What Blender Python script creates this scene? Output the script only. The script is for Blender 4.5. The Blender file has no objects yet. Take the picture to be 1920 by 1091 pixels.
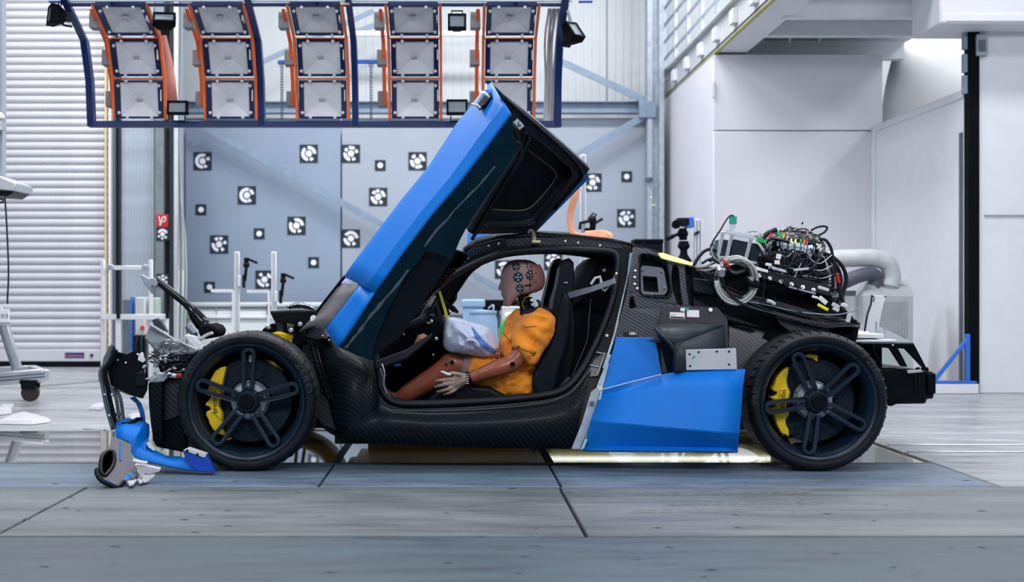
import bpy, bmesh, math, random
from mathutils import Vector, Matrix, geometry
from mathutils.bvhtree import BVHTree
V = Vector
R = math.radians
SC = bpy.context.scene
COL = SC.collection

# ---------------------------------------------------------------- camera
F, CX, CY, H = 2340.0, 850.0, 553.0, 0.85      # focal length (px of a 1920 wide frame), principal point, eye height
cam_d = bpy.data.cameras.new('camera')
cam = bpy.data.objects.new('camera', cam_d)
COL.objects.link(cam)
cam.location = (0, 0, H)
cam.rotation_euler = (R(90), 0, 0)
cam_d.sensor_width = 36
cam_d.lens = F / 1920 * 36
cam_d.shift_x = (960 - CX) / 1920
cam_d.shift_y = (CY - 545.5) / 1920
cam_d.clip_start = 0.05
cam_d.clip_end = 100
cam_d.dof.use_dof = True
cam_d.dof.focus_distance = 6.15
cam_d.dof.aperture_fstop = 2.8
SC.camera = cam

# ---------------------------------------------------------------- world, lamps, exposure
wd = bpy.data.worlds.new('world')
SC.world = wd
wd.use_nodes = True
bg = wd.node_tree.nodes['Background']
bg.inputs[0].default_value = (0.52, 0.64, 0.84, 1)
bg.inputs[1].default_value = 0.40
def area(name, loc, rot, sx, sy, power, col=(0.98, 0.965, 1.0)):
    d = bpy.data.lights.new(name, 'AREA')
    d.shape = 'RECTANGLE'; d.size = sx; d.size_y = sy; d.energy = power; d.color = col
    o = bpy.data.objects.new(name, d); COL.objects.link(o)
    o.location = loc; o.rotation_euler = rot
    return o
for yy, pw in ((4.8, 135), (8.4, 215), (12.4, 390)):
    for xx in (-3.6, 0.4, 4.4):
        area('hall_or_fill_lamp', (xx, yy, 6.6), (0, 0, 0), 2.6, 0.7, pw * 0.7)
area('hall_or_fill_lamp', (8.2, 11.0, 6.4), (0, R(35), 0), .8, 2.6, 130)  # added fill light, brightens the tarpaulin beside the gallery
for xx in (-4.5, 0.5, 5.5):
    area('hall_or_fill_lamp', (xx, 0.4, 4.3), (R(68), 0, 0), 2.4, 0.8, 130)  # added frontal fill from behind the camera, brightens upright surfaces
SC.view_settings.view_transform = 'Standard'
SC.view_settings.look = 'None'
SC.view_settings.gamma = 1
SC.view_settings.use_curve_mapping = False
SC.view_settings.exposure = 0.0

# ---------------------------------------------------------------- helpers
def P(px, py, Y):
    return V(((px - CX) * Y / F, Y, H - (py - CY) * Y / F))
def S(n, Y=6.0):
    return n * Y / F
def plane(a, b, c):
    n = (b - a).cross(c - a).normalized()
    if n.y < 0: n = -n
    return (a, n)
def PP(px, py, pl):
    d = V(((px - CX) / F, 1, -(py - CY) / F)); o = V((0, 0, H))
    return o + d * ((pl[0] - o).dot(pl[1]) / d.dot(pl[1]))
def off(pl, t):
    return (pl[0] + pl[1] * t, pl[1])
def frame(d):
    d = d.normalized()
    u = V((0, 0, 1)) if abs(d.z) < 0.9 else V((1, 0, 0))
    a = d.cross(u).normalized()
    return a, a.cross(d).normalized()
def spline(pts, n=6, closed=False):
    pts = [V(p) for p in pts]
    out = []
    m = len(pts)
    rng = range(m) if closed else range(m - 1)
    for i in rng:
        p0 = pts[(i - 1) % m] if (closed or i > 0) else pts[0] * 2 - pts[1]
        p1 = pts[i]; p2 = pts[(i + 1) % m]
        p3 = pts[(i + 2) % m] if (closed or i + 2 < m) else pts[-1] * 2 - pts[-2]
        for k in range(n):
            t = k / n
            out.append(0.5 * ((2 * p1) + (p2 - p0) * t + (2 * p0 - 5 * p1 + 4 * p2 - p3) * t * t + (3 * p1 - p0 - 3 * p2 + p3) * t ** 3))
    if not closed: out.append(pts[-1])
    return out
def rpoly(pts, r, n=4):
    """2-D polygon with rounded corners"""
    out = []
    m = len(pts)
    for i in range(m):
        p = V(pts[i]); a = V(pts[i - 1]); b = V(pts[(i + 1) % m])
        da = (a - p); db = (b - p)
        k = min(r, da.length * .48, db.length * .48)
        q0 = p + da.normalized() * k; q1 = p + db.normalized() * k
        for j in range(n + 1):
            t = j / n
            out.append(tuple((1 - t) ** 2 * q0 + 2 * t * (1 - t) * p + t * t * q1))
    return out

WM = {}
class MB:
    def __init__(s): s.v = []; s.f = []
    def face(s, pts):
        b = len(s.v); s.v += [V(p) for p in pts]; s.f.append(tuple(range(b, b + len(pts)))); return s
    def box(s, c, d, rot=None):
        b = len(s.v); c = V(c)
        for x in (-.5, .5):
            for y in (-.5, .5):
                for z in (-.5, .5):
                    p = V((x * d[0], y * d[1], z * d[2]))
                    s.v.append(c + (rot @ p if rot else p))
        s.f += [tuple(b + i for i in q) for q in ((0, 1, 3, 2), (4, 6, 7, 5), (0, 4, 5, 1), (2, 3, 7, 6), (0, 2, 6, 4), (1, 5, 7, 3))]
        return s
    def box2(s, p, q):
        p = V(p); q = V(q)
        return s.box((p + q) / 2, [abs(q[i] - p[i]) for i in range(3)])
    def bar(s, p, q, w, h, up=None):
        p = V(p); q = V(q); d = (q - p)
        a, b = frame(d)
        if up is not None:
            b = (V(up) - d.normalized() * V(up).dot(d.normalized())).normalized(); a = d.normalized().cross(b)
        rot = Matrix((a, d.normalized(), b)).transposed()
        return s.box((p + q) / 2, (w, d.length, h), rot)
    def grid(s, rows, cu=False, cv=False, cap=False):
        b = len(s.v); n = len(rows[0]); m = len(rows)
        for r in rows: s.v += [V(p) for p in r]
        for i in range(m if cv else m - 1):
            for j in range(n if cu else n - 1):
                i2 = (i + 1) % m; j2 = (j + 1) % n
                s.f.append((b + i * n + j, b + i * n + j2, b + i2 * n + j2, b + i2 * n + j))
        if cap:
            s.f.append(tuple(b + j for j in range(n))); s.f.append(tuple(b + (m - 1) * n + j for j in range(n)))
        return s
    def tube(s, pts, r, n=8, closed=False, cap=True, flat=1.0, up=None):
        pts = [V(p) for p in pts]; m = len(pts); rows = []
        prev = None
        for i, p in enumerate(pts):
            if closed: d = pts[(i + 1) % m] - pts[i - 1]
            else: d = pts[min(i + 1, m - 1)] - pts[max(i - 1, 0)]
            if d.length < 1e-9: d = V((0, 0, 1))
            d.normalize()
            if up is not None:
                b = (V(up) - d * V(up).dot(d)).normalized(); a = d.cross(b)
            elif prev is None: a, b = frame(d)
            else:
                a = (prev - d * prev.dot(d)).normalized(); b = a.cross(d)
            prev = a
            rr = r[i] if isinstance(r, (list, tuple)) else r
            rows.append([p + a * (math.cos(2 * math.pi * k / n) * rr) + b * (math.sin(2 * math.pi * k / n) * rr * flat) for k in range(n)])
        return s.grid(rows, cu=True, cv=closed, cap=cap and not closed)
    def cyl(s, p, q, r, r2=None, n=16):
        return s.tube([p, q], [r, r if r2 is None else r2], n)
    def lathe(s, prof, o, ax, n=32, closed=False, a0=0, a1=360):
        o = V(o); ax = V(ax).normalized(); a, b = frame(ax); rows = []
        full = abs(a1 - a0 - 360) < 1e-6
        for k in range(n if full else n + 1):
            t = R(a0 + (a1 - a0) * k / n); e = a * math.cos(t) + b * math.sin(t)
            rows.append([o + ax * y + e * r for r, y in prof])
        return s.grid(rows, cu=closed, cv=full)
    def prism(s, pts, d, holes=()):
        pts = [V(p) for p in pts]; holes = [[V(p) for p in h] for h in holes]; d = V(d)
        b = len(s.v); allp = list(pts)
        for h in holes: allp += h
        n = len(allp)
        s.v += allp + [p + d for p in allp]
        if holes:
            for t in geometry.tessellate_polygon([pts] + holes):
                s.f.append(tuple(b + i for i in t)); s.f.append(tuple(b + n + i for i in reversed(t)))
        else:
            s.f.append(tuple(range(b, b + n))); s.f.append(tuple(b + n + i for i in reversed(range(n))))
        k = b
        for loop in [pts] + holes:
            m = len(loop)
            for i in range(m):
                j = (i + 1) % m
                s.f.append((k + i, k + j, k + n + j, k + n + i))
            k += m
        return s
    def plate(s, px, pl, t, holes=()):
        """pixel outline laid on a plane in space, thickened away from the viewer"""
        return s.prism([PP(x, y, pl) for x, y in px], pl[1] * t, [[PP(x, y, pl) for x, y in h] for h in holes])
    def ball(s, c, r, n=12, m=8, rot=None):
        c = V(c); r = r if isinstance(r, (tuple, list, Vector)) else (r, r, r); rows = []
        for i in range(m + 1):
            t = math.pi * i / m; row = []
            for k in range(n):
                u = 2 * math.pi * k / n
                p = V((math.sin(t) * math.cos(u) * r[0], math.sin(t) * math.sin(u) * r[1], math.cos(t) * r[2]))
                row.append(c + (rot @ p if rot else p))
            rows.append(row)
        return s.grid(rows, cu=True)
    def disc(s, c, ax, r, n=16, t=0.002):
        c = V(c); ax = V(ax).normalized()
        return s.cyl(c - ax * t / 2, c + ax * t / 2, r, n=n)
    def build(s, name, mat, parent=None, bevel=0, seg=2, sub=0, solid=0, smooth=38, remesh=0, relax=0, kind=None, mods=()):
        me = bpy.data.meshes.new(name)
        bm = bmesh.new()
        vs = [bm.verts.new(p) for p in s.v]
        for f in s.f:
            try: bm.faces.new([vs[i] for i in f])
            except ValueError: pass
        bmesh.ops.remove_doubles(bm, verts=bm.verts, dist=1e-5)
        bmesh.ops.dissolve_degenerate(bm, dist=1e-6, edges=bm.edges)
        bmesh.ops.recalc_face_normals(bm, faces=bm.faces)
        bm.to_mesh(me); bm.free()
        if smooth:
            me.polygons.foreach_set('use_smooth', [True] * len(me.polygons))
            if smooth < 180: me.set_sharp_from_angle(angle=R(smooth))
        o = bpy.data.objects.new(name, me); COL.objects.link(o)
        me.materials.append(mat)
        if parent:
            o.parent = parent
            o.matrix_parent_inverse = Matrix.Translation(-WM.get(parent.name, V((0, 0, 0))))
        if kind: o['kind'] = kind
        if solid:
            q = o.modifiers.new('solid', 'SOLIDIFY'); q.thickness = solid; q.offset = 0
        if remesh:
            q = o.modifiers.new('remesh', 'REMESH'); q.mode = 'VOXEL'; q.voxel_size = remesh; q.use_smooth_shade = True
        if relax:
            q = o.modifiers.new('relax', 'SMOOTH'); q.factor = 0.5; q.iterations = relax
        if sub:
            q = o.modifiers.new('sub', 'SUBSURF'); q.levels = sub; q.render_levels = sub
        if bevel:
            q = o.modifiers.new('bevel', 'BEVEL'); q.width = bevel; q.segments = seg; q.limit_method = 'ANGLE'; q.angle_limit = R(40)
        for f in mods: f(o)
        return o
def displace(strength, size, kind='CLOUDS'):
    def f(o):
        t = bpy.data.textures.new('crumple', kind); t.noise_scale = size
        q = o.modifiers.new('crumple', 'DISPLACE'); q.texture = t; q.strength = strength; q.texture_coords = 'GLOBAL'
    return f
def tag(o, label, cat, group=None):
    o['label'] = label; o['category'] = cat
    if group: o['group'] = group
    return o
def thing(name, label, cat, loc=(0, 0, 0), group=None):
    o = bpy.data.objects.new(name, None); COL.objects.link(o)
    o.empty_display_size = 0.1; o.location = loc; WM[o.name] = V(loc)
    return tag(o, label, cat, group)
def struct(o):
    o['kind'] = 'structure'; return o
def lab(o, text):
    o['label'] = text; return o
def share(o, parent, off=(0, 0, 0), name=None):
    c = o.copy(); COL.objects.link(c); c.parent = parent
    c.matrix_parent_inverse = Matrix.Translation(-WM.get(parent.name, V((0, 0, 0))) if parent else V((0, 0, 0)))
    c.location = V(o.location) + V(off)
    if name: c.name = name
    return c

def text_shape(body, size=1.0):
    cu = bpy.data.curves.new('t', 'FONT'); cu.body = body; cu.size = size; cu.align_x = 'LEFT'; cu.resolution_u = 3
    o = bpy.data.objects.new('t', cu); COL.objects.link(o)
    dg = bpy.context.evaluated_depsgraph_get()
    me = bpy.data.meshes.new_from_object(o.evaluated_get(dg))
    vs = [v.co.copy() for v in me.vertices]; fs = [tuple(p.vertices) for p in me.polygons]
    bpy.data.objects.remove(o); bpy.data.curves.remove(cu); bpy.data.meshes.remove(me)
    x1 = max(v.x for v in vs); x0 = min(v.x for v in vs)
    return [(v.x - x0, v.y) for v in vs], fs, x1 - x0
def lettering(name, body, mat, parent, fn, width, thick=0.0, bold=0):
    """fn maps (x, y) in metres along/above the baseline to a point"""
    vs, fs, w = text_shape(body)
    k = width / w
    m = MB(); m.v = [fn(x * k, y * k) for x, y in vs]; m.f = fs
    return m.build(name, mat, parent, smooth=0)

# ---------------------------------------------------------------- materials
def M(name, col, rough=.5, metal=0.0, var=.10, scale=6.0, bump=0.0, bscale=None, coat=0.0, trans=0.0, ior=1.45, spec=.4, emit=0, stretch=(1, 1, 1), rvar=.08, alpha=1.0, sheen=0):
    m = bpy.data.materials.new(name); m.use_nodes = True
    nt = m.node_tree; N = nt.nodes; Lk = nt.links
    b = N['Principled BSDF']
    b.inputs['Metallic'].default_value = metal
    b.inputs['IOR'].default_value = ior
    b.inputs['Specular IOR Level'].default_value = spec
    b.inputs['Coat Weight'].default_value = coat
    b.inputs['Coat Roughness'].default_value = .08
    b.inputs['Transmission Weight'].default_value = trans
    b.inputs['Alpha'].default_value = alpha
    if sheen: b.inputs['Sheen Weight'].default_value = sheen
    if emit:
        b.inputs['Emission Color'].default_value = (*col, 1); b.inputs['Emission Strength'].default_value = emit
    tc = N.new('ShaderNodeTexCoord'); mp = N.new('ShaderNodeMapping')
    mp.inputs['Scale'].default_value = stretch
    Lk.new(tc.outputs['Object'], mp.inputs[0])
    nz = N.new('ShaderNodeTexNoise'); nz.inputs['Scale'].default_value = scale; nz.inputs['Detail'].default_value = 5
    Lk.new(mp.outputs[0], nz.inputs['Vector'])
    mr = N.new('ShaderNodeMapRange'); mr.inputs[1].default_value = .3; mr.inputs[2].default_value = .7
    mr.inputs[3].default_value = 1 - var; mr.inputs[4].default_value = 1 + var
    Lk.new(nz.outputs['Fac'], mr.inputs[0])
    mx = N.new('ShaderNodeMix'); mx.data_type = 'RGBA'; mx.blend_type = 'MULTIPLY'; mx.inputs[0].default_value = 1
    mx.inputs[6].default_value = (*col, 1); Lk.new(mr.outputs[0], mx.inputs[7])
    Lk.new(mx.outputs[2], b.inputs['Base Color'])
    rr = N.new('ShaderNodeMapRange'); rr.inputs[3].default_value = max(.02, rough - rvar); rr.inputs[4].default_value = min(1, rough + rvar)
    Lk.new(nz.outputs['Fac'], rr.inputs[0]); Lk.new(rr.outputs[0], b.inputs['Roughness'])
    if bump:
        n2 = N.new('ShaderNodeTexNoise'); n2.inputs['Scale'].default_value = bscale or scale * 10; n2.inputs['Detail'].default_value = 4
        Lk.new(mp.outputs[0], n2.inputs['Vector'])
        bp = N.new('ShaderNodeBump'); bp.inputs['Strength'].default_value = bump; bp.inputs['Distance'].default_value = .01
        Lk.new(n2.outputs['Fac'], bp.inputs['Height']); Lk.new(bp.outputs[0], b.inputs['Normal'])
    return m
def carbon(name, lo, hi, rough, k=70.0, coat=.04):
    """2x2 twill weave: diagonal bands broken up by the crossing tows"""
    m = bpy.data.materials.new(name); m.use_nodes = True
    nt = m.node_tree; N = nt.nodes; Lk = nt.links; b = N['Principled BSDF']
    tc = N.new('ShaderNodeTexCoord'); sp = N.new('ShaderNodeSeparateXYZ'); Lk.new(tc.outputs['Object'], sp.inputs[0])
    def mth(op, a, c=None):
        q = N.new('ShaderNodeMath'); q.operation = op
        for i, x in enumerate((a, c)):
            if x is None: continue
            if isinstance(x, (int, float)): q.inputs[i].default_value = x
            else: Lk.new(x, q.inputs[i])
        return q.outputs[0]
    u = mth('MULTIPLY', mth('ADD', sp.outputs['X'], mth('MULTIPLY', sp.outputs['Y'], .35)), k)
    w = mth('MULTIPLY', mth('ADD', sp.outputs['Z'], mth('MULTIPLY', sp.outputs['Y'], .65)), k)
    tw = mth('FRACT', mth('MULTIPLY', mth('ADD', mth('FLOOR', mth('MULTIPLY', u, 2)), mth('FLOOR', mth('MULTIPLY', w, 2))), .25))
    st = mth('GREATER_THAN', tw, .45)
    th = mth('PINGPONG', mth('MULTIPLY', u, 8), 1)
    fac = mth('MULTIPLY', st, mth('ADD', mth('MULTIPLY', th, .4), .6))
    mx = N.new('ShaderNodeMix'); mx.data_type = 'RGBA'; mx.inputs[6].default_value = (*lo, 1); mx.inputs[7].default_value = (*hi, 1)
    Lk.new(fac, mx.inputs[0]); Lk.new(mx.outputs[2], b.inputs['Base Color'])
    mr = N.new('ShaderNodeMapRange'); mr.inputs[3].default_value = rough + .15; mr.inputs[4].default_value = rough
    Lk.new(fac, mr.inputs[0]); Lk.new(mr.outputs[0], b.inputs['Roughness'])
    b.inputs['Coat Weight'].default_value = coat; b.inputs['Coat Roughness'].default_value = .18
    b.inputs['Metallic'].default_value = .0; b.inputs['Specular IOR Level'].default_value = .12
    return m
def concrete(name, col, dark, rough, gloss_var=.12, streak=(.35, 1.4, 1)):
    m = bpy.data.materials.new(name); m.use_nodes = True
    nt = m.node_tree; N = nt.nodes; Lk = nt.links; b = N['Principled BSDF']
    tc = N.new('ShaderNodeTexCoord'); mp = N.new('ShaderNodeMapping'); mp.inputs['Scale'].default_value = streak
    Lk.new(tc.outputs['Object'], mp.inputs[0])
    def noise(sc, det, vec, rg=.55):
        n = N.new('ShaderNodeTexNoise'); n.inputs['Scale'].default_value = sc; n.inputs['Detail'].default_value = det; n.inputs['Roughness'].default_value = rg
        Lk.new(vec, n.inputs['Vector']); return n.outputs['Fac']
    def ramp(src, a, c, lo, hi):
        q = N.new('ShaderNodeMapRange'); q.inputs[1].default_value = a; q.inputs[2].default_value = c; q.inputs[3].default_value = lo; q.inputs[4].default_value = hi
        Lk.new(src, q.inputs[0]); return q.outputs[0]
    big = noise(1.6, 6, mp.outputs[0]); mid = noise(7, 6, mp.outputs[0], .65); fine = noise(140, 3, tc.outputs['Object'])
    spots = noise(26, 2, mp.outputs[0])
    mx = N.new('ShaderNodeMix'); mx.data_type = 'RGBA'; mx.inputs[6].default_value = (*dark, 1); mx.inputs[7].default_value = (*col, 1)
    Lk.new(ramp(big, .36, .60, 0, 1), mx.inputs[0])
    a = N.new('ShaderNodeMath'); a.operation = 'MULTIPLY'; Lk.new(ramp(mid, .3, .7, .70, 1.20), a.inputs[0]); Lk.new(ramp(fine, .2, .8, .88, 1.1), a.inputs[1])
    a2 = N.new('ShaderNodeMath'); a2.operation = 'MULTIPLY'; Lk.new(a.outputs[0], a2.inputs[0]); Lk.new(ramp(spots, .66, .72, 1, .55), a2.inputs[1])
    m2 = N.new('ShaderNodeMix'); m2.data_type = 'RGBA'; m2.blend_type = 'MULTIPLY'; m2.inputs[0].default_value = 1
    Lk.new(mx.outputs[2], m2.inputs[6]); Lk.new(a2.outputs[0], m2.inputs[7]); Lk.new(m2.outputs[2], b.inputs['Base Color'])
    Lk.new(ramp(mid, .3, .7, rough - gloss_var, rough + gloss_var), b.inputs['Roughness'])
    bp = N.new('ShaderNodeBump'); bp.inputs['Strength'].default_value = .18; bp.inputs['Distance'].default_value = .004
    Lk.new(fine, bp.inputs['Height']); Lk.new(bp.outputs[0], b.inputs['Normal'])
    return m
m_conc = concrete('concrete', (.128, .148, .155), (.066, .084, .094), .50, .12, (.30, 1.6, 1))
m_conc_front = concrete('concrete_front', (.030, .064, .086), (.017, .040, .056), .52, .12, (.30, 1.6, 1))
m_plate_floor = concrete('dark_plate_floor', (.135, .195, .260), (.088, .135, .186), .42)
m_conc_far_sheen = concrete('concrete_far_sheen', (.34, .355, .37), (.24, .26, .275), .38)  # paler than the near slabs: sheen of the white wall put into the colour
m_joint = M('joint', (.012, .016, .02), .8)
m_white = M('white_panel', (.72, .72, .77), .45, var=.03, scale=1.2)
m_white2 = M('white_paint', (.74, .76, .79), .4, var=.03)
m_cream = M('cream_panel', (.52, .555, .56), .5, var=.04, scale=2)
m_greywall = M('grey_wall', (.24, .305, .395), .6, var=.05, scale=1.5)
m_greywall2 = M('light_grey_wall', (.32, .37, .43), .6, var=.04, scale=1.5)
m_slat = M('shutter_metal', (.60, .60, .635), .26, metal=.1, var=.05, scale=2)
m_alu = M('aluminium', (.66, .68, .70), .3, metal=.8, var=.06)
m_alu_w = M('pale_aluminium', (.70, .72, .74), .4, metal=.25, var=.05)
m_steel = M('galvanised_steel', (.40, .46, .52), .45, metal=.5, var=.15, scale=14)
m_brace = M('painted_steel', (.205, .275, .36), .5, metal=.1, var=.1, scale=10)
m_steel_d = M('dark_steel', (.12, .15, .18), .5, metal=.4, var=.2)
m_black = M('black_plastic', (.0018, .0038, .0058), .35, var=.2, spec=.2)
m_blackg = M('gloss_black', (.003, .0045, .006), .14, coat=.3, var=.1, spec=.3)
m_blackm = M('matte_black', (.0018, .0038, .006), .7, var=.25, spec=.10)
m_rubber = M('rubber', (.006, .0095, .014), .48, spec=.3, var=.15, bump=.1, bscale=200)
m_tyre = M('tyre_rubber', (.0065, .0098, .0150), .46, spec=.25, var=.2, scale=12, bump=.08, bscale=160)
m_tread = M('tread_rubber', (.022, .027, .031), .6, spec=.3, var=.25, scale=30, bump=.1, bscale=160)
m_surround = M('door_frame_black', (.020, .026, .032), .30, spec=.4, var=.15)
m_ledge = M('navy_leather', (.014, .021, .036), .5, var=.1)
m_carbon_q = carbon('carbon_quarter', (.014, .017, .024), (.072, .076, .094), .28, coat=.45)
m_tyre_l = M('tyre_letters', (.030, .038, .048), .6, var=.1)
m_rim = M('satin_graphite', (.008, .019, .036), .33, metal=.1, spec=.5, var=.06)
m_disc = M('carbon_ceramic', (.008, .018, .030), .55, spec=.2, var=.35, scale=60)
m_yellow = M('caliper_yellow', (.78, .55, .012), .35, coat=.3, var=.05)
m_yelp = M('pale_yellow', (.86, .83, .35), .5, var=.04)
m_blue = M('blue_paint', (.0010, .170, .63), .50, spec=.28, coat=.0, var=.03, scale=3)
m_blue_d = M('rig_blue', (.004, .024, .125), .42, var=.1)
m_blue_b = M('bright_blue', (.035, .16, .60), .45, var=.08)
m_tape = M('masking_tape', (.36, .52, .62), .5, var=.12, scale=20)
m_orange = M('rig_orange', (.86, .17, .045), .45, var=.08)
m_pink = M('salmon_plate', (.95, .46, .38), .5, var=.1)
m_strap = M('strap_webbing', (.93, .43, .24), .7, var=.08, bump=.2, bscale=300)
m_cloth = M('orange_cloth', (.90, .30, .016), .75, var=.10, scale=9, bump=.15, bscale=220, sheen=.2)
m_skin = M('dummy_vinyl', (.30, .088, .048), .30, var=.10, scale=9, coat=.15)
m_head = M('dummy_head_vinyl', (.36, .235, .205), .42, var=.10, scale=14)
m_cap = M('dummy_skull_cap', (.30, .135, .115), .40, var=.1)
m_hand = M('dummy_hand_vinyl', (.42, .31, .25), .6, var=.12, scale=30)
m_bag = M('airbag_cloth', (.66, .74, .92), .85, var=.05, bump=.1, bscale=300)
m_bagb = M('airbag_stain', (.10, .25, .66), .8, var=.2)
m_carbon = carbon('carbon_twill', (.0008, .0025, .004), (.0040, .0105, .0140), .38)
m_carbon_l = carbon('carbon_bright', (.010, .013, .018), (.050, .055, .068), .30, coat=.35)
m_sill = M('door_underside', (.0008, .016, .027), .42, spec=.14, var=.35, scale=10)
m_scuff = M('scuffed_primer', (.085, .110, .130), .7, var=.2, scale=40)
m_leather = M('dark_leather', (.003, .0065, .0115), .42, spec=.25, var=.1, bump=.15, bscale=300)
m_thread = M('tan_thread', (.25, .24, .18), .7)
m_grey = M('grey_tape', (.105, .105, .110), .65, var=.06, scale=14)
m_duct = M('duct_plastic', (.034, .045, .052), .42, spec=.25, var=.1)
m_print = M('print_black', (.005, .007, .01), .6)
m_label = M('paper_label', (.78, .78, .76), .6)
m_target = M('target_black', (.010, .025, .038), .55, var=.1)
m_dot = M('target_white', (.80, .82, .85), .6, var=.02)
m_refl = M('lamp_glass', (.72, .74, .79), .3, var=.10, scale=5, coat=.2)
m_refl2 = M('lamp_reflector', (.52, .57, .62), .35, metal=.4, var=.08)
m_reflw = M('flood_glass', (.20, .25, .28), .35, coat=.0, var=.1, spec=.2)
m_red = M('red', (.50, .016, .016), .5)
m_green = M('green', (.02, .42, .10), .5)
m_teal = M('teal_clip', (.01, .36, .24), .5)
m_copper = M('copper_fray', (.62, .30, .18), .5, metal=.3, var=.4, scale=80)
m_cable = M('black_cable', (.008, .010, .014), .38, var=.1)
m_cableg = M('grey_cable', (.24, .26, .25), .5, var=.1)
m_hose = M('white_hose', (.50, .53, .53), .5, var=.08, scale=10)
m_hoseg = M('grey_hose', (.085, .095, .12), .5, var=.1)
m_acryl = M('clear_acrylic', (.80, .86, .90), .08, trans=.75, var=.02)
m_glass = M('glass_floor', (.80, .86, .84), .015, trans=1.0, ior=1.5, var=.0, rvar=0.01)
m_tan = M('pit_paint', (.46, .38, .17), .6, var=.25, scale=3)
m_shard = M('white_foam', (.50, .50, .53), .6, var=.08)
m_poly = M('primer_grey', (.115, .115, .130), .55, var=.1, scale=20)
m_foil = M('foil', (.70, .70, .76), .18, metal=.9, var=.1, bump=.5, bscale=25)
m_barrel = M('pale_blue_plastic', (.28, .44, .62), .4, var=.05)
m_lens = M('headlamp_plastic', (.10, .115, .13), .18, coat=.6, var=.35, scale=14)
m_led = M('led_white', (.8, 1, .95), .4, emit=3)
m_trans = M('milky_plastic', (.55, .60, .60), .4, var=.06, scale=3)
# ================================================================ FLOOR
sub = MB()
sub.box2((-9, 1.5, -.30), (10, 6.31, -.028)).box2((-9, 7.82, -.30), (10, 18, -.028)).box2((2.43, 6.31, -.30), (10, 7.82, -.028))
floor = struct(sub.build('floor', m_joint, smooth=0))
def slab(x0, y0, x1, y1, mat, z=0.0, j=.006):
    return MB().box2((x0 + j, y0 + j, -.027), (x1 - j, y1 - j, z)).build('floor_slab', mat, floor, bevel=.004, seg=1, smooth=0)
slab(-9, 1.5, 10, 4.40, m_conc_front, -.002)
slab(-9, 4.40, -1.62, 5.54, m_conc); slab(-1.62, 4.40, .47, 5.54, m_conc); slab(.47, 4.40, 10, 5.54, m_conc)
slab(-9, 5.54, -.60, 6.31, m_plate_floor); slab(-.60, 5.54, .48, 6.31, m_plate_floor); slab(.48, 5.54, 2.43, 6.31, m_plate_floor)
slab(2.43, 5.54, 10, 6.74, m_conc_far_sheen); slab(2.43, 6.77, 10, 7.05, m_conc_far_sheen); slab(2.43, 7.08, 10, 11.0, m_conc_far_sheen); slab(2.43, 11.0, 10, 18, m_conc_far_sheen)
slab(-9, 7.82, -3.2, 18, m_conc_far_sheen); slab(-3.2, 7.82, 2.43, 11, m_conc_far_sheen); slab(-3.2, 11, 2.43, 18, m_conc_far_sheen)
for y in (6.755, 7.065):
    r = struct(MB().box2((2.46, y - .012, -.027), (10, y + .012, .006)).build('floor_rail', m_alu, floor, bevel=.002, seg=1))
# skid marks: two broken bands of rubber on the middle row of slabs
random.seed(3)
m_skid = M('tyre_mark', (.105, .120, .126), .6, var=.3, scale=30)
sk = MB()
for row, (y0, x0, x1) in enumerate(((930, 1180, 1500), (948, 1250, 1545), (962, 1180, 1400))):
    x = x0
    while x < x1:
        w = random.uniform(16, 26); Y = F * H / (y0 - (x - x0) * .012 - CY); h = random.uniform(.05, .09)
        X = (x - CX) * Y / F
        sk.face([(X, Y, .0008), (X + w * Y / F, Y, .0008), (X + w * Y / F + .03, Y + h, .0008), (X + .03, Y + h, .0008)])
        x += w + 5
sk.build('tyre_mark', m_skid, floor, smooth=0, kind='stuff')
# small pits and specks in the concrete
sp = MB()
for k in range(70):
    y = random.uniform(900, 1085); x = random.uniform(0, 1920); Y = F * H / (y - CY); X = (x - CX) * Y / F
    r = random.uniform(.004, .014)
    n = 7; zz = .0007 if Y > 4.4 else -.0013
    if abs(Y - 4.4) < .03 or abs(Y - 5.54) < .03: continue
    sp.face([(X + math.cos(2 * math.pi * i / n) * r * random.uniform(.9, 1.8), Y + math.sin(2 * math.pi * i / n) * r * .7, zz) for i in range(n)])
sp.build('floor_pit', m_joint, floor, smooth=0, kind='stuff')

# the glazed camera pit under the car
pit = struct(MB().box2((-6.5, 6.31, -.95), (2.43, 7.82, -.90)).box2((-6.5, 6.25, -.95), (2.43, 6.312, -.03)).box2((-6.5, 7.818, -.95), (2.43, 7.88, -.03))
             .box2((2.40, 6.31, -.95), (2.44, 7.82, -.03)).box2((-6.55, 6.31, -.95), (-6.5, 7.82, -.03)).build('floor_pit_shell', m_tan, smooth=0))
pit.name = 'trim_1'
for x0, x1 in ((-6.5, -2.9), (-2.9, -.62), (-.58, .47), (.51, 2.40)):
    MB().box2((x0, 6.325, -.022), (x1, 7.805, -.002)).build('glass_pane', m_glass, pit, bevel=.002, seg=1, smooth=0)
for x in (-2.9, -.60, .49):
    MB().box2((x - .02, 6.315, -.10), (x + .02, 7.815, -.001)).build('glass_joint_bar', m_steel_d, pit, smooth=0)
MB().box2((-6.5, 6.308, -.027), (2.42, 6.325, .001)).build('pit_edge_trim', m_steel_d, pit, smooth=0)
MB().box2((.60, 7.79, -.203), (1.98, 7.815, -.180)).build('pit_light_bar', M('light_bar', (1, 1, .95), .4, emit=4), pit, smooth=0)
MB().box2((-6.4, 7.80, -.10), (2.38, 7.816, -.075)).build('pit_rail', m_steel_d, pit, smooth=0)
for xx in (-1.8, .1, 1.5):
    area('pit_lamp', (xx, 7.6, -.30), (R(-30), 0, 0), .8, .10, 3, (1, .94, .75))

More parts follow.
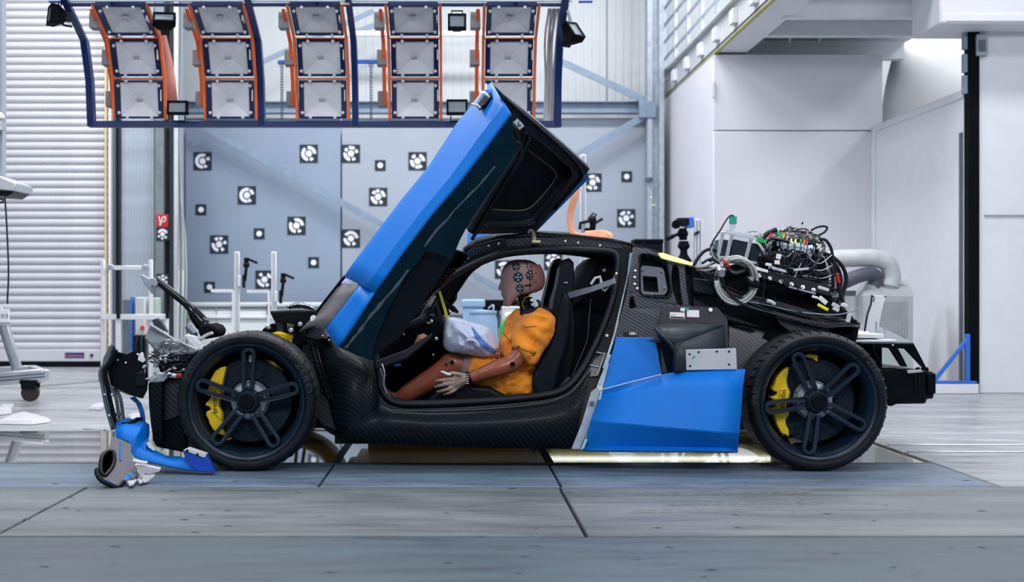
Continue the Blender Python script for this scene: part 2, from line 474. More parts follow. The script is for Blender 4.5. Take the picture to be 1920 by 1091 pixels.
# ================================================================ LEFT END: shutter, column, cladding
YW = 14.9
wl = struct(MB().box2((-9.5, YW, -.03), (-3.25, YW + .15, 6.2)).build('wall_left', m_greywall2, smooth=0))
YD = 14.72
door = struct(MB().box2((-9.0, YD + .03, 0), (P(205, 0, YD).x, YD + .05, 5.6)).build('door_1', m_steel_d, smooth=0))
pitch = 14.45 * YD / F
x0, x1 = P(-560, 0, YD).x, P(203, 0, YD).x
z = P(0, 655, YD).z
prof = [(0, 0), (-.006, .004), (-.020, pitch * .18), (-.026, pitch * .42), (-.022, pitch * .66), (-.008, pitch * .90), (0, pitch * .96)]
sl0 = MB().grid([[(x0, YD + .03 + a, z + b) for a, b in prof], [(x1, YD + .03 + a, z + b) for a, b in prof]]).build('slat', m_slat, door, smooth=60)
for i in range(1, 53): share(sl0, door, (0, 0, pitch * i), 'slat')
zb = P(0, 677.5, YD).z
MB().box2((x0, YD - .01, zb), (x1, YD + .03, z)).build('bottom_bar', m_slat, door, bevel=.008)
MB().box2((x0, YD + .005, .0), (x1, YD + .028, zb)).build('door_seal_or_gap', m_black, door)  # black strip standing in for the dark gap under the shutter
pp0 = P(122, 671, YD - .012); pp1 = P(158, 661, YD - .012)
MB().box2(pp0 - V((0, .004, 0)), pp1).build('maker_plate', M('plate_blue', (.03, .03, .22), .5), door)
lettering('plate_lettering', 'HÖRMANN', M('plate_orange', (.85, .30, .04), .5), door, lambda x, y: pp0 + V((.012 + x, -.006, .014 + y * .8)), .20)
MB().cyl(P(172, 666, YD - .01), P(172, 666, YD - .03), .018, n=12).build('door_lock', m_black, door)
MB().box2(P(196, 690, YD - .03), P(202, -120, YD + .01)).build('yellow_strip', M('strip_yellow', (.80, .62, .32), .6), door)
MB().box2(P(203, 690, YD - .10), P(214, -120, YD + .08)).build('door_guide', m_white2, door, bevel=.01)
MB().box2(P(214, 690, YD - .02), P(219, -120, YD + .1)).build('door_guide', m_greywall2, door)
MB().box2(P(219, 690, YD), P(227, -120, YD + .1)).build('door_gap', m_black, door)
# corrugated cladding
cl = struct(MB().box2(P(227, 690, YW - .02), P(290, -120, YW + .02)).build('trim_2', m_greywall2, smooth=0))
rb = None
for i in range(13):
    x = P(228.5 + i * 4.75, 0, YW).x
    q = [(x, YW - .02, 0), (x + .008, YW - .034, 0), (x + .021, YW - .034, 0), (x + .029, YW - .02, 0)]
    if rb is None:
        xb = x; rb = MB().prism(q, (0, 0, 5.2)).build('cladding_rib', M('cladding', (.50, .57, .63), .4, metal=.15, var=.1), cl, smooth=0)
    else: share(rb, cl, (x - xb, 0, 0), 'cladding_rib')
# steel column with its fire hose sign
YC = 14.6
col = struct(MB().box2(P(290, 690, YC), P(318, -120, YC + .3)).build('trim_3', m_steel_d, bevel=.006))
col.data.materials[0] = M('column_steel', (.20, .23, .25), .5, metal=.3, var=.15)
MB().box2(P(318, 690, YC + .05), P(326, -120, YC + .3)).build('column_gap', m_black, col)
for px in (328, 332):
    MB().cyl(P(px, 690, YC), P(px, -120, YC), .014, n=10).build('conduit', m_alu_w, col)
# plastic sheeting hanging by the column
rows = []
for k in range(13):
    t = k / 12
    rows.append([P(334 + (4 + 3 * math.sin(k * .9)) * j / 6 * (1.4 if k > 7 else 1) - (k > 8) * (k - 8) * .5 * (1 - j / 6) + (12 * t * t * j / 6), -60 + 755 * t, 14.5 + .05 * math.sin(j * 2.1 + k * .4)) for j in range(7)])
sh = tag(MB().grid(rows).build('plastic_sheet', m_trans, solid=.004), 'pale folded plastic sheeting hanging beside the dark steel column', 'sheeting')
sign = tag(MB().box2(P(293, 426, YC - .012), P(316, 402, YC - .001)).build('fire_sign', m_red, bevel=.002), 'red fire hose sign on the steel column', 'sign')
ys = YC - .0145
MB().tube(spline([P(299, 422, ys), P(303, 415, ys), P(305, 408, ys), P(310, 407, ys), P(310, 413, ys), P(306, 417, ys)], 4), .008, 6).build('hose_symbol', m_white2, sign)
MB().tube([P(298, 405, ys), P(299, 412, ys), P(302, 422, ys)], .007, 6).build('hose_symbol', m_white2, sign)

# ================================================================ BACK WALL
YB = 16.5
wb = struct(MB().box2((-3.6, YB, -.03), (9, YB + .2, 6.4)).build('wall_back', m_cream, smooth=0))
xr = None
for i in range(46):                                     # raised ribs of the sandwich panels
    x = -1.9 + i * .105
    if rb and xr is None:
        xr = x; rp = MB().prism([(x, YB, 3.35), (x + .01, YB - .006, 3.35), (x + .05, YB - .006, 3.35), (x + .06, YB, 3.35)], (0, 0, 2.6)).build('panel_rib', m_cream, wb, smooth=0)
    else: share(rp, wb, (x - xr, 0, 0), 'panel_rib')
for px in (905, 1137):
    MB().box2(P(px, 190, YB - .012), P(px + 1.5, -150, YB)).build('panel_joint', m_steel_d, wb, smooth=0)
# two measuring panels
YP = 16.1
def wallpanel(a, b, y0, y1, mat, label):
    o = MB().box2(P(a, y1, YP), P(b, y0, YP + .04)).build('measuring_panel', mat, bevel=.01)
    return tag(o, label, 'panel', 'measuring panels on the back wall')
wallpanel(347, 639, 222, 588, m_greywall, 'large blue-grey measuring panel between the steel column and the raised car door')
wallpanel(641, 1232, 222, 590, m_greywall2, 'widest pale grey measuring panel behind the raised door and cabin')
# steelwork in front of the panels
YS = 15.85
st = struct(MB().box2(P(1214, 700, YS), P(1218, -150, YS + .22)).box2(P(1236, 700, YS), P(1240, -150, YS + .22)).box2(P(1218, 700, YS + .09), P(1236, -150, YS + .13)).build('trim_4', m_steel, smooth=0))
MB().box2(P(330, 191, YS + .08), P(1216, 193.5, YS + .26)).box2(P(330, 211, YS + .08), P(1216, 214, YS + .26)).box2(P(330, 193, YS + .16), P(1216, 212, YS + .19)).build('cross_beam', m_brace, st, smooth=0)
for a, b in (((372, 232), (735, 432)), ((735, 432), (1010, 583)), ((1040, 110), (1214, 190)), ((1214, 214), (1000, 340)), ((1000, 340), (560, 590)), ((660, 62), (780, 20)), ((440, 140), (700, 20))):
    MB().bar(P(*a, YS + .04), P(*b, YS + .04), .025, .085 if a[1] > 200 or a[0] > 1000 else .06, up=(0, 0, 1)).build('brace', m_brace, st)
MB().bar(P(650, 63, YS), P(920, 63, YS), .06, .06).build('rail_pipe', m_white2, st)
MB().box(P(1214, 205, YS), (.22, .05, .22)).build('gusset', m_brace, st, bevel=.01)
for x, y in ((1221, 370), (1223, 384), (1226, 384)):
    MB().box(P(x, y, YS - .004), (.028, .006, .022)).build('note', m_yelp, st)
MB().box(P(1214, 337, YS - .03), (.06, .06, .05)).box(P(1222, 336, YS - .03), (.035, .08, .035)).build('sensor_clip', m_steel_d, st)
# low pale barrier with black handles at the foot of the wall
Yb = 15.4
ba = thing('barrier', 'long milky white barrier with black handles at the foot of the grey panel', 'barrier', (-2.2, Yb, 0))
prof = [(0, .0), (0, .62), (.03, .68), (.10, .72), (.35, .72), (.35, 0)]
xa, xb2 = P(352, 0, Yb).x, P(640, 0, Yb).x
MB().grid([[(xa, Yb + a, b * 1.0) for a, b in prof], [(xb2, Yb + a, b) for a, b in prof]], cap=True).build('body', m_trans, ba)
MB().box2((xa, Yb - .03, .56), (xb2, Yb, .60)).build('rim', m_white2, ba, bevel=.01)
MB().box2((xa - .02, Yb - .02, .70), (xb2, Yb + .36, .76)).build('lid', m_trans, ba, bevel=.02)
for px in (437, 503):
    MB().tube([P(px + 4, 570, Yb), P(px - 1, 571, Yb - .06), P(px - 1, 590, Yb - .06), P(px + 4, 591, Yb)], .014, 6).build('handle', m_black, ba)
MB().box2(P(405, 690, Yb - .006), P(407, 575, Yb + .01)).build('joint', m_greywall2, ba)

# ================================================================ RIGHT SIDE: cabin, gallery, partition, white door
YF = 13.3
cb = thing('cabin', 'tall white panelled cabin standing under the gallery', 'cabin', (P(1500, 0, YF).x, YF, 0))
xl, xrr = P(1338, 0, YF).x, P(1655, 0, YF).x
MB().box2((xl, YF, 0), (xrr, YF + .05, P(0, 246, YF).z)).build('front_panel', m_white, cb, bevel=.006)
MB().box2((xl, YF, P(0, 244, YF).z), (xrr, YF + .05, P(0, 102, YF).z)).build('upper_panel', m_white, cb, bevel=.006)
MB().box2((xl, YF + .05, 0), (xl + .05, YF + 3.1, P(0, 102, YF).z)).build('side_panel', m_white, cb, bevel=.006)
MB().box2((xl, YF + .02, P(0, 102, YF).z - .05), (xrr, YF + 3.1, P(0, 102, YF).z - .01)).build('top_panel', m_white, cb)
MB().box2((xrr - .05, YF + .05, 0), (xrr, YF + 3.1, P(0, 102, YF).z)).build('side_panel', m_white, cb)
MB().box2(P(1335, 182, YF - .02), P(1340, 152, YF)).build('hinge', m_alu_w, cb, bevel=.004)
# gallery
gx, gz = 2.77, P(0, 97, YF).z
ga = thing('gallery', 'overhead steel gallery with pale edge beam and railing', 'gallery', (gx, 13, gz))
MB().box2((gx, 10.3, gz), (gx + .02, YB - .02, gz + .30)).box2((gx - .06, 10.3, gz + .28), (gx + .1, YB - .02, gz + .31)).build('edge_beam', m_cream, ga, smooth=0)
MB().box2((gx, 10.3, gz - .004), (gx + .36, YB - .02, gz + .02)).build('beam_flange', m_white2, ga, smooth=0)
MB().box2((gx + .005, 10.3, gz - .02), (gx + .045, YB - .02, gz - .003)).build('yellow_edge_strip', M('lime_strip', (.42, .45, .16), .6), ga, smooth=0)
MB().box2((gx + .1, 10.4, gz + .20), (5.0, YB - .02, gz + .26)).build('deck', M('deck_underside', (.50, .54, .56), .6), ga, smooth=0)
for y, h in ((11.55, .22), (12.75, .14), (13.7, .2)):
    MB().box2((gx + .3, y, gz + .20 - h), (4.95, y + .12, gz + .20)).build('cross_beam', m_white2, ga, smooth=0)
for x in (1484, 1540):
    MB().bar(P(x, 60, 13.0), P(x - 5, 82, 13.4), .02, .02).build('hanger', m_alu_w, ga)
for i in range(8):
    y = 10.5 + i * .82
    MB().box2((gx - .055, y, gz + .06), (gx, y + .16, gz + .20)).build('bracket', m_white2, ga, bevel=.005)
    MB().box2((gx - .03, y + .05, gz + .28), (gx + .01, y + .10, gz + 1.45)).build('railing_post', m_steel, ga)
for k in range(5):
    MB().box2((gx - .02, 10.3, gz + .48 + k * .22), (gx + .005, YB - .05, gz + .505 + k * .22)).build('railing_bar', m_steel, ga)
# partition running back from the white door
xp = 4.48
wr = struct(MB().box2((xp, 10.95, 0), (xp + .05, 13.28, 2.60)).build('wall_right', m_white2, smooth=0))
MB().box2((xp - .02, 10.95, 2.58), (xp + .06, 13.30, 2.65)).build('top_rail', m_white2, wr, bevel=.01)
MB().box2((xp - .03, 13.22, 0), (xp + .04, 13.30, 2.62)).build('end_post', m_white2, wr, bevel=.01)
MB().box2((xp - .012, 10.97, 0), (xp, 11.03, 2.28)).build('edge_strip', m_steel_d, wr)
# curved tarpaulin above the partition
rows = []
for k in range(11):
    t = k / 10
    rows.append([P(1652 + 55 * t ** 2.2 + (190 - 45 * t ** 2.2) * j / 8, 262 - 235 * t, 13.9 - 1.2 * (j / 8) + .25 * t) for j in range(9)])
tag(MB().grid(rows).build('tarpaulin', M('tarpaulin', (.66, .68, .68), .6, var=.05, scale=2), solid=.01, smooth=180), 'curved white tarpaulin hanging above the sloping partition', 'tarpaulin')
# white door
YR = 10.8
d2 = struct(MB().box2(P(1829, 737, YR), P(2150, 52, YR + .06)).build('door_2', m_white2, bevel=.006))
MB().box2(P(1829, 56, YR - .05), P(2150, 36, YR + .06)).build('header_rail', m_white2, d2, bevel=.01)
MB().box2(P(1762, 44, YR - .35), P(2150, -60, YR + .3)).build('header_box', m_white, d2, bevel=.02)
MB().box2(P(1775, 40, YR - .36), P(2150, 26, YR - .34)).build('header_strip', m_white2, d2, bevel=.006)
MB().box2(P(1816, 737, YR - .02), P(1828, 56, YR + .08)).build('door_seal_or_gap', m_blackm, d2, bevel=.006)
MB().box2(P(1832, 104, YR - .05), P(1848, 66, YR)).build('latch', m_greywall2, d2, bevel=.008)
MB().box2(P(1836, 96, YR - .06), P(1846, 76, YR - .04)).build('latch_slot', m_steel_d, d2)
MB().box2(P(1846, 405, YR - .012), P(2150, 402.5, YR)).build('panel_joint', m_greywall2, d2)
for y in (60, 103, 143):
    MB().box2(P(1807, y + 32, YR), P(1818, y, YR + .05)).build('seal_block', m_greywall, d2)
# blue floor stay beside the white door
bs = thing('floor_stay', 'blue triangular steel stay on the floor against the partition', 'stay', (4.1, 10.7, 0))
MB().bar(P(1814, 728, 10.75), P(1814, 626, 10.75), .035, .035).build('upright', m_blue_b, bs, bevel=.003)
MB().bar(P(1812, 638, 10.75), P(1753, 712, 10.75), .03, .03).build('diagonal', m_blue_b, bs, bevel=.003)
MB().box2(P(1754, 738, 10.72), P(1830, 719, 10.78)).build('base_plate', m_white2, bs, bevel=.003)
MB().bar(P(1750, 716, 10.74), P(1830, 717, 10.74), .04, .025).build('foot_bar', m_blue_b, bs, bevel=.003)

# ================================================================ TARGETS
def target(px, py, hs, segs, label, Y=YP, group='round target markers on the back wall'):
    c = P(px, py, Y - .006); k = Y / F
    o = MB().box(c, (2 * hs * k, .008, 2 * hs * k)).build('target_marker', m_target, bevel=.001, seg=1)
    tag(o, label, 'marker', group)
    yy = V((0, -.0055, 0))
    dr = hs * (.34 if segs else .52)
    MB().disc(c + yy, (0, 1, 0), dr * k, n=20, t=.002).build('dot', m_dot, o)
    for a0, a1 in segs:
        m = MB(); n = max(2, int((a1 - a0) / 12)); A = []; B = []
        for i in range(n + 1):
            t = R(a0 + (a1 - a0) * i / n); e = V((math.cos(t), 0, math.sin(t)))
            A.append(c + yy + e * (hs * .48 * k)); B.append(c + yy + e * (hs * .83 * k))
        m.grid([A, B]).build('ring_segment', m_dot, o, smooth=0)
    return o
T = target
T(380, 302, 17, [(65, 275), (8, 38), (285, 312)], 'ring target with a C-shaped arc beside the steel column on the blue-grey panel')
T(579, 288, 17, [(0, 100), (125, 262), (280, 312)], 'ring target alone above the diagonal brace on the blue-grey panel')
T(658, 288, 17, [(55, 108), (125, 155), (8, 38), (172, 262), (282, 312)], 'ring target at the top corner of the pale panel beside the panel joint')
T(783, 302, 17, [(112, 148), (0, 72), (170, 238), (250, 312)], 'ring target touching the raised blue door near its upper edge')
T(463, 366, 17, [(72, 275), (8, 60), (282, 312)], 'ring target in the middle of the blue-grey panel below the brace')
T(709, 369, 17, [(78, 108), (118, 150), (0, 62), (178, 262), (284, 312)], 'ring target just above the brace end beside the raised door')
T(411, 458, 17, [(58, 88), (100, 132), (2, 32), (170, 262), (288, 318)], 'ring target on the blue-grey panel above the taller bare post')
T(556, 423, 17, [(2, 108), (150, 262), (284, 314)], 'ring target with a quarter arc in the middle right of the blue-grey panel')
T(658, 447, 17, [(2, 150), (178, 262), (284, 314)], 'ring target on the pale panel directly under the diagonal brace')
T(496, 524, 17, [(112, 142), (180, 268), (282, 312), (15, 62)], 'ring target low on the panel partly hidden by the second camera post')
T(1111, 342, 17, [(68, 122), (2, 55), (215, 265), (284, 314)], 'ring target beside the lowest corner of the raised door window')
T(1174, 409, 17, [(100, 150), (52, 80), (2, 30), (170, 258), (288, 318)], 'ring target above the rear roof near the grey column')
T(1037, 489, 17, [(60, 105), (118, 160), (15, 45), (190, 262), (290, 318)], 'ring target seen through the cabin above the headrests')
T(945, 505, 17, [(65, 140), (180, 260)], 'ring target seen through the cabin behind the dummy forehead')
T(305, 439, 12, [(15, 160), (195, 225), (250, 280), (300, 330)], 'small ring target under the red sign on the steel column', YC, 'round target markers on the steel column')
T(305, 525, 12, [(20, 50), (70, 105), (125, 160), (180, 225), (255, 290), (315, 345)], 'small ring target low on the steel column behind the broken strut', YC, 'round target markers on the steel column')
T(713, 310, 10, [], 'small plain dot target below the first two ring targets of the pale panel')
T(377, 393, 10, [], 'small plain dot target under the C-shaped ring target by the column')
T(486, 438, 10, [], 'small plain dot target in the middle of the blue-grey panel')
T(588, 492, 10, [], 'small plain dot target on the blue-grey panel next to the raised door')
T(393, 538, 10, [], 'small plain dot target lowest on the blue-grey panel by a short white bar')
T(1175, 331, 10, [], 'small plain dot target above the rear roof on the pale panel')
# ================================================================ OVERHEAD LAMP RIG
def rigY(py):
    for (a, ya), (b, yb) in (((-80, 7.95), (5, 8.41)), ((5, 8.41), (75, 8.82)), ((75, 8.82), (150, 8.95)), ((150, 8.95), (240, 9.0))):
        if py <= b: return ya + (yb - ya) * (py - a) / (b - a)
    return 9.0
def rp(px, py, dy=0.0):
    """px is read at the rig's lower edge: the point at the same X on the curved rig, at image height py"""
    Y = rigY(py); x = (px - CX) * 9.0 / F
    p = P(850, py, Y)
    return V((x, Y + dy, p.z))
rig = thing('lamp_rig', 'overhead blue steel rig with five orange-railed columns of square test lamps', 'lamp rig', (-.9, 8.8, 2.1))
def rigbar(pts, w, d, name='frame_bar', mat=None, dy=0.0, n=None):
    m = MB(); rows = []
    for px, py in pts:
        p = rp(px, py, dy); h = w * 9.0 / F / 2
        rows.append([p + V((-h, 0, 0)), p + V((h, 0, 0)), p + V((h, d, 0)), p + V((-h, d, 0))])
    return m.grid(rows, cu=True, cap=True).build(name, mat or m_blue_d, rig, bevel=.004, seg=1, smooth=20)
YL = [-8, 5, 40, 75, 112, 150, 190, 236]
rigbar([(169, y) for y in YL], 12, .09)
rigbar([(1046, y) for y in YL], 13, .09)
rigbar([(490, y) for y in YL], 11, .09)
rigbar([(666, y) for y in YL], 11, .09)
MB().box2(rp(163, 237), rp(1053, 226) + V((0, .09, 0))).build('frame_bar', m_blue_d, rig, bevel=.004, seg=1)
a = rp(163, 10); b = rp(1053, 2)
MB().box2(a, b + V((0, .09, 0))).build('frame_bar', m_blue_d, rig, bevel=.004, seg=1)
MB().box2(rp(158, 1) + V((0, .02, 0)), rp(1058, -4) + V((0, .07, 0))).build('cable_tray', m_steel, rig)
MB().box(rp(660, 6.5) + V((0, -.004, 0)), (.06, .006, .02)).build('maker_plate', M('plate_beige', (.6, .52, .3), .5), rig)
for x in (153, 1082):
    MB().box2(rp(x - 12, 3), rp(x + 12, 0) + V((0, .06, 0))).build('mount_foot', m_blue_b, rig)
# hangers reaching up out of the picture
for x in (250, 610, 960):
    MB().cyl(rp(x, 2, .05), rp(x, 2, .05) + V((0, 0, 2.2)), .02, n=8).build('hanger_rod', m_steel, rig)
m_lampf = M('lamp_navy', (.006, .020, .080), .4, var=.1)
ROW = ((12, 68), (76, 144), (151, 223))
for ci, cx in enumerate((214, 384, 556, 729, 903)):
    w = 100
    for side in (2, w - 2):
        rigbar([(cx + side, y) for y in (10, 40, 74, 112, 147, 190, 225)], 5, .05, 'rail', m_orange, -.03)
    rigbar([(cx - 9, y) for y in (10, 40, 74, 112, 147, 195)], 7, .03, 'rear_rail', m_orange, .10)
    for y0, y1 in ((16, 44), (87, 116), (166, 195)):
        c = (rp(cx - 13, y0, .16) + rp(cx - 13, y1, .16)) / 2
        MB().box(c, (.07, .10, .115)).build('ballast_box', M('ballast_grey', (.22, .23, .24), .5) if ci == 0 and y0 == 16 else bpy.data.materials['ballast_grey'], rig, bevel=.006)
    for y0, y1 in ROW:
        A, B, Cc, D = rp(cx + 6, y0, -.02), rp(cx + 94, y0, -.02), rp(cx + 94, y1, -.02), rp(cx + 6, y1, -.02)
        nrm = (B - A).cross(D - A).normalized()
        if nrm.y > 0: nrm = -nrm
        back = -nrm
        def q(u, v, d=0.0): return (A * (1 - u) + B * u) * (1 - v) + (D * (1 - u) + Cc * u) * v + back * d
        hs = MB().prism([q(0, 0), q(1, 0), q(1, 1), q(0, 1)], back * .05, [[q(.10, .05), q(.10, .95), q(.90, .95), q(.90, .05)]])
        hs.grid([[q(.10, .05, .03), q(.90, .05, .03), q(.90, .95, .03), q(.10, .95, .03)], [q(.36, .38, .15), q(.64, .38, .15), q(.64, .62, .15), q(.36, .62, .15)]], cu=True)
        lamp = hs.build('lamp', m_lampf, rig, smooth=0)
        MB().grid([[q(.105, .055, .012), q(.895, .055, .012), q(.895, .945, .012), q(.105, .945, .012)], [q(.43, .43, .042), q(.57, .43, .042), q(.57, .57, .042), q(.43, .57, .042)]], cu=True).face([q(.43, .43, .042), q(.57, .43, .042), q(.57, .57, .042), q(.43, .57, .042)]).build('reflector', m_refl, lamp, smooth=0)
        MB().cyl(q(.46, .5, .034), q(.54, .5, .034), .012, n=8).ball(q(.45, .5, .034), .014, 8, 6).build('bulb', m_refl2, lamp)
        bo = None
        for u, v in ((.07, .15), (.93, .15), (.07, .85), (.93, .85), (.24, .03), (.76, .03), (.24, .97), (.76, .97)):
            if bo is None:
                u0 = q(u, v, -.006); bo = MB().ball(u0, .0125, 8, 5).build('bolt', m_white2, lamp)
            else: share(bo, lamp, q(u, v, -.006) - u0, 'bolt')
        MB().box2(q(.965, .25, -.012), q(.985, .55, -.006)).build('handle', m_white2, lamp)
    for ya in (72, 147.5):
        MB().bar(rp(cx + 2, ya, .0), rp(cx + 98, ya, .0), .03, .008).build('cross_rail', m_orange, rig)
rows = [[rp(310 - (1 - t) * 14, 20 + 168 * t, .06), rp(329 - (1 - t) * 10, 20 + 168 * t, .10)] for t in (0, .25, .5, .75, 1)]
MB().grid(rows).build('side_plate', m_pink, rig, solid=.006)
# hoses at the end of the rig
for k in range(5):
    x = 1020 + k * 4.5
    MB().tube(spline([rp(x, 8, .1), rp(x + 3 * math.sin(k * 2), 70, .12), rp(x + 4 - k, 150, .10), rp(x + 2 * math.cos(k), 225, .08), rp(1028 - k, 236, .05)], 5), .008 + .003 * (k % 2), 6).build('hose', m_trans if k % 2 else m_hose, rig)
# chains
for x, y in ((525, 107), (694, 106)):
    MB().box(rp(x, y, .2), (.20 if x > 600 else .05, .03, .025)).build('hook_arm', m_blue_b, rig)
    MB().ball(rp(x, y + 7, .2), .018, 8, 6).build('hook', m_white2, rig)
    lk = None
    for i in range(21):
        c = rp(x, y + 13, .2) - V((0, 0, i * .0205))
        if lk is None:
            c0 = c
            lk = MB().tube([c + V((math.cos(t) * .008, 0, math.sin(t) * .013)) for t in [k * math.pi / 4 for k in range(8)]], .0032, 5, closed=True).build('chain_link', m_steel_d, rig)
        else: share(lk, rig, c - c0, 'chain_link')
# floodlights clipped to the rig
def flood(c, w, h, yaw, pitch, label, mount):
    t = thing('floodlight', label, 'floodlight', c, 'small floodlights on the rig')
    rot = Matrix.Rotation(R(yaw), 3, 'Z') @ Matrix.Rotation(R(pitch), 3, 'X')
    c = V(c)
    def q(x, y, z): return c + rot @ V((x, y, z))
    def bx(m, a, b):
        m.box((q(*a) + q(*b)) / 2, [abs(b[i] - a[i]) for i in range(3)], rot); return m
    m = MB(); e = .014
    bx(m, (-w / 2, -.02, -h / 2), (-w / 2 + e, .03, h / 2)); bx(m, (w / 2 - e, -.02, -h / 2), (w / 2, .03, h / 2))
    bx(m, (-w / 2, -.02, h / 2 - e), (w / 2, .03, h / 2)); bx(m, (-w / 2, -.02, -h / 2), (w / 2, .03, -h / 2 + e))
    m.grid([[q(-w / 2, .03, -h / 2), q(w / 2, .03, -h / 2), q(w / 2, .03, h / 2), q(-w / 2, .03, h / 2)], [q(-w / 4, .09, -h / 4), q(w / 4, .09, -h / 4), q(w / 4, .09, h / 4), q(-w / 4, .09, h / 4)]], cu=True, cap=True)
    m.build('housing', m_blackm, t, smooth=20)
    bx(MB(), (-w / 2 + e, -.012, -h / 2 + e), (w / 2 - e, -.006, h / 2 - e)).build('glass', m_reflw, t)
    MB().tube([q(-w * .3, .05, -h / 2), q(-w * .3, .04, -h / 2 - .04), q(w * .3, .04, -h / 2 - .04), q(w * .3, .05, -h / 2)] if mount < 0 else [q(-w * .3, .05, h / 2), q(-w * .3, .04, h / 2 + .04), q(w * .3, .04, h / 2 + .04), q(w * .3, .05, h / 2)], .006, 6).build('bracket', m_blackm, t)
    MB().box(q(0, .1, 0), (.06, .06, .05), rot).build('terminal_box', m_black, t, bevel=.005)
flood(P(308, 35, 8.42), .15, .085, 8, -35, 'small floodlight tilted over the salmon plate at the top of the rig', 1)
flood(P(333, 202, 8.85), .145, .095, 0, -4, 'small floodlight on the bottom bar beside the first lamp column', -1)
flood(P(857, 41, 8.45), .125, .105, 0, -8, 'small floodlight at the top between the fourth and fifth lamp columns', 1)
flood(P(857, 201, 8.85), .15, .105, 0, -4, 'small floodlight on the bottom bar between the fourth and fifth lamp columns', -1)
flood(P(97, 28, 8.45), .13, .13, -62, -6, 'small floodlight turned sideways outside the sloping end bar of the rig', 1)
flood(P(1077, 58, 8.6), .10, .15, 35, -40, 'small floodlight hanging outside the hose end of the rig', 1)
MB().tube([P(1066, 2, 8.5), P(1065, 20, 8.5), P(1070, 40, 8.58)], .012, 8).build('bracket_arm', m_white2, rig)
MB().tube([P(108, 40, 8.5), P(122, 48, 8.5), P(135, 50, 8.5)], .008, 6).build('bracket_arm', m_black, rig)

# ================================================================ EQUIPMENT BEHIND THE CAR
# aluminium frame with electrical box
Yq = 11.6
af = thing('guard_frame', 'bare aluminium profile frame standing in front of the shutter edge', 'frame', P(255, 700, Yq))
def prof(name, a, b, w, parent, mat=None, h=None):
    return MB().bar(a, b, w, h or w).build(name, mat or m_alu_w, parent, bevel=.004, seg=1)
for px in (193, 283):
    prof('upright', P(px, 722, Yq), P(px, 487, Yq), .035, af)
prof('upright', P(312, 722, Yq - .05), P(312, 595, Yq - .05), .04, af); prof('upright', P(222, 722, Yq - .05), P(222, 595, Yq - .05), .045, af)
prof('handrail', P(190, 594, Yq - .06), P(315, 594, Yq - .06), .05, af)
prof('cross_bar', P(200, 502, Yq), P(282, 502, Yq), .04, af)
for px in (222, 314):
    MB().box(P(px, 592, Yq - .09), (.03, .02, .05)).build('corner_joint', m_black, af)
for px in (207, 273):
    MB().box(P(px, 501, Yq - .03), (.06, .03, .05)).build('clamp', m_steel, af, bevel=.008)
eb = thing('control_box', 'white electrical control box with red button and blue side', 'control box', P(270, 628, 12.4))
MB().box2(P(253, 629, 12.4), P(281, 557, 12.6)).build('body', m_cream, eb, bevel=.01)
MB().box2(P(247.5, 665, 12.42), P(253, 557, 12.6)).build('side', m_blue_b, eb)
MB().box2(P(281, 593, 12.45), P(302, 558, 12.6)).build('side_box', M('pale_green', (.42, .52, .42), .5), eb, bevel=.01)
MB().cyl(P(267, 615, 12.4), P(267, 615, 12.35), .022, n=14).build('button', m_red, eb)
MB().box2(P(252, 716, 12.45), P(278, 629, 12.58)).build('leg', m_black, eb)
for k in range(3):
    MB().tube(spline([P(258 + 7 * k, 628, 12.4), P(255 + 9 * k, 650, 12.38), P(262 + 5 * k, 690, 12.4)], 4), .014, 6).build('cable', m_cable, eb)
MB().box2(P(230, 700, 13.6), P(248, 562, 13.9)).build('dark_cabinet', m_steel_d).__setitem__('label', 'narrow dark cabinet behind the control box')
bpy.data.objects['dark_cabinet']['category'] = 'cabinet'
# two camera posts
def post(px, top, label, Yz=11.2, bot=725, cam_at=None, flip=1):
    t = thing('camera_post', label, 'post', P(px, bot, Yz), 'aluminium camera posts')
    prof('mast', P(px - 1.2, bot, Yz), P(px - 1.2, top, Yz), .045, t)
    for dx in (-2.8, .3): MB().box2(P(px + dx - .5, bot, Yz - .026), P(px + dx + .5, top + 2, Yz - .022)).build('slot', m_greywall, t)
    MB().box(P(px, bot - 3, Yz), (.3, .3, .03)).build('foot', m_alu_w, t, bevel=.005)
    if cam_at:
        y = cam_at
        MB().box2(P(px - 1, y + 10, Yz - .06), P(px + 7, y - 10, Yz - .02)).build('slider', m_alu_w, t, bevel=.005)
        MB().box2(P(px + 8, y + 13, Yz - .06), P(px + 15, y - 12, Yz + .02)).build('clamp', m_black, t, bevel=.008)
        MB().ball(P(px + 16, y - 30, Yz - .03), .03, 10, 8).cyl(P(px + 16, y - 28, Yz - .03), P(px + 13, y, Yz - .03), .014, n=8).build('ball_head', m_black, t)
        MB().cyl(P(px + 16, y - 44, Yz - .03), P(px + 16, y - 34, Yz - .03), .022, n=10).cyl(P(px + 18, y - 42, Yz - .05), P(px + 36, y - 34, Yz - .08), .012, n=8).build('pan_handle', m_black, t)
    return t
post(446, 472, 'aluminium camera post standing left of its twin before the grey panel', cam_at=527)
post(515, 472, 'aluminium camera post standing right of its twin before the grey panel', cam_at=556)
for a, b, y in ((396, 437, 545), (463, 504, 546)):
    t = tag(MB().bar(P(a, y, 11.6), P(b, y, 11.6), .025, .03).bar(P(b, y, 11.6), V((P(b, y, 11.6).x, 11.6, 0)), .02, .02).build('target_bar', m_white2), 'thin white bar reaching out from the camera post at pixel column %d' % a, 'bar')
    t['label'] = 'thin white measuring bar beside the lowest dot target' if a < 420 else 'thin white measuring bar between the two camera posts'
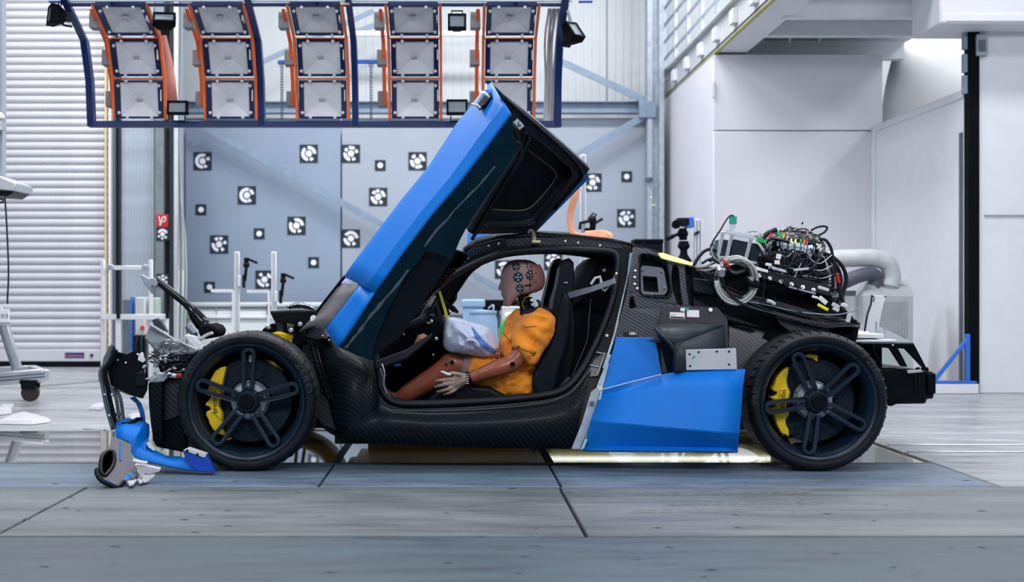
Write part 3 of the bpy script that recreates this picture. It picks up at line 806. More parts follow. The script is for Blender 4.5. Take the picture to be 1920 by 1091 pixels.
# post behind the roof
t = thing('camera_post', 'aluminium post with clamped camera head behind the car roof', 'post', P(1093, 716, 11.2), 'aluminium camera posts')
prof('mast', P(1093, 730.5, 11.2), P(1093, 290, 11.2), .052, t)
for dx in (-2, 2): MB().box2(P(1093 + dx - .6, 716, 11.165), P(1093 + dx + .6, 292, 11.172)).build('slot', m_greywall, t)
MB().ball(P(1110, 412, 11.15), .04, 10, 8).build('ball_head', m_black, t)
MB().tube([P(1112, 412, 11.15), P(1118, 402, 11.15), P(1112, 400, 11.15), P(1107, 405, 11.15)], .01, 6, closed=True).build('camera_cage', m_black, t)
MB().tube([P(1106, 414, 11.12), P(1088, 418, 11.12), P(1087, 430, 11.12)], .014, 8).build('pan_handle', m_black, t)
MB().cyl(P(1116, 418, 11.12), P(1130, 410, 11.1), .012, n=8).build('pan_handle', m_black, t)
MB().cyl(P(1112, 418, 11.15), P(1110, 438, 11.15), .028, n=10).box(P(1104, 433, 11.15), (.07, .05, .05)).build('clamp', m_blackm, t)
# tripod with blue camera
t = thing('camera_tripod', 'black video tripod with small blue camera behind the rear deck', 'tripod', P(1284, 716, 11.0))
MB().box2(P(1288, 426, 10.95), P(1296, 409, 11.1)).build('camera_body', m_blue_b, t, bevel=.008)
MB().box2(P(1271, 424, 10.95), P(1288, 410, 11.1)).build('camera_grip', m_black, t, bevel=.008)
MB().cyl(P(1272, 420, 10.97), P(1267, 421, 10.88), .034, .038, 14).build('lens', m_blackg, t)
MB().ball(P(1280, 438, 11), (.05, .05, .045), 10, 8).cyl(P(1280, 428, 11), P(1281, 450, 11), .035, n=10).build('fluid_head', m_blackm, t)
MB().cyl(P(1274, 438, 10.98), P(1252, 447, 10.9), .014, n=8).cyl(P(1262, 443, 10.95), P(1251, 448, 10.9), .02, n=8).build('pan_handle', m_black, t)
MB().lathe([(0, 0), (.04, 0), (.055, .05), (.03, .08), (.035, .12), (.07, .17), (.05, .22), (.06, .32), (0, .33)], P(1282, 452, 11), (0, 0, -1), 14).build('bowl', m_blackm, t)
for a in (90, 210, 330):
    MB().cyl(P(1282, 480, 11), P(1282, 480, 11) + V((math.cos(R(a)) * .35, math.sin(R(a)) * .35, -P(1282, 480, 11).z)), .022, .016, 8).build('leg', m_steel_d, t)
t = thing('camera_post', 'pale aluminium profile post directly behind the blue camera', 'post', P(1307, 716, 11.3), 'aluminium camera posts')
prof('mast', P(1307, 716, 11.3), P(1307, 411, 11.3), .09, t)
for dx in (-6, 0, 6): MB().box2(P(1307 + dx - .8, 716, 11.248), P(1307 + dx + .8, 413, 11.254)).build('slot', m_greywall, t)
MB().bar(P(1302, 439, 11.24), P(1311, 434, 11.24), .02, .02).build('clamp_lever', m_black, t)
t = thing('equipment_case', 'small black case behind the rear roof end', 'case', P(1214, 500, 12))
MB().box2(P(1189, 520, 12), P(1237, 452, 12.2)).build('body', m_black, t, bevel=.012)
MB().box2(P(1189, 456, 11.98), P(1237, 450, 12.21)).build('lid', m_blackm, t, bevel=.01)
MB().box2(P(1204, 456, 11.985), P(1209, 452, 11.99)).build('latch', m_blue_b, t)
MB().box2(P(1192, 716, 12.02), P(1234, 520, 12.18)).build('stand', m_steel_d, t)
# things glimpsed through the cabin
t = thing('barrel', 'pale blue plastic barrel with lid seen through the cabin', 'barrel', P(889, 716, 11.0))
MB().lathe([(0, 0), (.12, 0), (.13, .03), (.135, .35), (.13, .62), (.11, .70)], V((P(905, 716, 11.0).x, 11.0, 0)), (0, 0, 1), 20).build('body', m_barrel, t)
MB().lathe([(.118, .70), (.125, .69), (.125, .71), (0, .72)], V((P(905, 716, 11.0).x, 11.0, 0)), (0, 0, 1), 20).build('lid', m_barrel, t)
t = thing('wash_basin', 'pale blue trough on legs seen through the windscreen opening', 'trough', P(885, 716, 11.6))
MB().box2(P(868, 640, 11.6), P(905, 575, 11.9)).build('tub', m_barrel, t, bevel=.02)
MB().box2(P(865, 576, 11.58), P(908, 561, 11.92)).build('rim', m_barrel, t, bevel=.015)
MB().box2(V((P(872, 0, 11.65).x, 11.65, 0)), P(901, 640, 11.85)).build('leg', m_greywall, t)
t = thing('workbench', 'dark workbench with screen behind the dummy', 'bench', P(950, 705, 12.2))
MB().box2(P(905, 582, 12.2), P(985, 562, 12.6)).build('screen', m_blackm, t, bevel=.01)
MB().box2(P(913, 615, 12.3), P(936, 582, 12.4)).box2(P(918, 680, 12.3), P(932, 615, 12.5)).build('stand', m_steel_d, t)
MB().box2(P(915, 705, 12.4), P(940, 680, 12.6)).build('foot', m_steel_d, t)
MB().tube(spline([P(916, 578, 12.2), P(925, 572, 12.15), P(924, 585, 12.15), P(917, 595, 12.2)], 5), .008, 6).build('cable', m_hose, t)
t = thing('charger_box', 'pale cabinet with three white lights behind the dummy', 'cabinet', P(965, 716, 11.8))
MB().box2(P(942, 716, 11.8), P(990, 574, 12.1)).build('body', m_cream, t, bevel=.01)
for px in (950, 956, 962):
    MB().ball(P(px, 589, 11.79), .012, 8, 6).build('indicator', m_led, t)
t = tag(MB().prism([P(x, y, 9.6) for x, y in ((936, 640), (938, 612), (944, 600), (956, 592), (962, 640))], (0, .12, 0)).prism([P(x, y, 9.65) for x, y in ((936, 640), (962, 640), (962, 760), (936, 760))], (0, .08, 0)).build('green_crate', m_green, bevel=.02, seg=2), 'bright green padded board standing behind the dummy chest', 'board')

# ================================================================ COOLING UNIT
Yc = 10.9
cu = thing('cooling_unit', 'grey floor cooling unit with perforated grille and two hoses', 'cooling unit', P(1665, 720, Yc))
def cp(px, py, d=0): return P(px, py, Yc + d)
fr = [cp(1618, 735), cp(1712, 735), cp(1712, 555), cp(1618, 555)]
MB().prism(fr, (0, .5, 0)).grid([[cp(1618, 555), cp(1712, 555)], [cp(1617, 552, .02), cp(1713, 552, .02)], [cp(1622, 530, .28), cp(1702, 524, .28)], [cp(1622, 530, .5), cp(1702, 524, .5)]]).prism([cp(1618, 555), cp(1712, 555), cp(1703, 524, .3), cp(1621, 530, .3)], (0, .2, 0)).build('body', M('unit_grey', (.40, .43, .44), .45, var=.06), cu, smooth=0)
MB().box2(cp(1644, 631, -.012), cp(1699, 565, -.002)).build('grille_recess', M('grille_dark', (.08, .10, .12), .6), cu)
gr = MB()
for i in range(16):
    x = 1645 + i * 3.5; gr.box2(cp(x - .45, 631, -.022), cp(x + .45, 565, -.012))
for j in range(19):
    y = 566 + j * 3.6; gr.box2(cp(1644, y + .45, -.021), cp(1699, y - .45, -.013))
gr.build('grille', M('grille_grey', (.44, .48, .49), .5), cu, smooth=0, kind='stuff')
MB().box2(cp(1684, 543, .18), cp(1697, 534, .2)).build('control_slot', m_black, cu)
for px, py in ((1637, 538), (1668, 538)):
    MB().lathe([(.045, 0), (.075, 0), (.075, .06), (.055, .07), (.055, 0)], cp(px, py + 6, .2), (0, -.25, 1), 20).build('collar', m_hose, cu)
hp = spline([cp(1668, 537, .17), cp(1672, 518, .17), cp(1664, 494, .16), cp(1640, 484, .15), cp(1600, 484, .15), cp(1560, 486, .2), cp(1500, 500, .3)], 8)
def ribbed(pts, r, name, mat, parent, per=.02):
    pts = [V(p) for p in pts]; L = [0]
    for i in range(1, len(pts)): L.append(L[-1] + (pts[i] - pts[i - 1]).length)
    n = int(L[-1] / (per / 2)); out = []; rr = []; j = 0
    for i in range(n + 1):
        s = L[-1] * i / n
        while j < len(L) - 2 and L[j + 1] < s: j += 1
        t = (s - L[j]) / max(1e-9, L[j + 1] - L[j]); out.append(pts[j].lerp(pts[j + 1], t)); rr.append(r * (1 + .025 * (1 if i % 2 else -1)))
    return MB().tube(out, rr, 16).build(name, mat, parent, smooth=180)
ribbed(hp, .078, 'hose', m_hose, cu)
ribbed(spline([cp(1637, 537, .17), cp(1644, 524, .17), cp(1636, 514, .14), cp(1615, 516, .1), cp(1580, 530, .05), cp(1540, 552, .0)], 8), .062, 'hose', m_hoseg, cu)
MB().box2(P(1572, 735, 11.6), P(1617, 545, 11.8)).build('side_cabinet', m_greywall).__setitem__('label', 'dark blue-grey cabinet beside the cooling unit')
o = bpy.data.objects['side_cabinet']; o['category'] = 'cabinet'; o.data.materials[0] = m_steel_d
# ================================================================ CART AT THE PICTURE EDGE
Yk = 9.6
ck = thing('equipment_cart', 'aluminium profile cart on castors with slanted mast and small sign', 'cart', P(40, 750, Yk))
def kp(px, py, d=0): return P(px, py, Yk + d)
MB().bar(kp(-60, 716), kp(84, 703), .075, .10, up=(0, 0, 1)).build('base_profile', m_alu, ck, bevel=.006)
MB().bar(kp(-60, 700, .5), kp(60, 694, .5), .075, .08, up=(0, 0, 1)).build('base_profile', m_alu, ck, bevel=.006)
MB().bar(kp(84, 703, 0), kp(60, 694, .5), .07, .08, up=(0, 0, 1)).build('base_profile', m_alu, ck, bevel=.006)
for dz in (-1.5, 1.5):
    MB().bar(kp(-60, 716 + dz * 2, -.04), kp(84, 703 + dz * 2, -.04), .006, .012, up=(0, 0, 1)).build('profile_slot', m_steel_d, ck)
MB().bar(kp(-4, 575, .1), kp(33, 693, .1), .05, .07).build('mast', m_alu, ck, bevel=.005)
MB().bar(kp(-14, 575, .05), kp(24, 693, .05), .012, .012).build('mast_edge', m_steel_d, ck)
MB().box2(kp(-20, 603, -.02), kp(18, 580, 0)).build('sign_plate', m_white2, ck, bevel=.003)
lettering('sign_print', '0:3', m_print, ck, lambda x, y: kp(2, 596, -.024) + V((x, 0, y)), .05)
MB().prism([kp(-20, 604, -.03), kp(18, 604, -.03), kp(23, 610, .04), kp(-20, 610, .04)], (0, 0, .006)).build('sign_bracket', m_alu_w, ck)
for d in (0, .5):
    c = kp(57, 736, d)
    MB().cyl(c + V((0, -.025, 0)), c + V((0, .025, 0)), .068, n=20).build('castor_wheel', M('castor_brown', (.035, .022, .015), .5) if d == 0 else bpy.data.materials['castor_brown'], ck, bevel=.008)
    MB().box2(c + V((-.06, -.05, .03)), c + V((.06, -.035, .10))).box2(c + V((-.06, .035, .03)), c + V((.06, .05, .10))).box2(c + V((-.07, -.05, .07)), c + V((.07, .05, .10))).build('castor_fork', m_black, ck, bevel=.01)
# lamp head above the cart
kh = thing('gantry_head', 'grey boxed lamp head with black underside hanging at the picture edge', 'lamp', kp(0, 365))
MB().prism([kp(-60, 325), kp(0, 330), kp(29, 343), kp(29, 358), kp(-60, 350)], (0, .4, 0)).build('housing', m_alu, kh, bevel=.008)
MB().prism([kp(-60, 350, .02), kp(29, 358, .02), kp(14, 368, .05), kp(-60, 364, .05)], (0, .34, 0)).build('underside', m_black, kh, bevel=.005)
MB().bar(kp(-3, 330, .2), kp(-3, -60, .2), .09, .09).build('hanger', m_greywall2, kh)
MB().ball(kp(-2, 222, .1), .05, 10, 8).box(kp(-4, 240, .1), (.10, .10, .04)).build('joint', m_alu, kh)
MB().tube(spline([kp(9, 366), kp(13, 430, .02), kp(16, 510, .03), kp(14, 560, .04), kp(14, 566, .04), kp(14, 570, .04)], 6), .007, 6).build('cable', m_cable, kh)
MB().tube([kp(-2, 372, .1), kp(6, 374, .1), kp(6, 379, .1), kp(-2, 380, .1)], .008, 6).build('clip', m_black, kh)
tag(MB().tube(spline([P(75, 723, 10.6), P(120, 720, 11), P(165, 716, 11.3), P(230, 710, 11.8)], 6), .008, 6).build('floor_cable', m_cableg), 'thin grey cable lying on the floor behind the cart', 'cable')
# ================================================================ DEBRIS BEHIND THE NOSE
def scrap(pts, h, label, seed, name='debris_shard', mat=None):
    random.seed(seed)
    g = []
    for px, py in pts:
        Y = F * H / (py - CY); g.append(V(((px - CX) * Y / F, Y, .004)))
    c = sum(g, V()) / len(g)
    m = MB(); b = len(g)
    up = [p.lerp(c, .12) + V((0, 0, h * random.uniform(.5, 1.2))) for p in g]; top = c + V((0, 0, h * 1.25))
    m.grid([g, up], cu=True)
    for i in range(b): m.face([up[i], up[(i + 1) % b], top])
    m.face(list(reversed(g)))
    return tag(m.build(name, mat or m_shard, smooth=30), label, 'debris', 'broken pieces on the floor behind the nose')
scrap([(-10, 796), (20, 786), (45, 780), (75, 784), (97, 792), (60, 797)], .03, 'longest white curved foam shard on the floor near the cart', 1)
scrap([(-8, 780), (5, 766), (14, 762), (29, 760), (22, 776)], .03, 'white shard under the cart base at the picture edge', 2)
scrap([(165, 768), (178, 761), (190, 758), (197, 764), (190, 770)], .02, 'small white shard alone on the floor before the shutter', 3)
scrap([(238, 783), (252, 776), (266, 779), (262, 786), (246, 788)], .02, 'small pale shard right behind the black bumper struts', 4)
t = tag(MB().tube([P(152, 807, 7.95), P(160, 809, 7.9), P(185, 811, 7.86), P(199, 812, 7.84)], [.012, .018, .017, .022], 8).build('black_rod', m_black), 'short black rod lying on the floor at the edge of the glass', 'rod')
# ================================================================ THE CAR
car = thing('sports_car', 'crash-tested black and blue two-door sports car with one door swung up', 'car', (.0, 7.0, 0))
YN, YFar = 6.08, 7.92
body = plane(P(700, 840, 6.10), P(1075, 840, 6.10), P(1000, 445, 6.48))          # the side leans inwards towards the roof
OPEN = [(705, 652), (716, 634), (745, 600), (788, 560), (830, 528), (868, 506), (905, 488), (947, 474), (1007, 468), (1070, 468), (1124, 470), (1148, 473), (1157, 482), (1158, 500), (1151, 551), (1134, 606), (1108, 664), (1084, 705), (1060, 729), (1030, 740), (985, 746), (930, 751), (850, 756), (775, 758), (742, 755), (724, 744), (713, 724), (708, 690)]
SIDE = [(560, 628), (585, 612), (612, 618), (640, 655), (672, 668), (700, 640), (735, 598), (775, 556), (815, 518), (845, 492), (873, 474), (894, 457), (934, 447), (1000, 442), (1074, 445), (1140, 452), (1172, 458), (1187, 463), (1187, 476), (1174, 551), (1154, 631), (1120, 721), (1088, 800), (1075, 832), (974, 832), (807, 828), (648, 816), (606, 800), (590, 780), (575, 700)]
MB().plate(SIDE, body, .05, [OPEN]).build('side_frame', m_carbon, car, bevel=.006, smooth=30)
# rubber seal round the opening
pl = off(body, -.008)
MB().tube(spline([PP(x, y, pl) for x, y in OPEN], 3, True), .017, 10, closed=True).build('door_seal_or_gap', m_rubber, car, smooth=180)
pl2 = off(body, .012)
inn = [V((sum(p[0] for p in OPEN) / len(OPEN), 620))]
MB().tube(spline([PP(x + (935 - x) * .018, y + (620 - y) * .03, off(body, .03)) for x, y in OPEN], 3, True), .013, 8, closed=True).build('inner_seal', m_black, car, smooth=180)
# carbon rocker under the door
def prow(xs, ys, Y): return [P(x, y, Y if not isinstance(Y, (list, tuple)) else Y[i]) for i, (x, y) in enumerate(zip(xs, ys))]
rk = [prow([688, 740, 800, 870, 940, 1005, 1050, 1085, 1108], [742, 766, 768, 767, 762, 756, 747, 725, 695], 6.105),
      prow([676, 735, 800, 870, 940, 1005, 1050, 1080, 1100], [764, 776, 779, 778, 774, 769, 762, 746, 725], 6.065),
      prow([655, 725, 800, 870, 940, 1005, 1045, 1070, 1088], [795, 800, 803, 803, 801, 799, 795, 788, 780], 6.03),
      prow([642, 715, 800, 870, 940, 1000, 1040, 1065, 1078], [818, 826, 830, 832, 833, 834, 834, 834, 832], 6.05),
      prow([640, 715, 800, 870, 940, 1000, 1040, 1063, 1072], [824, 832, 836, 838, 839, 840, 840, 841, 841], 6.08),
      prow([640, 715, 800, 870, 940, 1000, 1040, 1063, 1072], [824, 832, 836, 838, 839, 840, 840, 841, 841], 6.6)]
MB().grid(rk).build('rocker_panel', m_carbon, car, solid=.006, smooth=60)
pl3 = off(body, -.012)
MB().tube(spline([P(x, y, 6.085) for x, y in ((690, 752), (720, 767), (800, 770), (900, 767), (1000, 758), (1046, 748), (1076, 731), (1100, 700))], 5), .0022, 5).build('sill_seam', m_scuff, car)
# floor tray, far sill, firewall: what closes the cabin
xa = P(655, 0, 7).x; xb = P(1170, 0, 7).x
MB().box2((xa, 6.14, .118), (xb, 7.9, .16)).build('floor_tray', m_carbon, car)
far = [(660, 640), (700, 600), (800, 590), (1000, 600), (1100, 610), (1120, 700), (1080, 760), (700, 760)]
MB().prism([P(x, y, 7.85) for x, y in ((690, 640), (720, 612), (800, 598), (838, 606), (846, 650), (900, 656), (1000, 656), (1060, 640), (1130, 640), (1110, 790), (690, 790))], (0, .05, 0)).build('far_sill', m_blackm, car)
# roof: rails and skin
rrow = []
RX = [873, 894, 934, 1000, 1074, 1140, 1187]; RY = [474, 457, 447, 442, 445, 452, 463]
n0 = [PP(x, y, off(body, .01)) for x, y in zip(RX, RY)]
for k in range(7):
    t = k / 6
    rrow.append([V((p.x, p.y + (7.0 - p.y) * 2 * t, p.z + .035 * math.sin(math.pi * t))) for p in n0])
MB().grid(rrow).build('roof_skin', m_carbon, car, solid=.03, smooth=60)
MB().tube(spline([V((p.x, 14 - p.y, p.z - .02)) for p in n0[:]], 4), .035, 8).build('far_roof_rail', m_blackm, car)
# far windscreen pillar and screen rim
MB().tube(spline([P(905, 486, 7.35), P(876, 508, 7.45), P(850, 545, 7.6), P(815, 588, 7.75), P(770, 625, 7.85)], 5), [.03] * 11 + [.05] * 10, 8).build('far_pillar', m_blackm, car)
MB().plate([(690, 645), (780, 580), (846, 522), (868, 510), (880, 503), (866, 532), (850, 558), (838, 574), (828, 596), (800, 625), (740, 655)], plane(P(690, 645, 7.3), P(868, 510, 7.3), P(740, 655, 7.3)), .05).build('windscreen_frame', m_blackm, car, bevel=.01)
for x, y in ((877, 484), (916, 461), (935, 457), (1060, 452), (1084, 455), (1125, 460)):
    p = PP(x, y, off(body, -.004)); MB().disc(p, body[1], .0055, 10, .006).build('rivet', m_alu, car)
for k in range(26):
    t = k / 25; x = 868 + 78 * t; y0 = 480 - 33 * t ** .62; 
    MB().tube([PP(x, y0 + 2, off(body, -.003)), PP(x + 5, y0 + 13, off(body, -.003))], .0042, 5).build('rail_rib', m_carbon_l, car)
MB().plate([(946, 449), (1000, 445), (1074, 448), (1140, 455), (1168, 460), (1166, 466), (1140, 464), (1074, 460), (1000, 459), (950, 462)], off(body, -.003), .004).build('rail_strip', m_carbon_l, car)
# silver strap hinge on the roof rail
MB().tube(spline([P(990, 437, 6.36), P(994, 431, 6.36), P(1000, 436, 6.38), P(1001, 450, 6.42)], 4), .011, 6, flat=.5).build('door_hinge', m_alu, car)
MB().box(P(1005, 453, 6.42), (.045, .03, .012)).build('hinge_bracket', m_yelp, car, bevel=.003)

# ---- front quarter between wheel and door
fq = [prow([560, 590, 615, 640, 672, 700], [624, 612, 619, 652, 668, 676], [6.42, 6.36, 6.30, 6.22, 6.16, 6.12]),
      prow([572, 600, 628, 655, 684, 705], [660, 655, 668, 694, 706, 712], [6.34, 6.28, 6.20, 6.12, 6.09, 6.08]),
      prow([590, 612, 636, 660, 684, 712], [720, 722, 730, 742, 750, 752], [6.28, 6.20, 6.12, 6.07, 6.06, 6.085]),
      prow([602, 618, 638, 658, 680, 700], [780, 785, 790, 794, 796, 800], [6.26, 6.18, 6.10, 6.05, 6.04, 6.05]),
      prow([606, 620, 640, 660, 680, 700], [802, 812, 822, 824, 826, 829], [6.26, 6.18, 6.10, 6.07, 6.07, 6.08])]
MB().grid(fq).build('front_quarter', m_carbon, car, solid=.01, smooth=60)
for k in range(9):                                         # ribbed cooling channel at the wheel arch edge
    a, b = P(566 + k * 3.2, 640 + k * .5, 6.33 - k * .008), P(598 + k * 3.4, 735 + k * 2, 6.22 - k * .012)
    MB().tube(spline([a, a.lerp(b, .5) + V((-.01, -.015, .02)), b], 4), .0055, 5).build('channel_rib', m_carbon_l if k % 3 == 0 else m_carbon, car)
MB().plate([(567, 630), (580, 618), (598, 612), (612, 616), (618, 630), (610, 635), (590, 633)], plane(P(567, 630, 6.30), P(618, 630, 6.22), P(598, 612, 6.32)), .02).build('fender_mount', m_carbon_l, car, bevel=.003)
for x, y in ((605, 630), (617, 638)):
    MB().ball(P(x, y, 6.2), .006, 8, 6).build('bolt', m_alu, car)
MB().prism([P(x, y, 6.42) for x, y in ((566, 636), (590, 624), (640, 642), (700, 646), (700, 720), (590, 720))], (0, 1.2, 0)).build('cowl', m_carbon, car, bevel=.02)
MB().box2((P(612, 0, 6.4).x, 6.36, .16), (P(700, 0, 6.4).x, 7.85, .66)).build('firewall', m_blackm, car, bevel=.02)

# ================================================================ RAISED DOOR
B = [(634, 650), (640, 644), (664, 608), (703, 549), (757, 474), (810, 404), (862, 343), (915, 273), (945, 232), (958, 214)]
def YB_(p): return 5.78 - .20 * min(1, max(0, (650 - p[1]) / 436.))
dr = MB()
def drow(a, b, da, ridge=.42, n=10, lift=.0):
    rr = []
    yb = YB_(b)
    for t in (0, .1, .2, .3, .38, .42, .46, .56, .66, .70, .74, .84, .92, 1):
        x = a[0] + (b[0] - a[0]) * t; y = a[1] + (b[1] - a[1]) * t
        # depth: flat lower band, then a crease, then falling away to the far edge
        e = 1 - t
        d = .030 * e / .30 if e < .30 else (.030 + .105 * (e - .30) / .28 if e < .58 else .135 + (da - .135) * ((e - .58) / .42))
        rr.append(P(x, y, yb + d))
    return rr
UP = [((647, 519), (703, 549)), ((668, 489), (727, 516)), ((700, 447), (757, 474)), ((752, 379), (810, 404)), ((807, 311), (862, 343)), ((857, 234), (915, 273)), ((897, 185), (945, 232)), ((918, 160), (956, 217)), ((924, 157), (958, 214))]
rows = [drow(a, b, .25 + .10 * i / 8) for i, (a, b) in enumerate(UP)]
door_skin = MB().grid(rows).build('raised_door', m_blue, car, solid=.014, smooth=9)
LOW = [((612, 619), (634, 650)), ((628, 597), (648, 632)), ((645, 576), (664, 608)), ((662, 554), (683, 579)), ((679, 532), (703, 549))]
rows = []
for a, b in LOW:
    rows.append([P(a[0] + (b[0] - a[0]) * k / 5, a[1] + (b[1] - a[1]) * k / 5, YB_(b) + .10 * (1 - k / 5)) for k in range(6)])
MB().grid(rows).build('lower_skin', m_blue, door_skin, solid=.014, smooth=24)
PT = [((562, 622), (612, 619)), ((577, 607), (628, 597)), ((592, 590), (645, 576)), ((615, 562), (662, 554)), ((637, 534), (679, 532))]
rows = []
for i, (a, b) in enumerate(PT):
    rows.append([P(a[0] + (b[0] - a[0]) * k / 8, a[1] + (b[1] - a[1]) * k / 8 - 9 * math.sin(math.pi * k / 8) * (1 - i / 6) * (i < 2), YB_(b) + .115 + .26 * (1 - k / 8) ** 1.6) for k in range(9)])
lab(MB().grid(rows).build('taped_section', m_grey, door_skin, solid=.01, smooth=60), 'grey taped patch on the blue door')
MB().tube([P(x, y, 6.06) for x, y in ((586, 596), (603, 573), (622, 549), (640, 526), (648, 517))], .008, 6).build('skin_edge', m_black, door_skin)
MB().plate([(634, 534), (647, 516), (650, 523), (658, 532)], plane(P(634, 534, 6.06), P(650, 520, 6.10), P(658, 532, 6.02)), .01).build('corner_notch', M('deep_blue', (.01, .05, .36), .4), door_skin)
MB().disc(P(588, 597, 6.03), (-.4, -1, .3), .016, 12, .01).build('rivet', m_alu, door_skin)
# underside flap of the door
flap = plane(P(634, 650, 5.785), P(958, 214, 5.585), P(852, 481, 5.78))
FL = [(634, 650), (640, 644), (703, 549), (757, 474), (810, 404), (862, 343), (915, 273), (945, 232), (958, 214), (961, 222), (963, 249), (967, 262), (979, 271), (958, 303), (935, 336), (906, 377), (880, 418), (862, 452), (849, 485), (826, 479), (802, 470), (760, 523), (742, 556), (729, 582), (716, 612), (705, 640), (698, 677), (676, 668)]
MB().plate(FL, flap, .02).build('door_sill', m_sill, door_skin, bevel=.004, smooth=30)
sc = off(flap, -.0012)
def streak(pts, w):
    a = []; b = []
    random.seed(len(pts))
    for x, y in pts:
        ww = w * random.uniform(.45, 1.35); a.append(PP(x - ww, y - ww * .4, sc)); b.append(PP(x + ww, y + ww * .4, sc))
    return MB().grid([a, b])
lab(streak([(x, y) for x, y in ((648, 652), (655, 644), (664, 632), (671, 625), (676, 618), (686, 604), (695, 592), (699, 587), (707, 579), (713, 570), (720, 562), (733, 548), (745, 534), (756, 519), (766, 505))], 2.6).build('scuff_streak', m_scuff, door_skin, smooth=0), 'pale scuff along the dark underside')
lab(streak([(x, y) for x, y in ((796, 462), (806, 448), (818, 432), (830, 420), (840, 410), (850, 396), (862, 384), (874, 372), (884, 361), (896, 350), (906, 338), (918, 324), (928, 312))], 2.2).build('scuff_streak', m_scuff, door_skin, smooth=0), 'pale scuff along the dark underside')
# the deep pocket next to it and the ribbed pillar trim
MB().plate([(802, 470), (849, 485), (800, 560), (756, 628), (740, 640), (703, 668), (698, 676), (705, 639), (729, 582), (760, 523)], off(flap, .045), .03).build('door_pocket', m_leather, door_skin, bevel=.008)
MB().plate([(849, 484), (858, 470), (873, 474), (880, 482), (846, 512), (812, 546), (772, 586), (740, 626), (716, 650), (744, 640), (800, 560)], plane(P(849, 484, 6.02), P(740, 640, 6.02), P(880, 490, 6.16)), .02).build('pillar_trim', m_carbon, car, bevel=.004)
for k in range(22):
    t = k / 21; a = P(838 - 90 * t, 505 + 118 * t, 6.03); b = P(858 - 108 * t, 503 + 118 * t, 6.10)
    MB().tube([a, b], .0045, 5).build('trim_rib', m_carbon, car)
MB().plate([(704, 676), (760, 655), (812, 622), (808, 634), (762, 672), (712, 690), (704, 694)], plane(P(704, 676, 6.20), P(812, 622, 6.30), P(712, 694, 6.18)), .03).build('lower_dash_trim', m_leather, car, bevel=.006)
# window surround facing the cabin
wp = plane(P(958, 214, 5.74), P(1106, 316, 6.30), P(1002, 435, 6.52))
OUT = [(926, 160), (945, 178), (985, 210), (1018, 238), (1062, 276), (1107, 317), (1101, 326), (1086, 346), (1060, 374), (1030, 406), (1003, 436), (985, 438), (940, 439), (886, 440), (878, 436), (900, 398), (935, 342), (960, 306), (978, 274), (968, 250), (960, 222), (948, 200)]
INN = rpoly([(984, 246), (1010, 262), (1070, 314), (1074, 330), (1004, 417), (986, 424), (902, 424), (958, 328), (978, 290)], 10)
MB().plate(OUT, wp, .045, [INN]).build('window_surround', m_surround, door_skin, bevel=.007, smooth=30)
MB().plate([(975, 236), (1012, 250), (1084, 318), (1078, 340), (1008, 428), (980, 432), (888, 434), (955, 318), (975, 275)], off(wp, .05), .015).build('window_trim', m_leather, door_skin)
MB().plate([(903, 426), (921, 393), (950, 394.5), (974, 395), (991, 391.5), (1005, 382), (1024, 359), (1039, 341), (1044, 328), (1074, 330), (1072, 342), (1004, 421), (986, 428)], off(wp, .046), .004).build('trim_ledge', m_ledge, door_skin)
MB().tube(spline([PP(x, y, off(wp, -.004)) for x, y in INN[::2]], 3, True), .008, 8, closed=True).build('window_seal', m_rubber, door_skin, smooth=180)
MB().tube(spline([PP(x, y, off(wp, -.006)) for x, y in ((950, 188), (985, 218), (1022, 250), (1060, 284), (1085, 312), (1092, 330), (1080, 346), (1040, 392))], 5), .009, 8).build('outer_seal', m_black, door_skin, smooth=180)
MB().tube(spline([PP(x, y, off(wp, .045)) for x, y in ((921, 392), (950, 394), (974, 394.5), (990, 391), (1004, 381), (1024, 358), (1038, 340), (1043, 327), (1036, 316), (1020, 303), (1001, 290), (990, 280))], 4), .0022, 5).build('stitching', m_thread, door_skin)
MB().plate([(1101, 322), (1104, 330), (1100, 340), (1060, 380), (1003, 438), (984, 441), (998, 432), (1050, 380)], off(wp, .05), .02).build('roof_edge_skin', m_blue, door_skin, bevel=.004)
MB().plate([(876, 436), (1004, 434), (1004, 446), (930, 454), (876, 470)], plane(P(884, 450, 6.80), P(1003, 436, 6.80), P(884, 458, 6.78)), .02).build('rear_edge_skin', m_blue, door_skin, bevel=.003)
# latch parts near the tip and at the inner corner
MB().plate([(897, 196), (906, 182), (920, 172), (921, 180), (908, 196), (897, 205)], plane(P(897, 200, 5.78), P(920, 175, 5.79), P(910, 196, 5.72)), .008).build('latch_recess', m_blackm, door_skin)
for a, b in (((886, 195), (900, 203)), ((903, 173), (917, 183))):
    MB().tube(spline([P(*a, 5.78), P((a[0] + b[0]) / 2, (a[1] + b[1]) / 2 - 2, 5.72), P(*b, 5.72)], 4), .007, 6).build('latch_clip', m_alu, door_skin)
MB().tube([P(890, 197, 5.75), P(907, 175, 5.75)], .012, 8).build('latch_pin', m_tape, door_skin)
MB().box(P(911, 163, 5.87), (.01, .02, .03)).build('latch_tab', m_alu, door_skin)
lk = PP(972, 233, off(wp, -.02))
MB().box(lk, (.03, .02, .05), Matrix.Rotation(R(-40), 3, 'Y')).ball(lk + V((.005, -.015, .0)), .012, 8, 6).build('lock', m_steel, door_skin, bevel=.004)
MB().plate([(954, 208), (972, 222), (994, 246), (986, 290), (972, 282), (960, 250)], off(wp, .03), .02).build('lock_plate', m_blackm, door_skin)
MB().plate([(966, 228), (988, 240), (984, 258), (972, 250)], off(wp, -.006), .02).build('lock_housing', m_blackg, door_skin, bevel=.005)
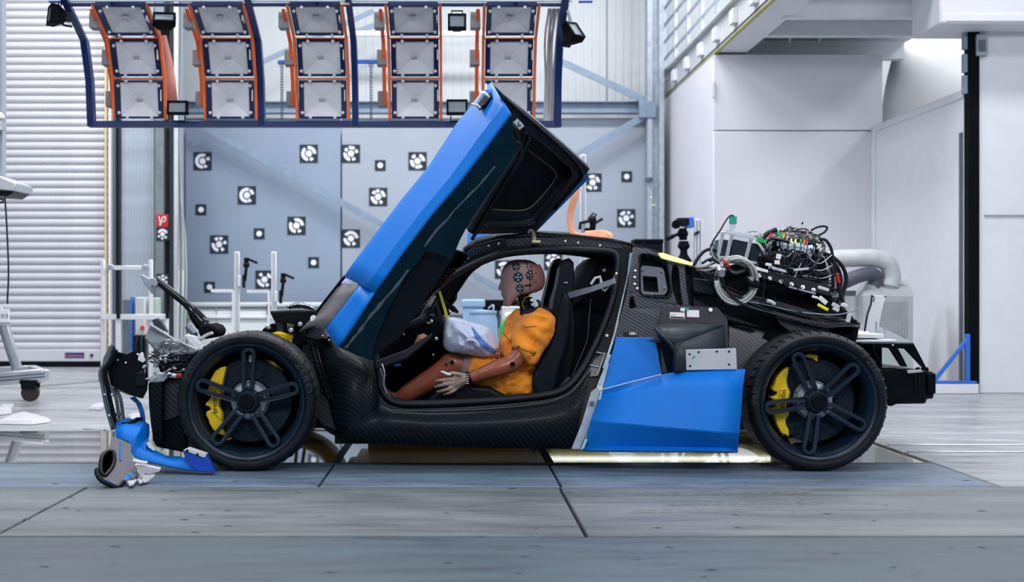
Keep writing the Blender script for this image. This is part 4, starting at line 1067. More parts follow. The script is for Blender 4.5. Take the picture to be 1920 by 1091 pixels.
MB().tube(spline([PP(x, y, off(wp, -.012)) for x, y in ((993, 256), (988, 268), (983, 280), (976, 296), (966, 314), (950, 340), (928, 376), (908, 410), (885, 448))], 5), .010, 8).build('sill_trim_edge', m_blackg, door_skin, smooth=180)

# ================================================================ REAR QUARTER
qp = plane(P(1154, 635, 6.14), P(1312, 620, 6.14), P(1240, 470, 6.40))
PORT = rpoly([(1199, 475), (1225, 478), (1251, 490), (1259, 545), (1254, 558), (1208, 555), (1200, 547)], 9)
S1 = rpoly([(1262, 494), (1272, 498), (1276, 540), (1280, 572), (1272, 572), (1262, 545), (1259, 520)], 5)
S2 = rpoly([(1181, 557), (1187, 555), (1192, 577), (1180, 577)], 3)
MB().plate([(1187, 462), (1212, 466), (1236, 474), (1262, 483), (1284, 492), (1288, 540), (1293, 572), (1316, 580), (1316, 625), (1240, 642), (1230, 640), (1150, 640), (1174, 551)], qp, .04, [PORT, S1, S2]).build('rear_quarter', m_carbon_q, car, bevel=.006, smooth=30)
MB().plate([(1190, 462), (1290, 488), (1300, 600), (1160, 600)], off(qp, .055), .02).build('quarter_inner', m_blackm, car)
MB().plate(rpoly([(1202, 497), (1244, 502), (1252, 545), (1246, 553), (1208, 552), (1201, 545)], 7), off(qp, .008), .02, [rpoly([(1205, 517), (1232, 519), (1235, 548), (1207, 546)], 2)]).build('port_bracket', M('bracket_grey', (.075, .08, .10), .4, metal=.3), car, bevel=.003)
for x, y in ((1205, 506), (1240, 509), (1246, 540), (1207, 550), (1222, 552)):
    MB().disc(PP(x, y, off(qp, .004)), qp[1], .005, 8, .006).build('bolt', m_steel_d, car)
MB().tube(spline([PP(x, y, off(qp, -.004)) for x, y in PORT[::2]], 3, True), .006, 6, closed=True).build('port_rim', m_carbon, car)
for x, y in ((1190, 520), (1191, 508), (1190, 533), (1195, 541)):
    MB().disc(PP(x, y, off(qp, -.004)), qp[1], .006, 10, .01).build('rivet', m_alu, car)
MB().plate([(1188, 500), (1194, 497), (1196, 546), (1178, 548)], off(qp, -.003), .006).build('sensor_plate', m_carbon_l, car)
lettering('chalk_number', '1881', m_white2, car, lambda x, y: PP(1180 + x, 628 - y, off(qp, -.006)), 13)
MB().plate([(1169, 622), (1195, 622), (1195, 633), (1169, 633)], off(qp, -.003), .004).build('black_tag', m_black, car)
# pale blue masking along the pillar edge and the skirt edge strip
MB().plate([(1181, 474), (1187, 474), (1189, 490), (1181, 520), (1172, 552), (1168, 552), (1176, 518)], off(body, -.006), .006).build('edge_tape', m_tape, car)
MB().plate([(1168, 552), (1172, 552), (1154, 630), (1134, 690), (1130, 690), (1150, 628)], off(body, -.006), .006).build('edge_tape', m_steel, car)
MB().plate([(1108, 735), (1122, 724), (1125, 735), (1116, 775), (1088, 843), (1071, 842), (1090, 795)], plane(P(1108, 735, 6.05), P(1125, 735, 6.05), P(1080, 842, 6.02)), .02).build('edge_strip', m_steel, car, bevel=.004)
MB().plate([(1122, 724), (1128, 722), (1136, 695), (1146, 665), (1141, 664), (1128, 702)], plane(P(1122, 724, 6.06), P(1128, 722, 6.06), P(1146, 665, 6.07)), .01).build('edge_strip', m_tape, car, bevel=.002)
MB().plate([(1125, 735), (1130, 730), (1121, 778), (1094, 843), (1088, 843), (1116, 775)], plane(P(1125, 735, 6.045), P(1130, 730, 6.045), P(1090, 842, 6.01)), .01).build('edge_strip', m_tape, car, bevel=.002)
MB().disc(P(1110, 756, 6.035), (0, 1, 0), .011, 10, .012).build('bolt', m_steel_d, car)
MB().plate([(1100, 705), (1114, 675), (1133, 660), (1137, 664), (1120, 705), (1106, 706)], off(body, -.012), .006).build('hinge_window', m_carbon_l, car)
for a, b in (((1118, 660), (1137, 664)), ((1134, 664), (1120, 704)), ((1106, 684), (1122, 688))):
    MB().tube([PP(*a, off(body, -.018)), PP(*b, off(body, -.018))], .003, 5).build('hinge_rod', m_steel, car)
MB().disc(PP(1138, 629, off(body, -.002)), body[1], .008, 8, .005).build('paint_dab', m_white2, car)
# ---- blue side skirt
MB().plate([(1156, 632), (1226, 632), (1234, 660), (1242, 705), (1128, 734)], plane(P(1156, 632, 6.13), P(1226, 632, 6.13), P(1140, 730, 6.07)), .015).build('skirt_back_plate', m_blue, car, bevel=.003)
XS = [1127, 1180, 1240, 1268, 1300, 1350, 1397]
sk = [prow([1127, 1180, 1242, 1268, 1300, 1350, 1397], [731, 718, 703, 698, 697, 695, 693], [6.07, 6.05, 6.03, 6.02, 6.02, 6.02, 6.02]),
      prow([1120, 1178, 1240, 1266, 1298, 1346, 1392], [755, 745, 735, 732, 731, 731, 731], [6.04, 6.01, 5.98, 5.975, 5.97, 5.97, 5.98]),
      prow([1108, 1170, 1236, 1262, 1295, 1342, 1386], [788, 793, 799, 801, 804, 808, 811], [5.99, 5.95, 5.92, 5.915, 5.91, 5.91, 5.93]),
      prow([1107, 1169, 1236, 1262, 1295, 1342, 1386], [790, 795, 801, 803, 806, 810, 813], [5.99, 5.952, 5.922, 5.917, 5.912, 5.912, 5.932]),
      prow([1096, 1160, 1230, 1260, 1294, 1340, 1383], [836, 837, 837, 838, 838, 839, 839], [6.03, 6.02, 6.01, 6.0, 6.0, 6.0, 6.0]),
      prow([1093, 1160, 1230, 1260, 1294, 1340, 1383], [843, 844, 845, 845, 845, 846, 846], [6.0, 5.985, 5.98, 5.975, 5.97, 5.97, 5.975]),
      prow([1093, 1160, 1230, 1260, 1294, 1340, 1383], [844, 845, 846, 846, 846, 847, 847], [6.4] * 7)]
MB().grid(sk).build('side_skirt', m_blue, car, solid=.012, smooth=14)
MB().tube([P(1126, 731, 6.05), P(1150, 725, 6.04), P(1180, 717, 6.03), P(1240, 702, 6.015)], .006, 6, flat=.6).build('skirt_edge', m_tape, car)
MB().grid([[P(1242, 703, 6.03), P(1268, 698, 6.02), P(1300, 697, 6.02), P(1350, 695, 6.02), P(1397, 693, 6.02)], [P(1242, 701, 6.2), P(1268, 697, 6.2), P(1300, 696, 6.2), P(1345, 694, 6.2), P(1392, 692, 6.2)]]).build('skirt_ledge', m_blue, car, solid=.006)
# ---- air intake
ip = plane(P(1241, 573, 6.17), P(1345, 576, 6.17), P(1300, 690, 6.10))
MB().plate(rpoly([(1241, 573), (1346, 576), (1365, 598), (1367, 700), (1240, 700), (1237, 600)], 4), ip, .012).build('intake_plate', M('intake_black', (.014, .018, .022), .45), car, bevel=.003)
# scoop: curved lip running from the front corner back to a tip
top = [(1227, 612), (1245, 605), (1280, 605), (1320, 607), (1356, 608)]
lip = [(1231, 617), (1246, 631), (1258, 640), (1268, 648), (1290, 634), (1325, 622), (1356, 609)]
MB().grid([[P(1240, 606, 6.15), P(1260, 606, 6.15), P(1290, 606, 6.15), P(1325, 608, 6.15), P(1356, 608, 6.14)],
           [P(1233, 613, 6.06), P(1256, 618, 6.05), P(1285, 618, 6.06), P(1322, 614, 6.09), P(1357, 609, 6.12)],
           [P(1228, 614, 6.02), P(1250, 634, 6.00), P(1270, 648, 6.00), P(1310, 630, 6.06), P(1357, 610, 6.12)]]).build('intake_top', m_duct, car, solid=.010, smooth=50)
MB().grid([[P(1266, 645, 6.00), P(1290, 638, 6.03), P(1325, 624, 6.07), P(1358, 611, 6.12)], [P(1268, 670, 5.99), P(1295, 668, 6.02), P(1330, 662, 6.07), P(1360, 655, 6.13)], [P(1268, 697, 6.0), P(1296, 697, 6.03), P(1330, 697, 6.07), P(1360, 697, 6.13)]]).build('intake_side', m_duct, car, solid=.010, smooth=50)
MB().grid([[P(1228, 614, 6.015), P(1247, 632, 5.995), P(1260, 644, 5.99), P(1270, 656, 5.99), P(1270, 697, 5.995)], [P(1227, 616, 6.03), P(1243, 634, 6.02), P(1256, 647, 6.01), P(1263, 660, 6.01), P(1263, 697, 6.015)]]).build('intake_lip', m_duct, car, solid=.008, smooth=60)
MB().plate([(1232, 622), (1262, 650), (1264, 698), (1240, 700)], plane(P(1232, 622, 6.14), P(1262, 650, 6.06), P(1264, 698, 6.06)), .01).build('intake_core', m_carbon, car)
MB().plate([(1256, 585), (1284, 586), (1284, 598), (1256, 597)], off(ip, -.003), .002).build('paper_label', m_label, car, smooth=0)
MB().plate([(1257, 593), (1283, 594.4), (1283, 597.2), (1257, 596.2)], off(ip, -.0036), .001).build('label_bar', m_print, car, smooth=0)
MB().plate([(1276, 577), (1284, 577), (1284, 584), (1276, 583)], off(ip, -.003), .002).build('paper_label', m_label, car, smooth=0)
MB().plate([(1288, 581), (1311, 581.5), (1311, 595), (1288, 594)], off(ip, -.003), .002).build('paper_label', m_label, car, smooth=0)
MB().plate([(1285, 577), (1292, 577), (1291, 582), (1286, 582)], off(ip, -.005), .002).build('green_tape', m_teal, car, smooth=0)
lettering('label_print', 'H 72', m_print, car, lambda x, y: PP(1258 + x, 592 - y, off(ip, -.0036)), 9)
MB().disc(PP(1332, 581, off(ip, -.004)), ip[1], .010, 12, .01).build('rivet', m_alu, car)
# ---- aluminium plate
ap = plane(P(1286, 656, 6.0), P(1380, 653, 6.0), P(1287, 694, 6.01))
pm = MB().plate([(1286, 656), (1380, 653), (1382, 692), (1287, 694)], ap, .006).build('aluminium_plate', m_alu_w, car, bevel=.001, seg=1)
for x, y in ((1293, 664), (1310, 660), (1344, 659), (1367, 659), (1294, 686), (1367, 683)):
    MB().disc(PP(x, y, off(ap, -.002)), ap[1], .0048, 10, .004).build('bolt_hole', m_black, pm)
MB().tube([PP(1298, 671, off(ap, -.003)), PP(1303, 667, off(ap, -.003))], .006, 6, flat=.4).build('ink_mark', m_teal, pm)

# ================================================================ REAR CHASSIS
rc = plane(P(1300, 600, 6.30), P(1600, 600, 6.30), P(1450, 480, 6.42))
MB().plate([(1290, 496), (1312, 498), (1335, 498), (1360, 500), (1440, 512), (1510, 530), (1560, 552), (1600, 590), (1613, 612), (1608, 640), (1560, 650), (1450, 640), (1366, 640), (1310, 640), (1290, 590)], rc, 1.2).build('rear_tub', m_blackm, car, bevel=.02, smooth=30)
MB().plate([(1366, 608), (1400, 612), (1440, 622), (1470, 640), (1430, 662), (1395, 700), (1366, 700)], plane(P(1366, 608, 6.26), P(1470, 640, 6.28), P(1366, 700, 6.20)), .02).build('arch_panel', m_carbon_l, car, bevel=.004)
MB().plate([(1450, 580), (1500, 592), (1545, 600), (1560, 625), (1480, 622), (1462, 604)], plane(P(1450, 580, 6.2), P(1545, 600, 6.2), P(1480, 622, 6.16)), .02).build('arch_rib', m_carbon_l, car, bevel=.01)
MB().plate([(1300, 520), (1330, 524), (1400, 545), (1470, 575), (1540, 598), (1535, 604), (1450, 584), (1380, 562), (1300, 548)], plane(P(1300, 520, 6.24), P(1540, 598, 6.22), P(1300, 548, 6.22)), .03).build('deck_beam', m_carbon, car, bevel=.008)
MB().plate([(1300, 556), (1366, 590), (1430, 612), (1424, 616), (1360, 600), (1300, 580)], plane(P(1300, 556, 6.24), P(1430, 612, 6.22), P(1300, 580, 6.22)), .03).build('deck_beam', m_carbon, car, bevel=.008)
MB().box2((P(1395, 0, 6.4).x, 6.42, .20), (P(1660, 0, 6.4).x, 7.58, .62)).build('rear_subframe', m_blackm, car, bevel=.03)
# rear deck over the shoulder
dk = []
DX = [1187, 1236, 1262, 1300]; DY = [462, 474, 483, 497]
n0 = [PP(x, y, off(qp, .01)) for x, y in zip(DX, DY)]
for k in range(5): dk.append([V((p.x, p.y + (7.0 - p.y) * 2 * k / 4, p.z + .03 * math.sin(math.pi * k / 4))) for p in n0])
MB().grid(dk).build('rear_deck', m_carbon, car, solid=.02, smooth=60)
MB().plate([(1233, 474.5), (1243, 473.5), (1272, 483), (1300, 493), (1298, 498), (1270, 492), (1240, 484)], off(qp, -.02), .008).build('yellow_strip', m_yelp, car, bevel=.001)
# slanted bolted bar with washers
bp = plane(P(1410, 500, 6.22), P(1550, 545, 6.22), P(1410, 520, 6.20))
bar = MB().plate([(1405, 500), (1425, 503), (1556, 535), (1560, 556), (1540, 552), (1420, 520), (1405, 516)], bp, .04).build('bolted_bar', m_black, car, bevel=.004)
for x, y in ((1423.5, 516.5), (1443.5, 521.7), (1464, 527.5), (1484, 533), (1505, 538.3), (1525, 543.6)):
    MB().disc(PP(x, y, off(bp, -.003)), bp[1], .0105, 14, .006).build('washer', m_alu, bar)
    MB().disc(PP(x, y, off(bp, -.008)), bp[1], .005, 8, .006).build('bolt', m_steel, bar)
MB().plate([(1479, 536), (1530, 549), (1529, 552), (1479, 539)], off(bp, -.006), .004).build('scale_strip', m_greywall, bar)
MB().plate([(1406, 496), (1440, 506), (1440, 511), (1407, 503)], off(bp, -.012), .01).build('clamp_strip', m_alu_w, bar)
MB().plate([(1442, 497), (1475, 507), (1475, 511), (1442, 503)], off(bp, -.012), .01).build('clamp_strip', m_steel, bar)
# tail structure
tb = plane(P(1660, 692, 6.35), P(1755, 697, 6.35), P(1665, 755, 6.35))
MB().plate([(1640, 690), (1700, 690), (1752, 697), (1752, 748), (1738, 748), (1738, 757), (1668, 758), (1640, 770)], tb, 1.1).build('tail_beam', m_black, car, bevel=.012)
MB().plate([(1664, 745), (1700, 748), (1690, 754), (1670, 762)], off(tb, -.03), .05).build('tail_lip', m_blackm, car, bevel=.004)
for x in (1716, 1722): MB().plate([(x, 700), (x + 3, 700), (x + 1, 740), (x - 1, 740)], off(tb, -.008), .01).build('tail_rib', m_blackg, car)
MB().plate([(1740, 700), (1755, 700), (1755, 738), (1740, 738)], off(tb, -.02), .3).build('tail_end_cap', m_blackm, car, bevel=.005)
bkp = plane(P(1632, 645, 6.30), P(1715, 644, 6.30), P(1740, 697, 6.32))
MB().plate([(1632, 644), (1713, 643), (1722, 660), (1735, 685), (1741, 698), (1736, 696), (1724, 680), (1710, 668), (1697, 654), (1684, 653), (1696, 676), (1702, 688), (1690, 687), (1674, 662), (1668, 653), (1640, 650), (1648, 672), (1656, 688), (1650, 684), (1640, 665)], bkp, .03).build('tail_bracket', m_blackm, car, bevel=.003)
MB().plate([(1632, 644), (1713, 643), (1722, 660), (1741, 698), (1736, 696), (1697, 654), (1684, 653), (1702, 688), (1690, 687), (1668, 653), (1636, 650)], off(bkp, .5), .03).build('tail_bracket', m_blackm, car, bevel=.003)
MB().plate([(1614, 641), (1712, 642), (1713, 645), (1614, 644)], off(bkp, -.01), .6).build('tail_shelf', m_steel_d, car)
MB().ball(P(1674, 647, 6.28), .006, 8, 6).build('bolt', m_alu, car)
for x in (1722, 1732, 1738):
    MB().cyl(P(x, 697, 6.4), P(x - 2, 689, 6.4), .012, n=8).build('stud', m_black, car)
MB().plate([(1700, 694), (1725, 692), (1730, 695), (1702, 697)], plane(P(1700, 694, 6.33), P(1730, 694, 6.33), P(1715, 690, 6.5)), .008).build('shim_plate', m_alu, car)
MB().prism([P(1583, 634, 6.3), P(1590, 622, 6.5), P(1628, 623, 6.5), P(1636, 632, 6.3)], (0, 0, .008)).box2(P(1584, 634, 6.30), P(1635, 624, 6.48)).build('white_block', m_white2, car, bevel=.006)
MB().box2(P(1600, 642, 6.28), P(1654, 634, 6.5)).build('aluminium_shelf', m_alu_w, car, bevel=.004)
tp = plane(P(1622, 628, 6.5), P(1660, 553, 6.52), P(1640, 553, 6.46))
tp = plane(P(1620, 628, 6.52), P(1650, 628, 6.52), P(1635, 553, 6.54))
sp_ = MB().plate([(1622, 626), (1624, 610), (1636, 553), (1662, 554), (1656, 572), (1650, 600), (1646, 632), (1620, 632)], tp, .006).build('thin_plate', m_alu_w, car, bevel=.001, seg=1)
for x, y in ((1638, 556), (1639, 560), (1638, 564), (1660, 556)):
    MB().disc(PP(x, y, off(tp, -.002)), tp[1], .004, 8, .003).build('plate_hole', m_black, sp_)
MB().tube([P(1621, 622, 6.48), P(1626, 590, 6.48), P(1633, 570, 6.49), P(1635, 553, 6.5)], .005, 6).build('plate_wire', m_cable, sp_)
for x, y in ((1643, 603), (1658, 610)):
    MB().cyl(P(x, 640, 6.4), P(x, y, 6.4), .005, n=8).build('threaded_rod', m_alu, car)

# ================================================================ CABIN INTERIOR
bk = plane(P(1110, 600, 6.95), P(1160, 600, 6.95), P(1110, 700, 6.95))
MB().prism([P(x, y, 6.55) for x, y in ((1092, 560), (1100, 545), (1108, 522), (1122, 490), (1138, 476), (1170, 474), (1170, 640), (1120, 715), (1070, 748), (1030, 748), (1050, 620))], (0, 1.2, 0)).build('rear_bulkhead', m_blackm, car, bevel=.02, smooth=30)
MB().tube(spline([P(1052, 760, 6.5), P(1075, 700, 6.5), P(1100, 640, 6.5), P(1104, 600, 6.5), P(1108, 560, 6.5)], 5), .0028, 5).build('seat_belt', m_steel_d, car)
MB().plate([(1064, 548), (1108, 537), (1152, 521), (1153, 531), (1110, 547), (1066, 560)], plane(P(1064, 548, 6.52), P(1152, 521, 6.26), P(1066, 560, 6.50)), .004).build('seat_belt', m_steel, car)
MB().tube([P(1108, 533, 6.42), P(1116, 521, 6.42), P(1125, 519, 6.42), P(1127, 527, 6.42), P(1128, 540, 6.42)], .008, 6).build('belt_guide', m_alu_w, car)
MB().tube([P(1128, 541, 6.4), P(1135, 546, 6.4), P(1144, 534, 6.36), P(1156, 512, 6.3)], .006, 6).build('belt_bracket', m_alu, car)
for x, y in ((1133, 507), (1152, 513)): MB().ball(P(x, y, 6.5), .012, 8, 6).build('roll_bar_bolt', m_alu, car)
# seats
def seat(Yc, dx, name):
    s = MB()
    prof = [(1000, 745), (1012, 700), (1022, 650), (1028, 600), (1034, 560), (1042, 530), (1048, 500), (1056, 487), (1066, 484), (1074, 492), (1075, 520), (1072, 560), (1078, 610), (1076, 660), (1066, 710), (1056, 748)]
    prof = [(x + dx, y) for x, y in prof]
    rows = []
    for k, (dy, ins) in enumerate(((-.10, .5), (-.07, .1), (.0, 0), (.07, .1), (.10, .5))):
        c = (1045 + dx, 620)
        rows.append([P(x + (c[0] - x) * ins * .25, y + (c[1] - y) * ins * .06, Yc) + V((0, dy, 0)) for x, y in prof])
    s.grid(rows, cu=True, cap=True)
    o = s.build(name, m_leather, car, smooth=60)
    def wing(d, sgn, nm):
        w = [(1004, 748), (996, 720), (998, 700), (1010, 676), (1026, 650), (1036, 622), (1042, 590), (1048, 560), (1056, 540), (1068, 560), (1070, 600), (1066, 640), (1050, 690), (1040, 748)]
        MB().prism([P(x + dx, y, Yc + d) for x, y in w], (0, sgn * .06, 0)).build(nm, m_leather, o, bevel=.022, seg=3, smooth=40)
    wing(-.20, -1, 'side_bolster'); wing(.20, 1, 'side_bolster')
    MB().prism([P(x + dx, y, Yc - .24) for x, y in ((800, 748), (830, 728), (880, 722), (920, 726), (955, 745), (1010, 760), (1010, 775), (800, 775))], (0, .48, 0)).build('cushion', m_leather, o, bevel=.02, seg=3)
    MB().box(P(1061 + dx, 530, Yc - .112), (.022, .012, .010)).build('belt_slot', m_steel, o, bevel=.003)
    return o
seat(6.62, 0, 'driver_seat')
MB().prism([P(x, y, 6.36) for x, y in ((1040, 745), (1052, 722), (1066, 705), (1082, 718), (1084, 750))], (0, .05, 0)).build('seat_hinge_cover', m_duct, car, bevel=.01)
ps = seat(7.40, -18, 'passenger_seat')
# dashboard, column, wheel and airbag
db = [prow([700, 740, 780, 812, 830], [640, 618, 604, 596, 600], [7.0] * 5), prow([700, 745, 790, 820, 834], [660, 650, 640, 632, 640], [7.0] * 5)]
MB().prism([P(x, y, 6.40) for x, y in ((716, 655), (740, 625), (770, 604), (806, 592), (828, 596), (834, 612), (826, 632), (800, 640), (775, 650), (740, 672), (712, 690))], (0, 1.35, 0)).build('dashboard', m_blackm, car, bevel=.02, smooth=30)
for x, y, r in ((757, 627, .006), (800, 594, .006), (809, 602, .010), (818, 635, .010), (812, 665, .006)):
    MB().ball(P(x, y, 6.38), r, 8, 6).build('dash_glint', m_alu, car)
MB().box(P(803, 605, 6.37), (.018, .01, .008), Matrix.Rotation(R(25), 3, 'Y')).build('yellow_clip', M('clip_lime', (.35, .42, .03), .5), car)
MB().tube(spline([P(735, 612, 6.38), P(765, 612, 6.36), P(790, 600, 6.36), P(800, 585, 6.40), P(815, 560, 6.5)], 5), .022, 8).build('dash_pad', m_leather, car)
MB().tube([P(775, 660, 6.40), P(778, 652, 6.38), P(783, 645, 6.37), P(790, 635, 6.37), P(796, 632, 6.37), P(802, 633, 6.38)], [.006, .010, .016, .022, .018, .008], 8).build('frayed_trim', m_copper, car, mods=(displace(.012, .015),))
MB().box(P(745, 684, 6.42), (.035, .01, .014), Matrix.Rotation(R(-4), 3, 'Y')).build('blue_connector', m_blue_b, car)
MB().tube(spline([P(712, 690, 6.16), P(718, 710, 6.16), P(722, 730, 6.18), P(733, 748, 6.2)], 5), .008, 6).build('door_wiring', m_steel_d, car)
MB().tube(spline([P(716, 682, 6.18), P(721, 700, 6.16), P(719, 722, 6.16), P(726, 740, 6.18)], 5), .004, 6).build('door_wiring', m_alu, car)
wc = P(826, 604, 6.66); wn = V((1, 0, .35)).normalized(); wa, wb_ = frame(wn)
sw = MB().tube([wc + wa * (math.cos(t) * .18) + wb_ * (math.sin(t) * .18) for t in [k * math.pi / 14 for k in range(28)]], .014, 8, closed=True).build('steering_wheel', m_leather, car, smooth=180)
MB().cyl(wc, wc - wn * .25, .035, .045, 12).build('steering_column', m_blackm, car)
for a in (0, 120, 240):
    t = R(a + 30); MB().bar(wc, wc + wa * (math.cos(t) * .175) + wb_ * (math.sin(t) * .175), .03, .014).build('spoke', m_blackm, sw)
MB().prism([P(x, y, 6.45) for x, y in ((822, 547), (826, 545), (843, 600), (838, 603))], (0, .03, 0)).build('yellow_strip', M('strip_bright', (.85, .80, .08), .5), car)
MB().prism([P(x, y, 6.48) for x, y in ((827, 549), (832, 560), (850, 600), (842, 602))], (0, .03, 0)).build('strip_backing', m_black, car)
MB().plate([(830, 566), (850, 578), (858, 588), (850, 588), (836, 574)], plane(P(830, 566, 6.5), P(858, 588, 6.5), P(836, 580, 6.52)), .02).build('gauge_hood', m_black, car, bevel=.004)
# airbag: a slack, sharply creased cloth bag
outl = [(842, 592), (862, 594), (882, 601), (903, 608), (920, 613), (929, 626), (933, 642), (936, 657), (930, 668), (916, 671), (902, 666), (880, 664), (856, 664), (838, 661), (830, 648), (828, 630), (830, 612), (836, 600)]
random.seed(12)
ctr = (880, 634)
rows = []
for i, f in enumerate((1, .96, .84, .66, .46, .26, .06)):
    row = []
    for k, (x, y) in enumerate(outl):
        jx = random.uniform(-6, 6) * (0 < i < 6); jy = random.uniform(-6, 6) * (0 < i < 6)
        bul = math.sqrt(max(0, 1 - f * f)) * .17
        row.append(P(ctr[0] + (x - ctr[0]) * f + jx, ctr[1] + (y - ctr[1]) * f + jy, 6.47 - bul + random.uniform(-.030, .030) * (i > 0)))
    rows.append(row)
back = [[V((p.x, 12.94 - p.y, p.z)) for p in r_] for r_ in rows[1:]]
bag = MB().grid(list(reversed(back)) + rows, cu=True, cap=True).build('airbag', m_bag, car, sub=1, smooth=16, mods=(displace(.010, .04),))
bgb = BVHTree.FromObject(bag, bpy.context.evaluated_depsgraph_get())
def on_bag(px, py, lift=.007):
    d = V(((px - CX) / F, 1, -(py - CY) / F)).normalized(); h = bgb.ray_cast(V((0, 0, H)), d)
    return (h[0] - d * lift) if h[0] is not None else P(px, py, 6.6)
A_ = [(884, 612), (888, 622), (893, 634), (900, 644), (908, 652), (918, 659), (928, 664)]; B_ = [(885, 612), (894, 622), (902, 632), (911, 641), (919, 649), (927, 655), (933, 660)]
A_ = [tuple(p)[:2] for p in spline([V((*p, 0)) for p in A_], 5)]; B_ = [tuple(p)[:2] for p in spline([V((*p, 0)) for p in B_], 5)]
lab(MB().grid([[on_bag(a[0] + (b[0] - a[0]) * t, a[1] + (b[1] - a[1]) * t) for a, b in zip(A_, B_)] for t in (0, .2, .4, .6, .8, 1)]).build('chalk_mark', m_bagb, bag, smooth=60), 'blue chalk smear on the pale airbag')
MB().grid([[P(840, 590, 6.53), P(848, 580, 6.55), P(856, 582, 6.6)], [P(832, 602, 6.45), P(848, 588, 6.48), P(866, 590, 6.52)]]).build('airbag_neck', m_bag, car, solid=.006)
# ================================================================ WHEELS
def wheel(hx, hy, phase, mir=False, y_out=6.0, spoke_n=5, front=True):
    """rim (the part) with tyre, spokes, cap, disc, caliper, letters as sub-parts"""
    sgn = -1 if mir else 1
    c = P(hx, hy, 6.0); c = V((c.x, y_out, c.z)); ax = V((0, sgn, 0))
    Rt = .339
    rim = MB().lathe([(.283, .006), (.279, -.004), (.268, .002), (.262, .020), (.254, .045), (.246, .09), (.242, .16), (.250, .21), (.268, .235), (.262, .235), (.240, .20), (.235, .16), (.240, .09), (.248, .05), (.256, .03), (.270, .014)][::1], c, ax, 72, closed=True).build('wheel', m_rim, car, smooth=50)
    tw = .245 if front else .27
    prof = [(.272, .012), (.281, .000), (.288, -.006), (.300, -.010), (.314, -.008), (.325, .002), (.331, .014), (.3345, .022)]
    y = .030
    prof += [(.3365, y)]
    for g in (.065, .115, .165, .205):
        prof += [(.3385, g - .006), (.331, g - .0045), (.331, g + .0045), (.3385, g + .006)]
    prof += [(.337, tw - .02), (.332, tw), (.318, tw + .018), (.298, tw + .020), (.275, tw + .008), (.266, tw)]
    i0 = next(i for i, p in enumerate(prof) if p[0] > .331); i1 = next(i for i, p in enumerate(prof) if p[1] >= tw and p[0] > .32)
    MB().lathe(prof[:i0 + 1], c, ax, 96).lathe(prof[i1:], c, ax, 96).build('tyre', m_tyre, rim, smooth=32)
    MB().lathe(prof[i0:i1 + 1], c, ax, 96).build('tread', m_tread, rim, smooth=32)
    if not mir:
        gs = MB()
        for k in range(46):                                    # shoulder sipes
            t = 2 * math.pi * (k + .3) / 46; d = V((math.cos(t), 0, math.sin(t))); tg = V((-math.sin(t), 0, math.cos(t)))
            p0 = c + d * .329 + V((0, .008, 0)) ; p1 = c + d * .3375 + V((0, .030, 0)) + tg * .004; p2 = c + d * .3392 + V((0, .058, 0)) + tg * .014
            for a, b in ((p0, p1), (p1, p2)):
                gs.bar(a, b, .0062, .0046, up=d)
        gs.build('tread_sipes', m_black, rim, smooth=0, kind='stuff')
        MB().tube([c + V((math.cos(t) * .2885, -.0058, math.sin(t) * .2885)) for t in [k * math.pi / 36 for k in range(72)]], .0018, 5, closed=True).build('bead_line', m_black, rim)
    # double spokes: a long slotted loop each
    if not mir or True:
        for k in range(spoke_n):
            t = R(phase - 72 * k); d = V((math.cos(t), 0, math.sin(t))); s = V((-math.sin(t), 0, math.cos(t)))
            def q(r, w, y):
                return c + d * r + s * w + V((0, y * sgn, 0))
            def outline(r0, r1, w0, w1, n=7):
                o = []
                for i in range(n + 1):
                    a = -math.pi / 2 + math.pi * i / n; o.append((r1 - w1 + math.cos(a) * w1, math.sin(a) * w1))
                for i in range(n + 1):
                    a = math.pi / 2 + math.pi * i / n; o.append((r0 + w0 + math.cos(a) * w0, math.sin(a) * w0))
                return o
            O = outline(.040, .262, .030, .0345); I = outline(.072, .244, .010, .0165)
            def dep(r): return .028 - .022 * min(1, max(0, (r - .06) / .18)) + (.010 if r < .05 else 0)
            m = MB()
            of = [q(r, w, dep(r)) for r, w in O]; hf = [q(r, w, dep(r)) for r, w in I]
            th = .034
            b = len(m.v); m.v = of + hf + [p + V((0, th * sgn, 0)) for p in of + hf]; n = len(of) + len(hf)
            for tri in geometry.tessellate_polygon([of, hf]):
                m.f.append(tuple(tri)); m.f.append(tuple(n + i for i in reversed(tri)))
            kk = 0
            for L_ in (len(of), len(hf)):
                for i in range(L_):
                    j = (i + 1) % L_; m.f.append((kk + i, kk + j, n + kk + j, n + kk + i))
                kk += L_
            m.build('spoke', m_rim, rim, bevel=.007, seg=3, smooth=50)
        MB().lathe([(0, .016), (.046, .016), (.053, .026), (.053, .06), (0, .06)], c, ax, 32).build('hub', m_rim, rim, smooth=40)
        MB().lathe([(.0, -.004), (.034, -.004), (.0395, .002), (.041, .010), (.041, .03)], c, ax, 28).build('hub_cap', m_black, rim, smooth=40)
        MB().lathe([(.0405, .004), (.0455, .004), (.0455, .02), (.0405, .02)], c, ax, 28, closed=True).build('cap_ring', m_rim, rim)
    if mir: return rim
    MB().lathe([(.105, .11), (.203, .11), (.205, .113), (.205, .139), (.203, .142), (.09, .142)], c, ax, 56).build('brake_disc', m_disc, rim, smooth=30)
    h = MB(); random.seed(2)
    for r in (.125, .145, .165, .183, .196):
        n = int(r * 170)
        for k in range(n):
            t = 2 * math.pi * (k + .37 * r * 100) / n
            h.disc(c + V((math.cos(t) * r, .1092, math.sin(t) * r)), ax, .0026, 6, .0015)
    h.build('drilled_holes', m_black, rim, smooth=0, kind='stuff')
